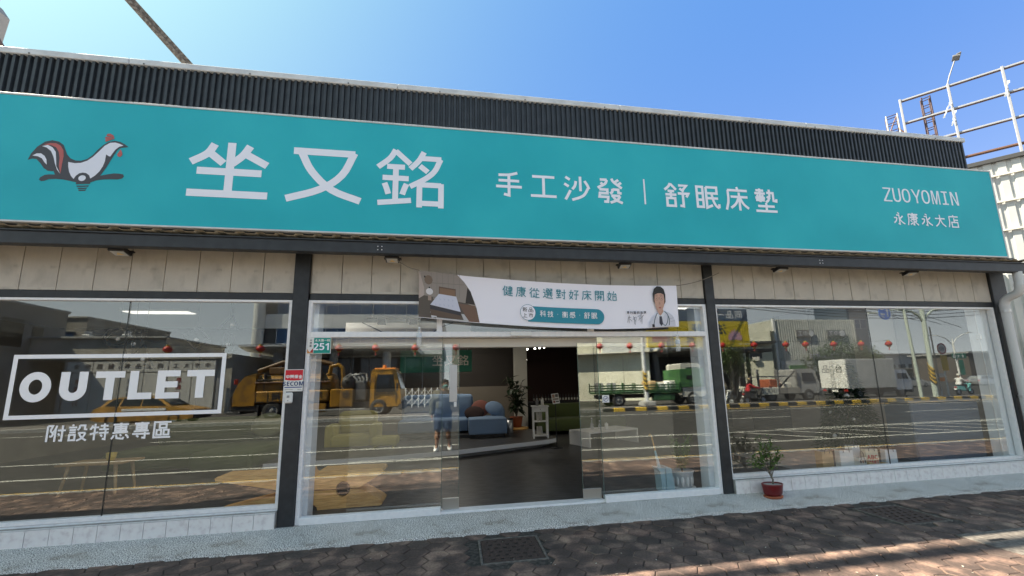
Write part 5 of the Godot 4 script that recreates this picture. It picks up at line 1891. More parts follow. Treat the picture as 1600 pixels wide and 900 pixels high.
	s = thing("yellow_stool", "small yellow upholstered stool with four legs beside the armchair", "stool", Vector3(-1.55, 0.105, -4.5))
	cushion("seat", s, -1.82, -1.28, 0.34, 0.52, -4.72, -4.28, M.yellow_cloth, 0.05)
	for x in [-1.74, -1.36]:
		for z in [-4.66, -4.34]:
			b = B.new(s.position)
			b.cyl(Vector3(x, 0.105, z), Vector3(x, 0.36, z), 0.022, 0.03, 8)
			done(b, "leg", M.yellow_cloth, s)
	geometric_frames()
	# right window display
	s = thing("display_plinth", "low dark display board inside the right window", "plinth", Vector3(6.2, 0.105, -0.9))
	o = s.position
	b = B.new(o)
	b.bx(4.9, 8.3, 0.105, 0.225, -2.0, -0.08, 0.004)
	done(b, "board", M.mid_grey, s)
	christmas_tree()
	gift_bags()
	s = thing("slate_counter", "slate blue counter with a thin grey top inside the right end of the window", "counter", Vector3(7.65, 0.225, -0.5))
	o = s.position
	b = B.new(o)
	b.bx(6.98, 8.30, 0.225, 1.13, -0.72, -0.29, 0.02)
	done(b, "body", M.slate_blue, s)
	b = B.new(o)
	b.bx(6.93, 8.34, 1.13, 1.16, -0.76, -0.275, 0.004)
	done(b, "top_board", M.grey, s)
	s = thing("window_return", "pale inner wall with a small white sensor at the right end of the window", "wall", Vector3(8.44, 0.225, -0.16))
	o = s.position
	b = B.new(o)
	b.bx(8.36, 8.52, 0.105, 2.68, -0.27, -0.06, 0.004)
	done(b, "panel", mat("pale_blue_wall", 0.82, 0.86, 0.88, 0.7), s)
	b = B.new(o)
	b.bx(8.33, 8.36, 2.10, 2.19, -0.17, -0.10, 0.01)
	done(b, "sensor", M.white, s)
	b = B.new(o)
	b.cyl(Vector3(8.352, 0.3, -0.135), Vector3(8.352, 2.1, -0.135), 0.008, -1, 6)
	b.cyl(Vector3(8.352, 2.19, -0.135), Vector3(8.352, 2.6, -0.135), 0.008, -1, 6)
	done(b, "cable_duct", M.white, s)
	# plant and umbrella stand behind the right door glass
	s = thing("fern_pot", "bushy green plant in a fluted grey pot behind the right door glass", "plant", Vector3(3.05, 0.105, -0.30))
	b = B.new()
	b.lathe(Vector3.ZERO, [Vector2(0, 0.02), Vector2(0.11, 0.02), Vector2(0.145, 0.22), Vector2(0.155, 0.235), Vector2(0.14, 0.24), Vector2(0.13, 0.20), Vector2(0, 0.20)], 24)
	done(b, "pot", M.pvc, s)
	for k in 12:
		b = B.new()
		var a := TAU * k / 12
		b.ball(Vector3(cos(a) * 0.128, 0.12, sin(a) * 0.128), Vector3(0.022, 0.075, 0.012), 8, 6, Basis(Vector3.UP, -a + PI / 2))
		done(b, "flute", M.white, s)
	b = B.new()
	b.lathe(Vector3.ZERO, [Vector2(0, 0), Vector2(0.14, 0), Vector2(0.165, 0.022), Vector2(0.15, 0.024), Vector2(0, 0.015)], 24)
	done(b, "saucer", M.white, s)
	b = B.new()
	lv = B.new()
	for k in 9:
		var a := k * 0.7
		var tip := Vector3(cos(a) * r.randf_range(0.05, 0.22), r.randf_range(0.45, 0.78), sin(a) * r.randf_range(0.05, 0.16))
		b.tube([Vector3(0, 0.2, 0), Vector3(tip.x * 0.3, tip.y * 0.6, tip.z * 0.3), tip], 0.004, 5)
		for i in 110:
			var p := Vector3(0, 0.2, 0).lerp(tip, r.randf_range(0.2, 1.0)) + Vector3(r.randf_range(-1, 1), r.randf_range(-1, 1), r.randf_range(-1, 1)) * 0.03
			leaf_blade(lv, p, Vector3(r.randf_range(-1, 1), r.randf_range(-0.2, 1), r.randf_range(-1, 1)), r.randf_range(0.05, 0.085), r.randf_range(0.016, 0.026))
	done(b, "stems", M.bark, s)
	done(lv, "foliage", M.leaf_light, s)
	s = thing("umbrella_stand", "pale blue box stand with a wrapped umbrella behind the right door glass", "stand", Vector3(2.73, 0.105, -0.24))
	b = B.new()
	b.prism([Vector2(-0.11, 0.31), Vector2(0.0, 0.30), Vector2(0.0, 0.0), Vector2(-0.055, 0.0), Vector2(-0.07, 0.26)], Transform3D(Basis(), Vector3(0, 0, -0.1)), 0.18)
	done(b, "front_box", M.sky_plastic, s)
	b = B.new()
	b.prism([Vector2(0.01, 0.32), Vector2(0.09, 0.30), Vector2(0.13, 0.0), Vector2(0.01, 0.0)], Transform3D(Basis(), Vector3(0, 0, -0.12)), 0.2)
	done(b, "rear_box", M.sky_plastic, s)
	var um := thing("umbrella", "pale blue folded umbrella with a curved wooden handle in the stand", "umbrella", Vector3(2.69, 0.30, -0.24))
	b = B.new()
	b.cyl(Vector3(0.02, 0.0, 0), Vector3(-0.045, 0.33, 0), 0.028, 0.012, 10)
	done(b, "folded_canopy", M.sky_plastic, um)
	b = B.new()
	b.tube([Vector3(-0.045, 0.33, 0), Vector3(-0.07, 0.46, 0), Vector3(-0.085, 0.53, 0), Vector3(-0.105, 0.545, 0), Vector3(-0.12, 0.52, 0)], 0.010, 8)
	done(b, "handle", M.oak, um)

func clothespin_bench() -> void:
	var s := thing("clothespin_bench", "oak bench shaped like a giant clothespin on the floor behind the first pillar", "bench", Vector3(-1.85, 0.105, -0.55))
	var o := s.position
	var cy := 0.335
	for sd in [1.0, -1.0]:
		var up := [Vector2(-2.80, 0.225), Vector2(-2.83, 0.20), Vector2(-2.82, 0.175), Vector2(-2.02, 0.008), Vector2(-1.50, 0.006)]
		for i in 7:   # half of the round hole
			var a := PI - PI * i / 6.0
			up.append(Vector2(-1.39 + 0.085 * cos(a), 0.006 + 0.085 * sin(a)))
		up += [Vector2(-1.26, 0.006), Vector2(-1.19, 0.008), Vector2(-0.95, 0.15), Vector2(-0.92, 0.18), Vector2(-0.925, 0.21), Vector2(-0.95, 0.222), Vector2(-1.66, 0.228)]
		for i in 7:   # notch in the edge
			var a := -PI * i / 6.0
			up.append(Vector2(-1.74 + 0.068 * cos(a), 0.230 + 0.068 * sin(a)))
		var poly := []
		for p in up:
			poly.append(Vector2(p.x, cy + p.y * sd))
		var b := B.new(o)
		b.prism(poly, Transform3D(Basis(), Vector3(0, 0, -0.80)), 0.34)
		done(b, "half", M.oak, s)
	var b := B.new(o)
	b.cyl(Vector3(-1.39, cy, -0.78), Vector3(-1.39, cy, -0.49), 0.078, -1, 20)
	done(b, "spring_core", mat("dark_wood", 0.045, 0.03, 0.02, 0.6), s)
	b = B.new(o)
	b.cyl(Vector3(-1.95, cy - 0.10, -0.452), Vector3(-1.78, cy - 0.20, -0.452), 0.007, -1, 6)
	done(b, "red_cord", M.red, s)

func rods(b: B, pts: Array, edges: Array, r: float) -> void:
	for e in edges:
		b.cyl(pts[e[0]], pts[e[1]], r, -1, 6)

func geometric_frames() -> void:
	var dark := mat("frame_rod", 0.01, 0.01, 0.011, 0.8)
	var specs := [["cube", "cube-shaped", Vector3(-3.26, 2.23, -0.6)], ["pyramid", "pyramid-shaped", Vector3(-2.87, 2.42, -0.6)], ["barrel", "barrel-shaped", Vector3(-2.97, 2.18, -0.75)], ["pyramid", "larger pyramid-shaped", Vector3(-3.76, 1.98, -0.5)], ["ball", "ball-shaped", Vector3(-4.12, 2.24, -0.6)], ["barrel", "second, larger barrel-shaped", Vector3(-3.88, 2.17, -0.5)]]
	for k in specs.size():
		var c: Vector3 = specs[k][2]
		var s := thing("hanging_ornament", specs[k][1] + " dark rod frame hanging behind the outlet window", "ornament", c, "dark rod frames hanging in the left window")
		var b := B.new()
		match specs[k][0]:
			"cube":
				var q := Basis(Vector3.BACK, 0.5) * Basis(Vector3.RIGHT, 0.5) * Basis(Vector3.UP, 0.4)
				var p := []
				for i in 8:
					p.append(q * (Vector3(1 if i & 1 else -1, 1 if i & 2 else -1, 1 if i & 4 else -1) * 0.092))
				rods(b, p, [[0, 1], [2, 3], [4, 5], [6, 7], [0, 2], [1, 3], [4, 6], [5, 7], [0, 4], [1, 5], [2, 6], [3, 7]], 0.008)
			"pyramid":
				var z: float = 0.11 if k == 1 else 0.17
				var p := [Vector3(0, z, 0), Vector3(-z, -z * 0.7, z * 0.6), Vector3(z, -z * 0.75, z * 0.5), Vector3(0.02, -z * 0.6, -z)]
				rods(b, p, [[0, 1], [0, 2], [0, 3], [1, 2], [2, 3], [3, 1]], 0.008)
			"barrel":
				for i in 6:
					var a := TAU * i / 6.0
					var z: float = 1.0 if k == 2 else 1.2
					var e := Vector3(cos(a), 0, sin(a)) * 0.06 * z
					b.tube([e * 0.8 + Vector3.UP * 0.12 * z, e * 1.1 + Vector3.UP * 0.05 * z, e * 1.1 - Vector3.UP * 0.05 * z, e * 0.8 - Vector3.UP * 0.12 * z], 0.006, 5)
				for y in [-0.12, 0.12]:
					var ring := []
					for i in 13:
						ring.append(Vector3(cos(TAU * i / 12), 0, sin(TAU * i / 12)) * 0.05 + Vector3.UP * y)
					b.tube(ring, 0.006, 5)
			"ball":
				for j in 3:
					var ring := []
					var q := Basis(Vector3(1, j, 0.4 * j).normalized(), 1.0 + j)
					for i in 17:
						ring.append(q * (Vector3(cos(TAU * i / 16), 0, sin(TAU * i / 16)) * 0.125))
					b.tube(ring, 0.009, 5)
		done(b, "rod_frame", dark, s)
		b = B.new()
		b.cyl(Vector3(0, 0.12, 0), Vector3(0, 3.24 - c.y, 0), 0.0025, -1, 5)
		done(b, "wire", dark, s)
		b = B.new()
		b.ball(Vector3(0, -0.02, 0), Vector3.ONE * 0.022, 10, 6)
		done(b, "bulb", M.white, s)

func christmas_tree() -> void:
	var s := thing("christmas_tree", "dark green artificial tree with silver baubles inside the right window", "tree", Vector3(6.75, 0.225, -1.15))
	var r := RandomNumberGenerator.new()
	r.seed = 21
	var b := B.new()
	b.cyl(Vector3.ZERO, Vector3(0, 1.55, 0), 0.03, 0.01, 8)
	done(b, "trunk", M.bark, s)
	b = B.new()
	for i in 2600:
		var h := pow(r.randf(), 1.4)
		var rad := (1.0 - h * 0.9) * 0.50 * sqrt(r.randf_range(0.25, 1.0))
		var a := r.randf() * TAU
		var p := Vector3(cos(a) * rad, 0.12 + h * 1.45, sin(a) * rad)
		leaf_blade(b, p, Vector3(cos(a), r.randf_range(-0.6, 0.3), sin(a)) + Vector3(r.randf_range(-0.5, 0.5), 0, r.randf_range(-0.5, 0.5)), 0.15, 0.05)
	done(b, "needles", M.needle, s)
	for i in 26:
		var h := r.randf_range(0.02, 0.9)
		var a := r.randf() * TAU
		var rad := (1.0 - h * 0.9) * 0.50
		b = B.new()
		b.ball(Vector3(cos(a) * rad, 0.12 + h * 1.45, sin(a) * rad), Vector3.ONE * r.randf_range(0.022, 0.036), 10, 7)
		done(b, "bauble", M.steel if i % 3 else M.white, s)

func bag(label: String, x: float, z: float, w: float, h: float, d: float, m: Material, turn: float, y := 0.226) -> Node3D:
	var s := thing("gift_bag", label, "bag", Vector3(x, y, z), "paper bags in the right window", turn)
	var b := B.new()
	b.prism([Vector2(-w / 2, 0), Vector2(w / 2, 0), Vector2(w / 2 * 0.96, h), Vector2(-w / 2 * 0.96, h)], Transform3D(Basis(), Vector3(0, 0, -d / 2)), d)
	done(b, "sack", m, s)
	b = B.new()
	b.bx(-w / 2 * 0.9, w / 2 * 0.9, h - 0.004, h + 0.001, -d / 2 + 0.006, d / 2 - 0.006)
	done(b, "opening", M.mid_grey, s)
	b = B.new()
	b.tube([Vector3(-w * 0.22, h - 0.03, d / 2 + 0.003), Vector3(-w * 0.2, h + 0.05, d / 2), Vector3(-w * 0.08, h + 0.085, d / 2 - 0.01), Vector3(w * 0.1, h + 0.085, d / 2 - 0.01), Vector3(w * 0.2, h + 0.05, d / 2), Vector3(w * 0.22, h - 0.03, d / 2 + 0.003)], 0.004, 5)
	done(b, "handle", M.dark_grey, s)
	return s

func gift_bags() -> void:
	var s := bag("brown kraft paper bag, leftmost of the bags in the right window", 5.32, -0.30, 0.21, 0.26, 0.11, M.kraft, 0.1)
	s = bag("white paper bag with black handles next to the kraft bag", 5.60, -0.24, 0.21, 0.27, 0.10, M.white, -0.1)
	s = bag("white paper bag standing behind the bag with red letters", 5.93, -0.40, 0.18, 0.30, 0.10, M.white, 0.2)
	s = bag("cream paper bag with red letters in the right window", 6.02, -0.22, 0.19, 0.27, 0.09, mat("cream_paper", 0.62, 0.58, 0.44, 0.7), -0.15)
	text("word", "ABC", "Droid Sans", 0.05, M.red, s, Vector3(0, 0.155, 0.047), 0.0, 700).mesh.pixel_size = 0.0026
	text("word", "MART", "Droid Sans", 0.05, M.red, s, Vector3(0, 0.085, 0.047), 0.0, 700).mesh.pixel_size = 0.0020
	s = bag("pale blue paper bag at the right end of the row of bags", 6.33, -0.20, 0.17, 0.25, 0.09, mat("ice_paper", 0.58, 0.66, 0.72, 0.6), -0.2)
	s = bag("small white bag printed with brown patches in front of the white bag", 5.78, -0.16, 0.15, 0.17, 0.07, M.offwhite, 0.15)
	var b := B.new()
	b.F = Transform3D(Basis(), Vector3(0, 0, 0.0365))
	for k in 6:
		b.col([0.05, 0.25, 0.02][k % 3], [0.03, 0.12, 0.02][k % 3], [0.02, 0.05, 0.02][k % 3])
		b.disc(Vector2(-0.045 + (k % 3) * 0.045, 0.045 + (k / 3) * 0.07), Vector2(0.016, 0.024), 8)
	done(b, "printed_patches", M.print, s)
	for i in 2:
		var x := thing("fallen_box", ["flat kraft box leaning against the bag with red letters", "short kraft roll lying right of the bag with red letters"][i], "box", Vector3([5.98, 6.2][i], 0.245, [-0.12, -0.12][i]))
		b = B.new()
		b.box(Vector3(0, 0.03, 0), Vector3([0.24, 0.16][i], 0.05, 0.09), 0.006, Basis(Vector3.UP, -0.2) * Basis(Vector3.BACK, [-0.35, -0.15][i]))
		done(b, "carton", M.kraft, x)

# ---------- across the road (seen mirrored in the glass) ----------
func facing(x: float, y: float, z: float) -> Transform3D:   # a sheet that faces the shop: its own x runs towards -x
	return Transform3D(Basis(Vector3.LEFT, Vector3.UP, Vector3.FORWARD), Vector3(x, y, z))

func window_row(s: Node3D, x0: float, x1: float, y0: float, y1: float, z: float, each: float) -> void:   # glazed strip facing -z, pane by pane
	var o := s.position
	var n := int(round((x1 - x0) / each))
	var w := (x1 - x0) / n
	for i in n:
		var b := B.new(o)
		var xa := x0 + i * w
		b.bx(xa + 0.05, xa + w - 0.05, y0 + 0.05, y1 - 0.05, z + 0.03, z + 0.06)
		var p := done(b, "window", M.blue_glass, s)
		b = B.new(o)
		b.bx(xa, xa + 0.05, y0, y1, z - 0.02, z + 0.08)
		b.bx(xa + 0.05, xa + w, y0, y0 + 0.05, z - 0.02, z + 0.08)
		b.bx(xa + 0.05, xa + w, y1 - 0.05, y1, z - 0.02, z + 0.08)
		if i % 3 == 1:
			b.bx(xa + 0.05, xa + w, (y0 + y1) * 0.5 + 0.2, (y0 + y1) * 0.5 + 0.24, z - 0.01, z + 0.05)
		done(b, "window_bar", M.alu, p)

func street_buildings() -> void:
	var s: Node3D
	var b: B
	var o: Vector3
	# dark grey block whose side wall runs back from the road
	s = thing("grey_block", "tall dark grey block with a few wall openings, mirrored at the far left", "building", Vector3(-37, 0, 26))
	o = s.position
	b = B.new(o)
	b.bx(-44, -30.5, -0.05, 8.0, 19.0, 32.6)
	done(b, "wall", M.grey_render, s)
	b = B.new(o)
	b.bx(-44.1, -30.4, 8.0, 8.2, 18.9, 32.7, 0.02)
	done(b, "parapet", M.concrete, s)
	for w in [[28.6, 5.0, 7.0, 1.5], [30.4, 5.4, 6.6, 0.8]]:
		b = B.new(o)
		b.bx(-30.56, -30.46, w[1], w[2], w[0] - w[3] * 0.5, w[0] + w[3] * 0.5)
		done(b, "window", M.dark_glass, s)
		b = B.new(o)
		b.bx(-30.5, -30.38, w[1] - 0.1, w[1], w[0] - w[3] * 0.5 - 0.1, w[0] + w[3] * 0.5 + 0.1)
		done(b, "sill", M.concrete, s)
	b = B.new(o)
	b.bx(-30.5, -30.1, 5.1, 5.5, 31.0, 31.6, 0.03)
	done(b, "cooling_unit", M.mid_grey, s)
	s = thing("rear_grey_building", "light grey building with a dark side wall behind the long low shop row", "building", Vector3(-33, 0, 39))
	o = s.position
	b = B.new(o)
	b.bx(-37, -30.2, -0.05, 7.9, 34.0, 44.0)
	done(b, "wall", M.grey_render, s)
	b = B.new(o)
	b.bx(-37, -30.15, 7.9, 8.05, 33.9, 44.1, 0.02)
	done(b, "parapet", M.concrete, s)
	window_row(s, -36.5, -31.0, 5.2, 6.8, 33.94, 1.3)
	# long low row with sign boards
	s = thing("low_shop_row", "long low beige shop row with white boards and a dark garage opening", "building", Vector3(-25, 0, 33))
	o = s.position
	b = B.new(o)
	b.bx(-34, -21.8, 4.15, 5.7, 30.0, 38.0)
	b.bx(-21.8, -17.2, 4.15, 4.5, 30.0, 38.0)
	b.bx(-28.3, -17.2, -0.05, 4.15, 30.2, 38.0)
	b.bx(-34, -33.6, -0.05, 4.15, 30.0, 38.0)
	b.bx(-33.6, -28.3, -0.05, 4.15, 36.0, 38.0)
	done(b, "wall", M.tan_render, s)
	b = B.new(o)
	b.bx(-34.1, -21.7, 5.7, 5.85, 29.8, 38.1, 0.02)
	done(b, "parapet", M.concrete, s)
	var panels := [[-28.0, -26.4], [-26.35, -24.7], [-24.65, -23.1], [-23.05, -21.5], [-21.45, -19.9], [-19.85, -18.3]]
	for i in panels.size():
		b = B.new(o)
		b.bx(panels[i][0], panels[i][1], 0.25, 3.15, 30.06, 30.2, 0.01)
		done(b, "board", M.offwhite, s)
		b = B.new(o)
		b.bx(panels[i][0], panels[i][1], 3.2, 4.0, 30.04, 30.2, 0.01)
		done(b, "board", M.offwhite, s)
	var heads := ["醫路保全", "同上品新", "中市大工"]
	for i in 3:
		b = B.new(o)
		b.F = facing(panels[i * 2 + 1][1] - 0.25, 0, 30.03)
		b.col(0.08, 0.07, 0.06)
		words(b, heads[i], 0.1, 3.83, 0.36, 0.72, 0.05)
		b.F = facing(panels[i * 2][1] - 0.4, 0, 30.05)
		if i != 1:
			b.col(0.25, 0.05, 0.04)
		else:
			b.col(0.07, 0.09, 0.14)
		for k in 4:
			b.glyph(G["康健好床店特惠新選同大"[i * 3 + k - (1 if k > 2 else 0)]], 0.2, 2.75 - k * 0.52, 0.40, 0.40, 0.05)
		done(b, "board_print", M.print, s)
	b = B.new(o)
	b.bx(-33.6, -31.0, 4.3, 4.95, 29.8, 29.95, 0.02)
	done(b, "shop_board", mat("ochre_board", 0.30, 0.20, 0.08, 0.6), s)
	for x in [-27.6, -25.0]:
		b = B.new(o)
		b.bx(x - 0.25, x + 0.25, 5.85, 6.1, 30.6, 31.0, 0.03)
		b.cyl(Vector3(x, 6.1, 30.8), Vector3(x, 6.35, 30.8), 0.2, 0.22, 12)
		done(b, "roof_fan", M.alu, s)
	for k in 2:
		b = B.new(o)
		b.bx(-28.25 + k * 10.2, -28.05 + k * 10.2, 0.2, 2.6, 29.9, 30.02, 0.02)
		done(b, "post", M.grey, s)
	# office block with blue window strips and a canopy
	s = thing("office_block", "pale office block with blue window strips, a round column and an entrance canopy", "building", Vector3(-10, 0, 45))
	o = s.position
	b = B.new(o)
	for y in [[-0.05, 0.4], [4.9, 6.1], [7.6, 9.0], [10.4, 12.0], [13.4, 15.0]]:
		b.bx(-19.0, -1.5, y[0], y[1], 38.0, 50.0)
	b.bx(-18.8, -1.7, 0.4, 14.0, 38.6, 49.8)
	done(b, "wall", M.office_panel, s)
	for y in [6.1, 9.0, 12.0]:
		b = B.new(o)
		b.bx(-18.9, -1.6, y, y + 1.5, 38.15, 38.5)
		done(b, "backing", M.dark_grey, s)
		window_row(s, -17.4, -1.9, y, y + (1.5 if y < 7 else 1.4), 38.0, 1.1)
	for x in range(9):
		for y in [[4.95, 6.05], [7.65, 8.95]]:
			b = B.new(o)
			b.bx(-17.6 + x * 1.78, -17.6 + (x + 1) * 1.78 - 0.03, y[0], y[1], 37.94, 38.0, 0.01)
			done(b, "wall_panel", M.office_panel, s)
	b = B.new(o)
	b.cyl(Vector3(-18.95, -0.05, 37.8), Vector3(-18.95, 15.0, 37.8), 0.5, -1, 20)
	done(b, "column", M.white_sheet, s)
	b = B.new(o)
	b.prism([Vector2(31.6, 5.2), Vector2(33.0, 4.92), Vector2(38.0, 4.85), Vector2(38.0, 5.32), Vector2(31.6, 5.32)], Transform3D(Basis(Vector3(0, 0, 1), Vector3.UP, Vector3.LEFT), Vector3(-3.6, 0, 0)), 14.0)
	done(b, "canopy", M.office_panel, s)
	for x in [-15.5, -10.9, -6.4]:
		b = B.new(o)
		b.cyl(Vector3(x, -0.05, 34.0), Vector3(x, 4.95, 34.0), 0.36, -1, 16)
		done(b, "column", M.white_sheet, s)
	for i in 9:
		b = B.new(o)
		b.bx(-17.5 + i * 1.75, -17.5 + i * 1.75 + 1.65, 0.4, 4.7, 38.45, 38.55)
		done(b, "window", M.dark_glass, s)
	# sliding lattice gate
	s = thing("lattice_gate", "white folding lattice gate before the office entrance", "gate", Vector3(-2.5, 0, 29.5))
	o = s.position
	for i in 9:
		b = B.new(o)
		b.bx(-4.6 + i * 0.5 - 0.03, -4.6 + i * 0.5 + 0.03, 0.0, 1.55, 29.4, 29.6, 0.01)
		done(b, "upright", M.white, s)
		if i < 8:
			b = B.new(o)
			for q in [0.15, 0.85]:
				b.cyl(Vector3(-4.6 + i * 0.5, q, 29.42), Vector3(-4.1 + i * 0.5, q + 0.6, 29.42), 0.025, -1, 6)
				b.cyl(Vector3(-4.6 + i * 0.5, q + 0.6, 29.58), Vector3(-4.1 + i * 0.5, q, 29.58), 0.025, -1, 6)
			done(b, "lattice", M.white, s)
	# low tan building between
	s = thing("tan_building", "plain low tan building behind the green flatbed truck", "building", Vector3(4, 0, 38))
	o = s.position
	b = B.new(o)
	b.bx(-0.5, 9.0, -0.05, 5.6, 33, 44)
	done(b, "wall", M.tan_render, s)
	window_row(s, 0.5, 8.5, 3.2, 4.6, 32.94, 1.6)
	# cream garage with a ribbed white upper wall
	s = thing("cream_garage", "cream garage building with white ribbed sheet above, beside a dark workshop", "building", Vector3(13, 0, 34))
	var garage := s
	o = s.position
	b = B.new(o)
	b.bx(9.2, 17.5, -0.05, 4.35, 30.0, 40.0)
	done(b, "wall", M.pale_render, s)
	b = B.new(o)
	b.prism([Vector2(9.0, 4.35), Vector2(13.4, 4.35), Vector2(13.4, 6.1), Vector2(11.0, 5.4)], Transform3D(Basis(), Vector3(0, 0, 29.9)), 8.0)
	done(b, "gable", M.pale_render, s)
	b = B.new(o)
	b.ribs(Vector3(17.6, 4.3, 29.9), Vector3.LEFT, Vector3.UP * 2.6, 4.2, 0.22, 0.04, 0.5)
	b.bx(13.5, 17.6, 4.3, 6.85, 29.92, 38.0)
	done(b, "ribbed_wall", M.white_sheet, s)
	b = B.new(o)
	b.bx(9.0, 17.9, 4.22, 4.32, 29.0, 30.0, 0.01)
	done(b, "drip_edge", M.offwhite, s)
	for p in [[12.9, 1.2], [14.0, 1.2]]:
		b = B.new(o)
		b.bx(p[0] - 0.4, p[0] + 0.4, p[1] - 0.4, p[1] + 0.4, 29.95, 30.0, 0.01)
		done(b, "vent", M.grey, s)
	for x in [11.0, 15.2]:
		b = B.new(o)
		b.bx(x - 0.02, x + 0.02, 0, 4.3, 29.97, 30.0)
		done(b, "seam", M.tan_render, s)
	garage.position = Vector3(14.9, 0, 35.2)   # stands at an angle to the road
	garage.rotation.y = 0.5
	# dark open workshop under the yellow billboard
	s = thing("open_workshop", "dark open workshop full of stacked goods under the yellow billboard", "building", Vector3(22, 0, 33))
	o = s.position
	b = B.new(o)
	b.bx(17.6, 17.9, -0.05, 4.3, 30.0, 38.0)
	b.bx(26.4, 26.7, -0.05, 4.3, 30.0, 38.0)
	b.bx(17.9, 26.4, -0.05, 4.3, 37.7, 38.0)
	done(b, "wall", M.dark_grey, s)
	b = B.new(o)
	b.bx(17.5, 26.8, 4.3, 4.5, 28.6, 38.1, 0.02)
	done(b, "roof", M.offwhite, s)
	b = B.new(o)
	for i in 3:
		b.cyl(Vector3(17.9 + i * 0.16, -0.05, 29.9), Vector3(17.6 + i * 0.16, 4.3, 29.9), 0.05, -1, 8)
	done(b, "bracing", M.mid_grey, s)
	var r := RandomNumberGenerator.new()
	r.seed = 4
	for i in 16:
		b = B.new(o)
		var h := r.randf_range(0.4, 1.5)
		var c := Vector3(r.randf_range(18.6, 26.0), h * 0.5, r.randf_range(30.5, 34.0))
		b.box(c, Vector3(r.randf_range(0.5, 1.1), h, r.randf_range(0.5, 1.0)), 0.03, Basis(Vector3.UP, r.randf_range(-0.4, 0.4)))
		done(b, "stacked_crate", [M.kraft, M.grey, M.offwhite, M.terracotta, M.mid_grey][i % 5], s)
	# yellow billboard with a blue band
	s = thing("yellow_billboard", "yellow billboard with black characters, a pink flower and a blue top band", "billboard", Vector3(21.3, 4.4, 28.3))
	o = s.position
	b = B.new(o)
	b.bx(16.3, 26.2, 4.55, 6.86, 28.2, 28.5, 0.01)
	done(b, "yellow_panel", mat("billboard_yellow", 0.62, 0.47, 0.02, 0.5), s)
	b = B.new(o)
	b.bx(16.3, 26.2, 6.88, 8.0, 28.2, 28.5, 0.01)
	done(b, "blue_panel", mat("billboard_blue", 0.05, 0.10, 0.17, 0.5), s)
	b = B.new(o)
	b.F = facing(26.0, 0, 28.19)
	b.col(0.7, 0.72, 0.75)
	words(b, "同品一命", 0.35, 7.82, 0.72, 0.9, 0.09)
	b.col(0.05, 0.07, 0.09)
	words(b, "法大舒", 2.1, 6.65, 1.0, 1.15, 0.15)
	words(b, "好感技", 3.4, 5.45, 0.75, 1.9, 0.12)
	b.col(0.25, 0.02, 0.03)
	b.rect(7.6, 9.3, 5.0, 5.7)
	for i in 9:   # flower petals
		var a := PI * (0.06 + 0.88 * i / 8.0)
		var d := Vector2(cos(a), sin(a))
		var n := Vector2(-d.y, d.x)
		var c := Vector2(1.25, 5.2)
		b.col(0.58 + 0.04 * (i % 2), 0.35, 0.42)
		b.patch([c, c + d * 0.55 + n * 0.2, c + d * (1.0 - 0.25 * absf(i - 4) / 4.0), c + d * 0.55 - n * 0.2])
	done(b, "billboard_print", M.print, s)
	for x in [17.0, 21.5, 25.6]:
		b = B.new(o)
		b.bx(x - 0.06, x + 0.06, 4.5, 8.0, 28.5, 28.65)
		done(b, "support", M.dark_grey, s)
	for i in 4:
		b = B.new(o)
		b.box(Vector3(17.5 + i * 2.6, 4.75, 27.8), Vector3(1.1, 0.05, 0.05), 0.0, Basis(Vector3.UP, 0.15))
		done(b, "lamp_arm", M.offwhite, s)
	# pale house and ribbed warehouse
	s = thing("cream_house", "cream house with a flat roof left of the ribbed warehouse", "building", Vector3(38.5, 0, 48))
	o = s.position
	b = B.new(o)
	b.bx(34.5, 42.8, -0.05, 8.0, 45.0, 55.0)
	done(b, "wall", M.pale_render, s)
	b = B.new(o)
	b.bx(34.3, 43.0, 6.3, 6.6, 43.8, 45.0, 0.02)
	done(b, "balcony_roof", M.dark_grey, s)
	for x in [35.2, 37.6, 40.0]:
		b = B.new(o)
		b.bx(x, x + 1.5, 4.4, 5.6, 44.95, 45.02)
		done(b, "window", M.dark_glass, s)
		b = B.new(o)
		b.bx(x + 0.2, x + 1.0, 4.1, 4.6, 44.5, 44.95, 0.02)
		done(b, "cooling_unit", M.offwhite, s)
	b = B.new(o)
	b.prism([Vector2(34.5, 8.0), Vector2(43.0, 8.0), Vector2(43.0, 9.4)], Transform3D(Basis(), Vector3(0, 0, 45.0)), 10.0)
	done(b, "gable", M.pale_render, s)
	s.rotation.y = 0.35
	s = thing("ribbed_warehouse", "large grey ribbed warehouse with two white round-ended signs", "building", Vector3(50, 0, 52))
	o = s.position
	b = B.new(o)
	b.ribs(Vector3(56.5, 4.2, 44.9), Vector3.LEFT, Vector3.UP * 5.6, 13.3, 0.36, 0.07, 0.5)
	b.bx(43.2, 56.5, -0.05, 9.8, 44.92, 58.0)
	done(b, "ribbed_wall", M.grey_sheet, s)
	b = B.new(o)
	b.bx(43.0, 43.3, -0.05, 9.9, 44.7, 45.0)
	done(b, "corner_trim", M.white, s)
	b = B.new(o)
	b.bx(43.4, 56.4, -0.05, 4.0, 44.6, 44.9)
	done(b, "lower_wall", M.white_sheet, s)
	for x0 in [46.4, 51.4]:
		b = B.new(o)
		b.bx(x0, x0 + 2.8, 7.3, 8.3, 44.55, 44.78, 0.02)
		done(b, "sign_strip", M.mid_grey, s)
		b = B.new(o)
		b.F = facing(x0 + 2.8, 0, 44.53)
		b.col(0.7, 0.7, 0.72)
		b.disc(Vector2(0.5, 7.8), Vector2(0.42, 0.42))
		words(b, "中工", 1.05, 8.15, 0.7, 0.85, 0.09)
		done(b, "sign_print", M.print, s)
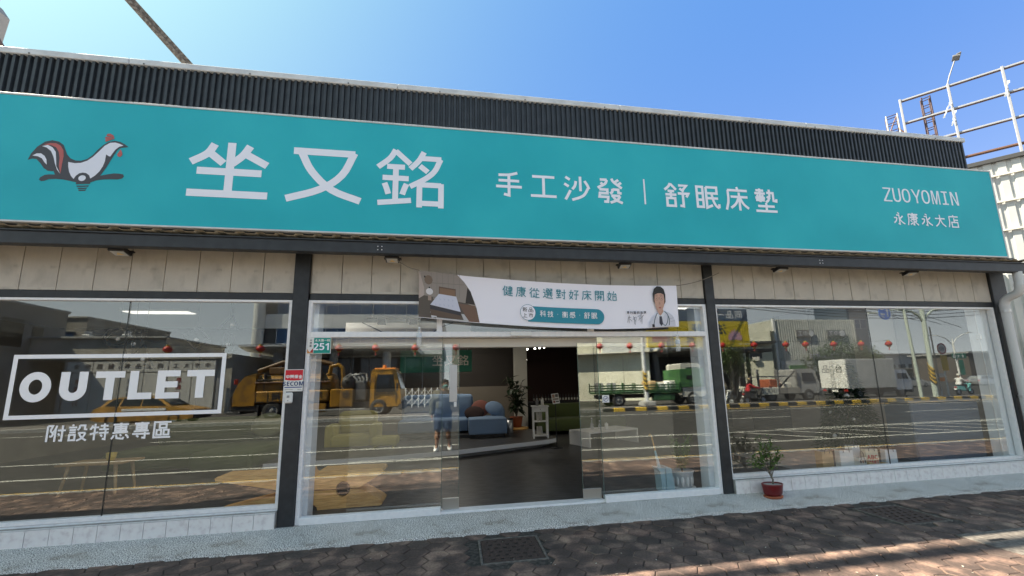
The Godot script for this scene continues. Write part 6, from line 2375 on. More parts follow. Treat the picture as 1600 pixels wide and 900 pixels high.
	for p in [[44.6, 47.2, 2.6, 3.4], [48.0, 52.0, 4.2, 4.9]]:
		b = B.new(o)
		b.bx(p[0], p[1], p[2], p[3], 44.4, 44.58, 0.02)
		done(b, "banner_strip", mat("lilac", 0.45, 0.42, 0.55, 0.6) if p[3] > 4 else M.green_paint, s)
	for i in 8:
		b = B.new(o)
		b.bx(44 + i * 1.5, 45.2 + i * 1.5, 0.3, 2.3, 44.55, 44.62)
		done(b, "window", M.dark_glass, s)
	# far things to the right: tower, low roofs, an overpass
	s = thing("dark_tower", "narrow dark tower beyond the warehouse", "building", Vector3(85.5, 0, 72))
	o = s.position
	b = B.new(o)
	b.bx(83, 88, -0.05, 22, 70, 78)
	done(b, "wall", M.slate_blue, s)
	window_row(s, 83.4, 87.6, 12.0, 14.0, 69.94, 1.4)
	window_row(s, 83.4, 87.6, 16.0, 18.0, 69.94, 1.4)
	var far := [[92, 116, 5.0, 95], [118, 154, 8.0, 98], [100, 128, 3.5, 86], [142, 175, 6.0, 110], [60, 82, 5.0, 90]]
	var farnames := ["far cream shed with a flat roof right of the dark tower", "far pale hall at the end of the street", "low far white shop row with an awning", "farthest pale block by the junction", "far low cream shed behind the box truck"]
	for i in far.size():
		s = thing("far_shed", farnames[i], "building", Vector3((far[i][0] + far[i][1]) * 0.5, 0, far[i][3] + 6))
		o = s.position
		b = B.new(o)
		b.bx(far[i][0], far[i][1], -0.05, far[i][2], far[i][3], far[i][3] + 12)
		done(b, "wall", M.pale_render if i % 2 == 0 else M.white_sheet, s)
		b = B.new(o)
		b.bx(far[i][0] - 0.4, far[i][1] + 0.4, far[i][2], far[i][2] + 0.3, far[i][3] - 1.0, far[i][3] + 12.4)
		done(b, "roof", M.grey, s)
		var k := 0.0
		while k < far[i][1] - far[i][0] - 3.0:
			b = B.new(o)
			b.bx(far[i][0] + k + 0.5, far[i][0] + k + 3.0, 0.3, far[i][2] * 0.65, far[i][3] - 0.04, far[i][3] + 0.02)
			done(b, "window", M.dark_glass, s)
			k += 3.6
	s = thing("brown_block", "dark brown low block at the right end of the street", "building", Vector3(118, 0, 76))
	o = s.position
	b = B.new(o)
	b.bx(113.5, 121, -0.05, 6.4, 70, 82)
	done(b, "wall", mat("brown_wall", 0.10, 0.085, 0.075, 0.8), s)
	b = B.new(o)
	b.bx(113, 121.5, 6.4, 6.8, 69.5, 82.5)
	done(b, "roof", M.grey, s)

const ORD := ["first", "second", "third", "fourth", "fifth", "sixth", "seventh", "eighth", "ninth", "tenth", "eleventh", "twelfth", "thirteenth", "fourteenth", "fifteenth", "sixteenth", "seventeenth", "eighteenth", "nineteenth", "twentieth"]

func tree_at(called: String, label: String, at: Vector3, h: float, crown: Array, n: int, leaf: Material, trunks: Array, sd: int) -> void:
	var s := thing(called, label, "tree", at)
	var r := RandomNumberGenerator.new()
	r.seed = sd
	var b := B.new()
	for t in trunks:
		b.tube([Vector3(t[0], 0, t[1]), Vector3(t[0] * 0.9 + 0.05, h * 0.25, t[1]), Vector3(t[2], h * 0.55, t[3])], t[4], 8)
	for c in crown:
		b.tube([Vector3(0, h * 0.35, 0), (c[0] as Vector3) * Vector3(0.5, 0.8, 0.5), c[0]], 0.06, 6)
	done(b, "trunk", M.bark, s)
	b = B.new()
	for i in n:
		var c: Array = crown[r.randi() % crown.size()]
		var d := Vector3(r.randfn(), r.randfn() * 0.8, r.randfn()).normalized() * pow(r.randf(), 0.4)
		var p: Vector3 = c[0] + d * c[1] + Vector3(r.randf_range(-0.3, 0.3), r.randf_range(-0.3, 0.3), r.randf_range(-0.3, 0.3))
		leaf_blade(b, p, Vector3(r.randf_range(-1, 1), r.randf_range(-0.6, 0.6), r.randf_range(-1, 1)), r.randf_range(0.14, 0.28), r.randf_range(0.08, 0.14))
	done(b, "crown", leaf, s)

func hazard_stripes(s: Node3D, at: Vector3, r: float, y0: float, y1: float) -> void:
	var n := 8
	for k in n:
		var b := B.new(s.position)
		var ya := lerpf(y0, y1, float(k) / n)
		var yb := lerpf(y0, y1, float(k + 1) / n)
		b.smooth(true)
		for i in 16:
			var a := TAU * i / 16.0
			var c := TAU * (i + 1) / 16.0
			var ua := 0.5 * r * 3.0 * sin(a)
			var uc := 0.5 * r * 3.0 * sin(c)
			b.fq(at + Vector3(cos(a) * r, ya + ua, sin(a) * r), at + Vector3(cos(c) * r, ya + uc, sin(c) * r), at + Vector3(cos(c) * r, yb + uc, sin(c) * r), at + Vector3(cos(a) * r, yb + ua, sin(a) * r), Vector3(cos(a), 0, sin(a)))
		b.smooth(false)
		done(b, "stripe", M.kerb_yellow if k % 2 else M.kerb_black, s)

func street_things() -> void:
	var s: Node3D
	var b: B
	var o: Vector3
	# median with black and yellow kerb blocks
	b = B.new()
	b.bx(-60, 120, -0.2, 0.10, 17.5, 19.9)
	struct(done(b, "median", M.worn_cement))
	b = B.new()
	b.bx(-60, 8.0, -0.2, 0.12, 17.25, 17.5, 0.01)
	b.bx(60.0, 120.0, -0.2, 0.12, 17.25, 17.5, 0.01)
	var kerb := struct(done(b, "median_kerb", M.concrete))
	for i in 80:
		b = B.new()
		b.bx(8.0 + i * 0.65, 8.64 + i * 0.65, -0.2, 0.16, 17.2, 17.5, 0.02)
		done(b, "kerb_block", M.kerb_yellow if i % 2 else M.kerb_black, kerb)
	# striped pole right of the doorway
	s = thing("striped_pole", "tall grey pole with a black and yellow band, before the cream garage", "pole", Vector3(11.47, 0.1, 19.0))
	o = s.position
	b = B.new(o)
	b.cyl(Vector3(11.5, 0.1, 19.0), Vector3(11.38, 9.0, 19.0), 0.13, 0.09, 14)
	done(b, "shaft", M.pvc, s)
	hazard_stripes(s, Vector3(11.48, 0, 19.0), 0.137, 1.15, 2.35)
	b = B.new(o)
	b.bx(11.1, 11.9, 0.1, 0.42, 18.6, 19.4, 0.06)
	done(b, "footing", M.concrete, s)
	# lamp pole, sign pole and their arms
	s = thing("sign_mast", "slim pale green mast carrying a blue round arrow sign on its arm", "pole", Vector3(31.6, 0.1, 18.8))
	o = s.position
	b = B.new(o)
	b.cyl(Vector3(31.6, 0.1, 18.8), Vector3(31.35, 6.6, 18.8), 0.11, 0.09, 12)
	b.tube([Vector3(31.36, 6.3, 18.8), Vector3(30.6, 6.25, 18.8), Vector3(29.5, 6.02, 18.8), Vector3(28.3, 5.95, 18.8)], 0.05, 8)
	done(b, "mast", M.pole_green, s)
	b = B.new(o)
	b.cyl(Vector3(29.53, 5.98, 18.72), Vector3(29.53, 5.98, 18.68), 0.50, -1, 28)
	done(b, "blue_disc", M.road_blue, s)
	b = B.new(o)
	b.F = facing(29.53, 5.98, 18.672)
	b.ribbon([Vector2(-0.22, -0.3), Vector2(-0.22, 0.22)], 0.09)
	b.patch([Vector2(-0.36, 0.12), Vector2(-0.22, 0.34), Vector2(-0.08, 0.12)])
	b.ribbon([Vector2(0.02, -0.1), Vector2(0.3, -0.1)], 0.08)
	b.patch([Vector2(0.22, 0.02), Vector2(0.40, -0.1), Vector2(0.22, -0.22)])
	b.ribbon([Vector2(0.05, 0.24), Vector2(0.32, 0.24)], 0.07)
	b.ribbon([Vector2(0.10, -0.34), Vector2(0.30, -0.26)], 0.07)
	done(b, "arrows", M.white, s)
	s = thing("double_lamp_mast", "grey street lamp mast with two curved arms and a hazard band at its foot", "lamp", Vector3(33.0, 0.1, 18.9))
	o = s.position
	b = B.new(o)
	b.cyl(Vector3(32.95, 0.1, 18.9), Vector3(33.05, 6.9, 18.9), 0.16, 0.13, 14)
	b.tube([Vector3(33.02, 5.3, 18.9), Vector3(32.7, 5.8, 18.9), Vector3(32.1, 6.15, 18.9), Vector3(31.0, 6.25, 18.9)], 0.08, 8)
	b.tube([Vector3(33.02, 5.3, 18.9), Vector3(33.3, 5.8, 18.9), Vector3(33.9, 6.2, 18.9), Vector3(35.0, 6.4, 18.9)], 0.08, 8)
	done(b, "mast", M.pole_green, s)
	hazard_stripes(s, Vector3(32.96, 0, 18.9), 0.168, 1.1, 2.3)
	b = B.new(o)
	b.cyl(Vector3(33.3, 0.5, 18.8), Vector3(33.3, 5.0, 18.8), 0.04, -1, 8)
	done(b, "cable_pipe", M.dark_grey, s)
	s = thing("speed_sign", "round white speed limit sign with a red rim above a yellow board", "sign", Vector3(35.2, 0.1, 19.6))
	o = s.position
	b = B.new(o)
	b.cyl(Vector3(35.2, 0.1, 19.7), Vector3(35.2, 3.9, 19.7), 0.05, -1, 8)
	done(b, "post", M.pvc, s)
	b = B.new(o)
	b.cyl(Vector3(35.15, 3.5, 19.62), Vector3(35.15, 3.5, 19.59), 0.42, -1, 28)
	done(b, "disc", M.white, s)
	b = B.new(o)
	b.F = facing(35.15, 3.5, 19.585)
	b.col(0.5, 0.03, 0.03)
	b.ring(Vector2.ZERO, Vector2(0.36, 0.36), 0.09)
	done(b, "rim", M.print, s)
	text("number", "60", "Droid Sans", 0.4, M.black, s, Vector3(35.15, 3.5, 19.583) - o, PI, 700).mesh.pixel_size = 0.012
	b = B.new(o)
	b.bx(34.95, 35.5, 1.9, 3.0, 19.6, 19.64, 0.01)
	done(b, "yellow_board", M.kerb_yellow, s)
	s = thing("junction_box", "orange and white control box on a thin post by the lamp mast", "box", Vector3(34.2, 0.1, 19.4))
	o = s.position
	b = B.new(o)
	b.cyl(Vector3(34.2, 0.1, 19.4), Vector3(34.1, 1.6, 19.4), 0.05, -1, 8)
	done(b, "post", M.pvc, s)
	b = B.new(o)
	b.bx(33.9, 34.4, 1.1, 1.7, 19.2, 19.5, 0.02)
	done(b, "case", M.offwhite, s)
	b = B.new(o)
	b.bx(33.95, 34.35, 1.15, 1.4, 19.17, 19.2)
	done(b, "orange_door", M.orange, s)
	s = thing("far_lamp", "far street lamp with two thin arching arms", "lamp", Vector3(95.5, 0, 60))
	o = s.position
	b = B.new(o)
	b.cyl(Vector3(95.5, 0, 60), Vector3(95.2, 7.8, 60), 0.15, 0.09, 8)
	b.tube([Vector3(95.2, 7.4, 60), Vector3(94.0, 8.6, 60), Vector3(92.2, 9.2, 60), Vector3(90.1, 9.3, 60)], 0.08, 6)
	b.tube([Vector3(95.2, 7.4, 60), Vector3(96.4, 8.7, 60), Vector3(98.0, 9.4, 60), Vector3(99.9, 9.8, 60)], 0.08, 6)
	done(b, "mast", M.white, s)
	for x in [90.0, 100.0]:
		b = B.new(o)
		b.bx(x - 0.5, x + 0.5, 9.2 if x < 95 else 9.75, 9.35 if x < 95 else 9.9, 59.8, 60.2, 0.04)
		done(b, "lamp_head", M.grey, s)
	s = thing("road_name_sign", "small green road sign on a white post by the far junction", "sign", Vector3(73.8, 0, 45))
	o = s.position
	b = B.new(o)
	b.cyl(Vector3(73.6, 0, 45), Vector3(73.4, 7.0, 45), 0.08, -1, 8)
	done(b, "post", M.white, s)
	b = B.new(o)
	b.bx(72.6, 75.2, 4.0, 4.75, 44.86, 44.92, 0.02)
	done(b, "plate", M.deep_green, s)
	b = B.new(o)
	b.F = facing(75.0, 0, 44.85)
	words(b, "永大路", 0.2, 4.65, 0.55, 0.75, 0.07)
	done(b, "plate_print", M.white, s)
	b = B.new(o)
	b.bx(73.7, 74.5, 1.6, 3.8, 44.86, 44.92, 0.02)
	done(b, "upright_plate", M.deep_green, s)
	# dark gantry by the trees
	s = thing("dark_gantry", "black steel post with a wide flat roof beam behind the red rider", "gantry", Vector3(22.7, 0, 24.2))
	o = s.position
	b = B.new(o)
	b.bx(22.6, 22.8, -0.03, 3.75, 24.1, 24.3, 0.01)
	done(b, "post", M.black, s)
	b = B.new(o)
	b.bx(20.6, 24.3, 3.72, 3.95, 23.4, 25.2, 0.02)
	done(b, "roof_beam", M.black, s)
	# lantern string
	var wire := thing("lantern_wire", "thin wire strung along the road between poles, carrying red lanterns", "wire", Vector3(8, 4.2, 20))
	o = wire.position
	b = B.new(o)
	var xs := [-15.5, -10.9, -6.75, -4.75, -2.5, -0.1, 2.2, 4.5, 6.8, 9.0, 11.05, 13.25, 15.45, 17.65, 20.05, 22.5, 24.1, 26.4, 28.7, 31.05]
	var pts := []
	for i in xs.size():
		pts.append(Vector3(xs[i], 4.17, 20.0))
		if i < xs.size() - 1:
			pts.append(Vector3((xs[i] + xs[i + 1]) * 0.5, 4.12, 20.0))
	b.tube(pts, 0.012, 5)
	done(b, "cable", M.black, wire)
	var lan: Node3D
	for i in xs.size():
		if i == 0:
			lan = thing("red_lantern", "red lantern at the left end of the road wire", "lantern", Vector3(xs[0], 3.92, 20.0), "red lanterns strung along the road")
			b = B.new()
			b.ball(Vector3.ZERO, Vector3(0.215, 0.185, 0.215), 16, 10)
			done(b, "globe", mat("lantern_red", 0.42, 0.016, 0.012, 0.5), lan)
			b = B.new()
			b.cyl(Vector3(0, 0.17, 0), Vector3(0, 0.24, 0), 0.09, -1, 10)
			b.cyl(Vector3(0, -0.17, 0), Vector3(0, -0.22, 0), 0.09, -1, 10)
			b.cyl(Vector3(0, 0.22, 0), Vector3(0, 0.3, 0), 0.01, -1, 5)
			done(b, "collar", M.kerb_yellow, lan)
			b = B.new()
			b.cyl(Vector3(0, -0.22, 0), Vector3(0, -0.42, 0), 0.02, 0.04, 6)
			done(b, "tassel", M.red, lan)
		else:
			copy(lan, "red lantern on the road wire, %s from the left" % ORD[i], Vector3(xs[i], 3.92, 20.0), i * 0.7)
	# overhead cables
	s = thing("overhead_cables", "bundle of black overhead cables crossing above the far pavement at the right", "cables", Vector3(30, 8, 24))
	o = s.position
	for k in 9:
		b = B.new(o)
		var ln := []
		for i in 13:
			var t := i / 12.0
			ln.append(Vector3(lerpf(14 + k * 0.9, 70.0, t), lerpf(7.6 + 0.28 * k, 9.5 + 0.5 * k, t) - 1.4 * sin(PI * t), lerpf(22.0 + 0.7 * k, 34 + 0.3 * k, t)))
		b.tube(ln, 0.03, 4)
		done(b, "cable", M.black, s)
	for k in 5:
		b = B.new(o)
		b.tube([Vector3(38 + k * 3, 13 - k * 0.3, 40), Vector3(42 + k * 3.0, 10.8, 38), Vector3(50 + k * 3.0, 9.0 - 0.4 * k, 36)], 0.03, 4)
		done(b, "cable", M.black, s)
	# trees
	tree_at("banyan_tree", "pale-trunked tree with sparse leaves before the workshop, mirrored beside the second pillar", Vector3(18.9, 0, 21.2), 4.2, [[Vector3(-0.8, 2.6, 0), 0.7], [Vector3(0.9, 2.5, 0.2), 0.8], [Vector3(0.2, 3.3, 0), 0.7]], 1500, M.leaf_street, [[0.0, 0.0, 0.1, 0, 0.16], [0.45, 0.1, 0.8, 0.2, 0.11], [-0.5, 0, -0.8, 0.1, 0.10]], 31)
	tree_at("bushy_tree", "dense green tree behind the white box truck", Vector3(36.0, 0, 28.5), 5.0, [[Vector3(-2.4, 3.0, 0), 1.5], [Vector3(0.0, 4.0, 0), 1.7], [Vector3(2.4, 3.2, 0), 1.4], [Vector3(1.0, 2.6, 0.6), 1.6]], 7000, M.leaf_street, [[0, 0, 0.1, 0, 0.2], [0.6, 0.1, 1.2, 0.2, 0.12]], 32)
	tree_at("roadside_tree", "smaller yellow-green tree right of the dense tree behind the box truck", Vector3(40.5, 0, 30.0), 4.2, [[Vector3(0, 3.2, 0), 1.2], [Vector3(0.9, 2.5, 0), 1.1]], 3000, M.leaf_light, [[0, 0, 0.1, 0, 0.14]], 33)

# ---------- vehicles: built facing +x at the origin, then put in place ----------
func wheel(s: Node3D, x: float, z: float, r: float, w: float) -> void:
	var q := Basis(Vector3.RIGHT, PI / 2)
	var b := B.new()
	b.lathe(Vector3(x, r, z), [Vector2(r * 0.6, -w * 0.5), Vector2(r * 0.93, -w * 0.5), Vector2(r, -w * 0.35), Vector2(r, w * 0.35), Vector2(r * 0.93, w * 0.5), Vector2(r * 0.6, w * 0.5)], 24, q)
	var t := done(b, "wheel", M.rubber, s)
	b = B.new()
	b.lathe(Vector3(x, r, z), [Vector2(0, -w * 0.36), Vector2(r * 0.25, -w * 0.44), Vector2(r * 0.3, -w * 0.30), Vector2(r * 0.52, -w * 0.36), Vector2(r * 0.62, -w * 0.48), Vector2(r * 0.62, w * 0.48), Vector2(r * 0.52, w * 0.36), Vector2(r * 0.3, w * 0.30), Vector2(r * 0.25, w * 0.44), Vector2(0, w * 0.36)], 20, q)
	done(b, "rim", M.mid_grey if r > 0.33 else M.alu, t)

func side(pts: Array, w: float, z := 0.0) -> Array:
	return [pts, w, z]

func slab(s: Node3D, called: String, pts: Array, w: float, m: Material, z := 0.0, narrow := 1.0, y_from := 0.0, y_to := 1.0) -> MeshInstance3D:   # side outline made solid; narrows upwards between two heights
	var b := B.new()
	var pv := PackedVector2Array(pts)
	var idx := Geometry2D.triangulate_polygon(pv)
	var half := func(p: Vector2, e: float) -> Vector3:
		var k: float = clampf((p.y - y_from) / (y_to - y_from), 0.0, 1.0)
		return Vector3(p.x, p.y, z + e * w * 0.5 * lerpf(1.0, narrow, k))
	for e in [-1.0, 1.0]:
		for k in range(0, idx.size(), 3):
			b.ft(half.call(pv[idx[k]], e), half.call(pv[idx[k + 1]], e), half.call(pv[idx[k + 2]], e), Vector3(0, 0, e))
	var area := 0.0
	for i in pv.size():
		area += pv[i].cross(pv[(i + 1) % pv.size()])
	for i in pv.size():
		var a := pv[i]
		var c := pv[(i + 1) % pv.size()]
		var n := Vector2((c - a).y, -(c - a).x) * signf(area)
		b.fq(half.call(a, -1.0), half.call(c, -1.0), half.call(c, 1.0), half.call(a, 1.0), Vector3(n.x, n.y, 0))
	return done(b, called, m, s)

func part_box(s: Node3D, called: String, x0: float, x1: float, y0: float, y1: float, z0: float, z1: float, m: Material, bev := 0.02) -> MeshInstance3D:
	var b := B.new()
	b.bx(x0, x1, y0, y1, z0, z1, bev)
	return done(b, called, m, s)

func truck_cab(s: Node3D, x: float, h: float, w: float, m: Material) -> void:   # x: rear of the cab
	slab(s, "cab", [Vector2(x, 0.55), Vector2(x + 1.55, 0.55), Vector2(x + 1.75, 0.7), Vector2(x + 1.75, 1.25), Vector2(x + 1.70, 1.45), Vector2(x + 1.45, h - 0.1), Vector2(x + 1.30, h), Vector2(x + 0.1, h), Vector2(x, h - 0.1)], w, m, 0.0, 0.90, 1.4, h)
	for e in [-1, 1]:
		var b := B.new()
		var z: float = e * (w * 0.5 - 0.035)
		b.prism([Vector2(x + 0.35, 1.40), Vector2(x + 1.42, 1.40), Vector2(x + 1.28, h - 0.28), Vector2(x + 0.38, h - 0.28)], Transform3D(Basis(Vector3.RIGHT, Vector3(0, 0.996, -0.085 * e), Vector3(0, 0, 1)), Vector3(0, 0.0, e * (w * 0.5 + 0.104))), 0.03 * e)
		done(b, "side_window", M.dark_glass, s)
	var b := B.new()
	b.box(Vector3(x + 1.60, (1.50 + h - 0.15) * 0.5, 0), Vector3(0.03, h - 1.75, w * 0.84), 0.0, Basis(Vector3.BACK, 0.27))
	done(b, "windscreen", M.dark_glass, s)
	part_box(s, "bumper", x + 1.62, x + 1.86, 0.35, 0.72, -w * 0.5, w * 0.5, M.dark_grey, 0.04)
	for e in [-1, 1]:
		part_box(s, "headlight", x + 1.72, x + 1.79, 0.80, 0.98, e * w * 0.36 - 0.16, e * w * 0.36 + 0.16, M.lamp_lens)
		part_box(s, "mirror", x + 1.50, x + 1.62, 1.45, 1.9, e * (w * 0.5 + 0.16) - 0.06, e * (w * 0.5 + 0.16) + 0.06, M.black)

func vehicles() -> void:
	var s: Node3D
	var b: B
	# --- yellow sewer-cleaning truck ---
	s = thing("tank_truck", "yellow road works tank truck with black characters, mirrored left of the doorway", "truck", Vector3(-7.6, -0.03, 21.4))
	part_box(s, "chassis", -4.7, 4.4, 0.5, 0.85, -0.9, 0.9, M.black)
	b = B.new()
	b.cyl(Vector3(-3.6, 1.72, 0), Vector3(0.25, 1.72, 0), 0.86, -1, 24)
	b.ball(Vector3(0.25, 1.72, 0), Vector3(0.28, 0.86, 0.86), 20, 12)
	done(b, "tank", M.truck_yellow, s)
	slab(s, "rear_hood", [Vector2(-4.7, 0.8), Vector2(-3.6, 0.8), Vector2(-3.6, 2.58), Vector2(-4.15, 2.45), Vector2(-4.5, 2.0), Vector2(-4.7, 1.5)], 1.9, M.truck_yellow)
	part_box(s, "side_locker", -3.55, 0.3, 0.95, 1.60, -1.12, 1.12, M.truck_yellow, 0.08)
	part_box(s, "walkway", -3.6, 0.3, 2.02, 2.10, -1.10, -0.8, M.rust)
	part_box(s, "walkway", -3.6, 0.3, 2.02, 2.10, 0.8, 1.10, M.rust)
	part_box(s, "tool_locker", 0.4, 1.6, 0.6, 1.62, -1.1, 1.1, M.truck_yellow, 0.05)
	part_box(s, "under_locker", -0.9, 0.2, 0.35, 0.85, -1.1, -0.7, M.truck_yellow, 0.03)
	b = B.new()
	b.F = Transform3D(Basis(Vector3.LEFT, Vector3.UP, Vector3.FORWARD), Vector3(0, 0, -1.125))
	words(b, "台", -1.45, 1.55, 0.42, 0.8, 0.06)
	words(b, "南市工局", 0.0, 1.52, 0.42, 0.75, 0.06)
	done(b, "characters", M.black, s)
	part_box(s, "tail_light", -4.74, -4.66, 2.0, 2.3, -0.9, -0.6, M.red)
	b = B.new()
	b.tube([Vector3(-3.9, 2.75, 0), Vector3(-2.6, 3.25, 0), Vector3(-0.6, 3.3, 0), Vector3(0.2, 3.1, 0)], 0.14, 8)
	b.bx(-3.2, -2.2, 2.55, 2.95, -0.35, 0.35, 0.04)
	b.bx(-1.2, -0.7, 2.55, 3.2, -0.2, 0.2, 0.04)
	done(b, "boom", mat("brown_steel", 0.12, 0.06, 0.015, 0.5), s)
	b = B.new()
	b.tube([Vector3(0.1, 2.3, -0.4), Vector3(0.2, 2.95, -0.4), Vector3(0.6, 3.05, -0.4), Vector3(0.85, 2.85, -0.4), Vector3(0.9, 2.3, -0.4), Vector3(0.9, 1.7, -0.4)], 0.12, 10)
	done(b, "suction_pipe", M.truck_yellow, s)
	b = B.new()
	for k in 4:
		b.tube([Vector3(1.0 + k * 0.3, 1.6, -0.6 + k * 0.2), Vector3(1.0 + k * 0.3, 2.25 + 0.1 * k, -0.6), Vector3(1.3 + k * 0.3, 2.5, -0.5), Vector3(1.7 + k * 0.2, 2.2, -0.6), Vector3(1.8 + k * 0.15, 1.6, -0.6)], 0.07, 8)
	done(b, "hose", M.mid_grey, s)
	part_box(s, "pump", 1.65, 2.35, 0.9, 2.1, -0.9, 0.9, M.dark_grey, 0.1)
	truck_cab(s, 2.55, 2.72, 2.2, M.truck_yellow)
	b = B.new()
	b.cyl(Vector3(3.2, 2.72, -0.3), Vector3(3.2, 3.0, -0.3), 0.12, 0.1, 10)
	b.bx(2.7, 3.9, 2.72, 2.82, -0.7, 0.7, 0.02)
	done(b, "beacon", M.orange, s)
	for x in [-2.6, -1.45, 3.05]:
		for z in [-0.95, 0.95]:
			wheel(s, x, z, 0.5, 0.32)
	b = B.new()
	for k in 5:
		b.tube([Vector3(-4.7, 1.8 - 0.2 * k, -0.6 + 0.25 * k), Vector3(-5.0, 1.2, -0.5 + 0.2 * k), Vector3(-4.9, 0.5, -0.5 + 0.2 * k)], 0.04, 6)
	b.bx(-5.0, -4.3, 0.35, 0.5, -0.9, 0.9, 0.02)
	done(b, "rear_hoses", M.dark_grey, s)
	for x in [-3.2, -2.2, -1.2, -0.2]:   # bands, pipes and fittings that break up the tank
		part_box(s, "tank_band", x - 0.04, x + 0.04, 0.9, 2.6, -0.885, 0.885, M.dark_grey, 0.01)
	b = B.new()
	for k in 6:
		b.bx(-3.5 + k * 0.62, -3.06 + k * 0.62, 0.98, 1.02, -1.135, -1.115)
		b.bx(-3.5 + k * 0.62, -3.46 + k * 0.62, 1.0, 1.55, -1.13, -1.115)
	b.tube([Vector3(-3.6, 2.2, -0.95), Vector3(-1.5, 2.25, -0.98), Vector3(0.2, 2.2, -0.95)], 0.03, 6)
	b.tube([Vector3(-3.6, 2.45, -0.80), Vector3(0.2, 2.45, -0.80)], 0.025, 6)
	for k in 7:
		b.cyl(Vector3(-3.5 + k * 0.6, 2.05, -0.96), Vector3(-3.5 + k * 0.6, 2.45, -0.82), 0.018, -1, 5)
	done(b, "rails_and_seams", M.black, s)
	for k in 3:
		b = B.new()
		b.cyl(Vector3(-2.9 + k * 1.1, 2.55, 0), Vector3(-2.9 + k * 1.1, 2.75, 0), 0.28, -1, 14)
		b.cyl(Vector3(-2.6 + k * 1.1, 2.55, -0.35), Vector3(-2.6 + k * 1.1, 2.9, -0.3), 0.05, -1, 8)
		done(b, "tank_hatch", M.brown_steel, s)
	b = B.new()
	b.lathe(Vector3(1.3, 1.95, -0.7), [Vector2(0.1, -0.25), Vector2(0.36, -0.25), Vector2(0.36, -0.2), Vector2(0.22, -0.18), Vector2(0.22, 0.18), Vector2(0.36, 0.2), Vector2(0.36, 0.25), Vector2(0.1, 0.25)], 18, Basis(Vector3.RIGHT, PI / 2))
	done(b, "hose_reel", M.black, s)
	part_box(s, "side_guard", -0.8, 2.3, 0.42, 0.50, -1.12, -1.06, M.grey, 0.01)
	part_box(s, "mud_flap", -3.35, -3.3, 0.15, 0.8, -1.1, -0.7, M.black, 0.0)
	part_box(s, "door_handle", 2.85, 3.0, 1.22, 1.27, -1.12, -1.09, M.black, 0.0)
	b = B.new()
	b.bx(2.80, 2.82, 0.75, 2.4, -1.112, -1.04)
	b.bx(4.02, 4.04, 0.75, 1.4, -1.112, -1.08)
	b.bx(2.82, 4.02, 1.30, 1.315, -1.112, -1.08)
	done(b, "door_seam", M.black, s)
	# --- taxi ---
	s = thing("taxi", "yellow taxi estate car, mirrored behind the outlet lettering", "car", Vector3(-16.1, -0.03, 20.6))
	car_body(s, M.taxi_yellow)
	part_box(s, "roof_light", -0.1, 0.15, 1.46, 1.6, -0.3, 0.3, M.offwhite, 0.03)
	part_box(s, "door_band", -1.0, 1.0, 0.74, 0.86, -0.893, 0.893, M.white, 0.0)
	# --- far cars ---
	var labels := ["silver car at the far right junction", "dark car behind the silver car at the far junction", "grey car parked by the far junction"]
	for i in 3:
		s = thing("parked_car", labels[i], "car", [Vector3(76.5, -0.03, 44.0), Vector3(82.0, -0.03, 48.0), Vector3(66.0, -0.03, 46.0)][i], "cars by the far junction")
		car_body(s, [M.alu, M.dark_grey, M.grey][i])
	# --- green flatbed truck ---
	s = thing("flatbed_truck", "green stake-sided flatbed truck loaded with bundles, before the cream garage", "truck", Vector3(13.0, -0.03, 22.3))
	part_box(s, "chassis", -3.6, 3.0, 0.55, 0.8, -0.5, 0.5, M.black)
	part_box(s, "load_floor", -3.7, 2.0, 0.85, 0.98, -1.1, 1.1, M.rail_green)
	for e in [-1, 1]:
		for k in 3:
			part_box(s, "side_rail", -3.7, 2.0, 1.02 + 0.17 * k, 1.10 + 0.17 * k, e * 1.1 - 0.025, e * 1.1 + 0.025, M.rail_green, 0.005)
		for k in 8:
			part_box(s, "stake", -3.7 + k * 0.81 - 0.03, -3.7 + k * 0.81 + 0.03, 0.95, 1.58, e * 1.1 - 0.05, e * 1.1 + 0.05, M.rail_green, 0.005)
	part_box(s, "headboard", 2.05, 3.85, 1.2, 2.45, -1.12, -1.04, M.green_paint)
	part_box(s, "front_board", 2.0, 2.1, 1.0, 2.45, -1.1, 1.1, M.green_paint)
	part_box(s, "port", 2.5, 2.9, 1.75, 2.0, -1.14, -1.12, M.black)
	part_box(s, "fuel_tank", 0.1, 1.6, 0.35, 0.8, -1.05, -0.6, M.rail_green, 0.05)
	truck_cab(s, 2.2, 2.85, 2.1, M.offwhite)
	for x in [-2.4, 2.95]:
		for z in [-0.9, 0.9]:
			wheel(s, x, z, 0.45, 0.3)
	var r := RandomNumberGenerator.new()
	r.seed = 77
	for k in 7:
		b = B.new()
		soft_box(b, -0.4 + k * 0.32, 0.2 + k * 0.32, 0.98, 1.35 + r.randf_range(0, 0.35), -0.8 + r.randf_range(0, 0.4), 0.5, 0.12)
		done(b, "bundle", [M.offwhite, M.kraft, M.white][k % 3], s)
	# --- low flatbed with plate ---
	s = thing("recovery_truck", "beige low flatbed truck with a steel rack and a rear name board", "truck", Vector3(24.0, -0.03, 22.3))
	part_box(s, "chassis", -3.0, 1.9, 0.5, 0.72, -0.6, 0.6, M.black)
	part_box(s, "bed", -3.0, 0.3, 0.72, 0.85, -1.1, 1.1, M.tan_render)
	part_box(s, "side_board", -3.0, 0.3, 0.55, 1.0, -1.14, -1.08, M.grey_render)
	part_box(s, "rear_board", -3.06, -2.98, 0.5, 1.1, -1.1, 1.1, M.pale)
	part_box(s, "rear_name_board", -2.95, -1.5, 0.52, 1.04, -1.19, -1.145, M.pale)
	b = B.new()
	b.F = Transform3D(Basis(Vector3.LEFT, Vector3.UP, Vector3.FORWARD), Vector3(-1.6, 0, -1.195))
	b.col(0.03, 0.03, 0.03)
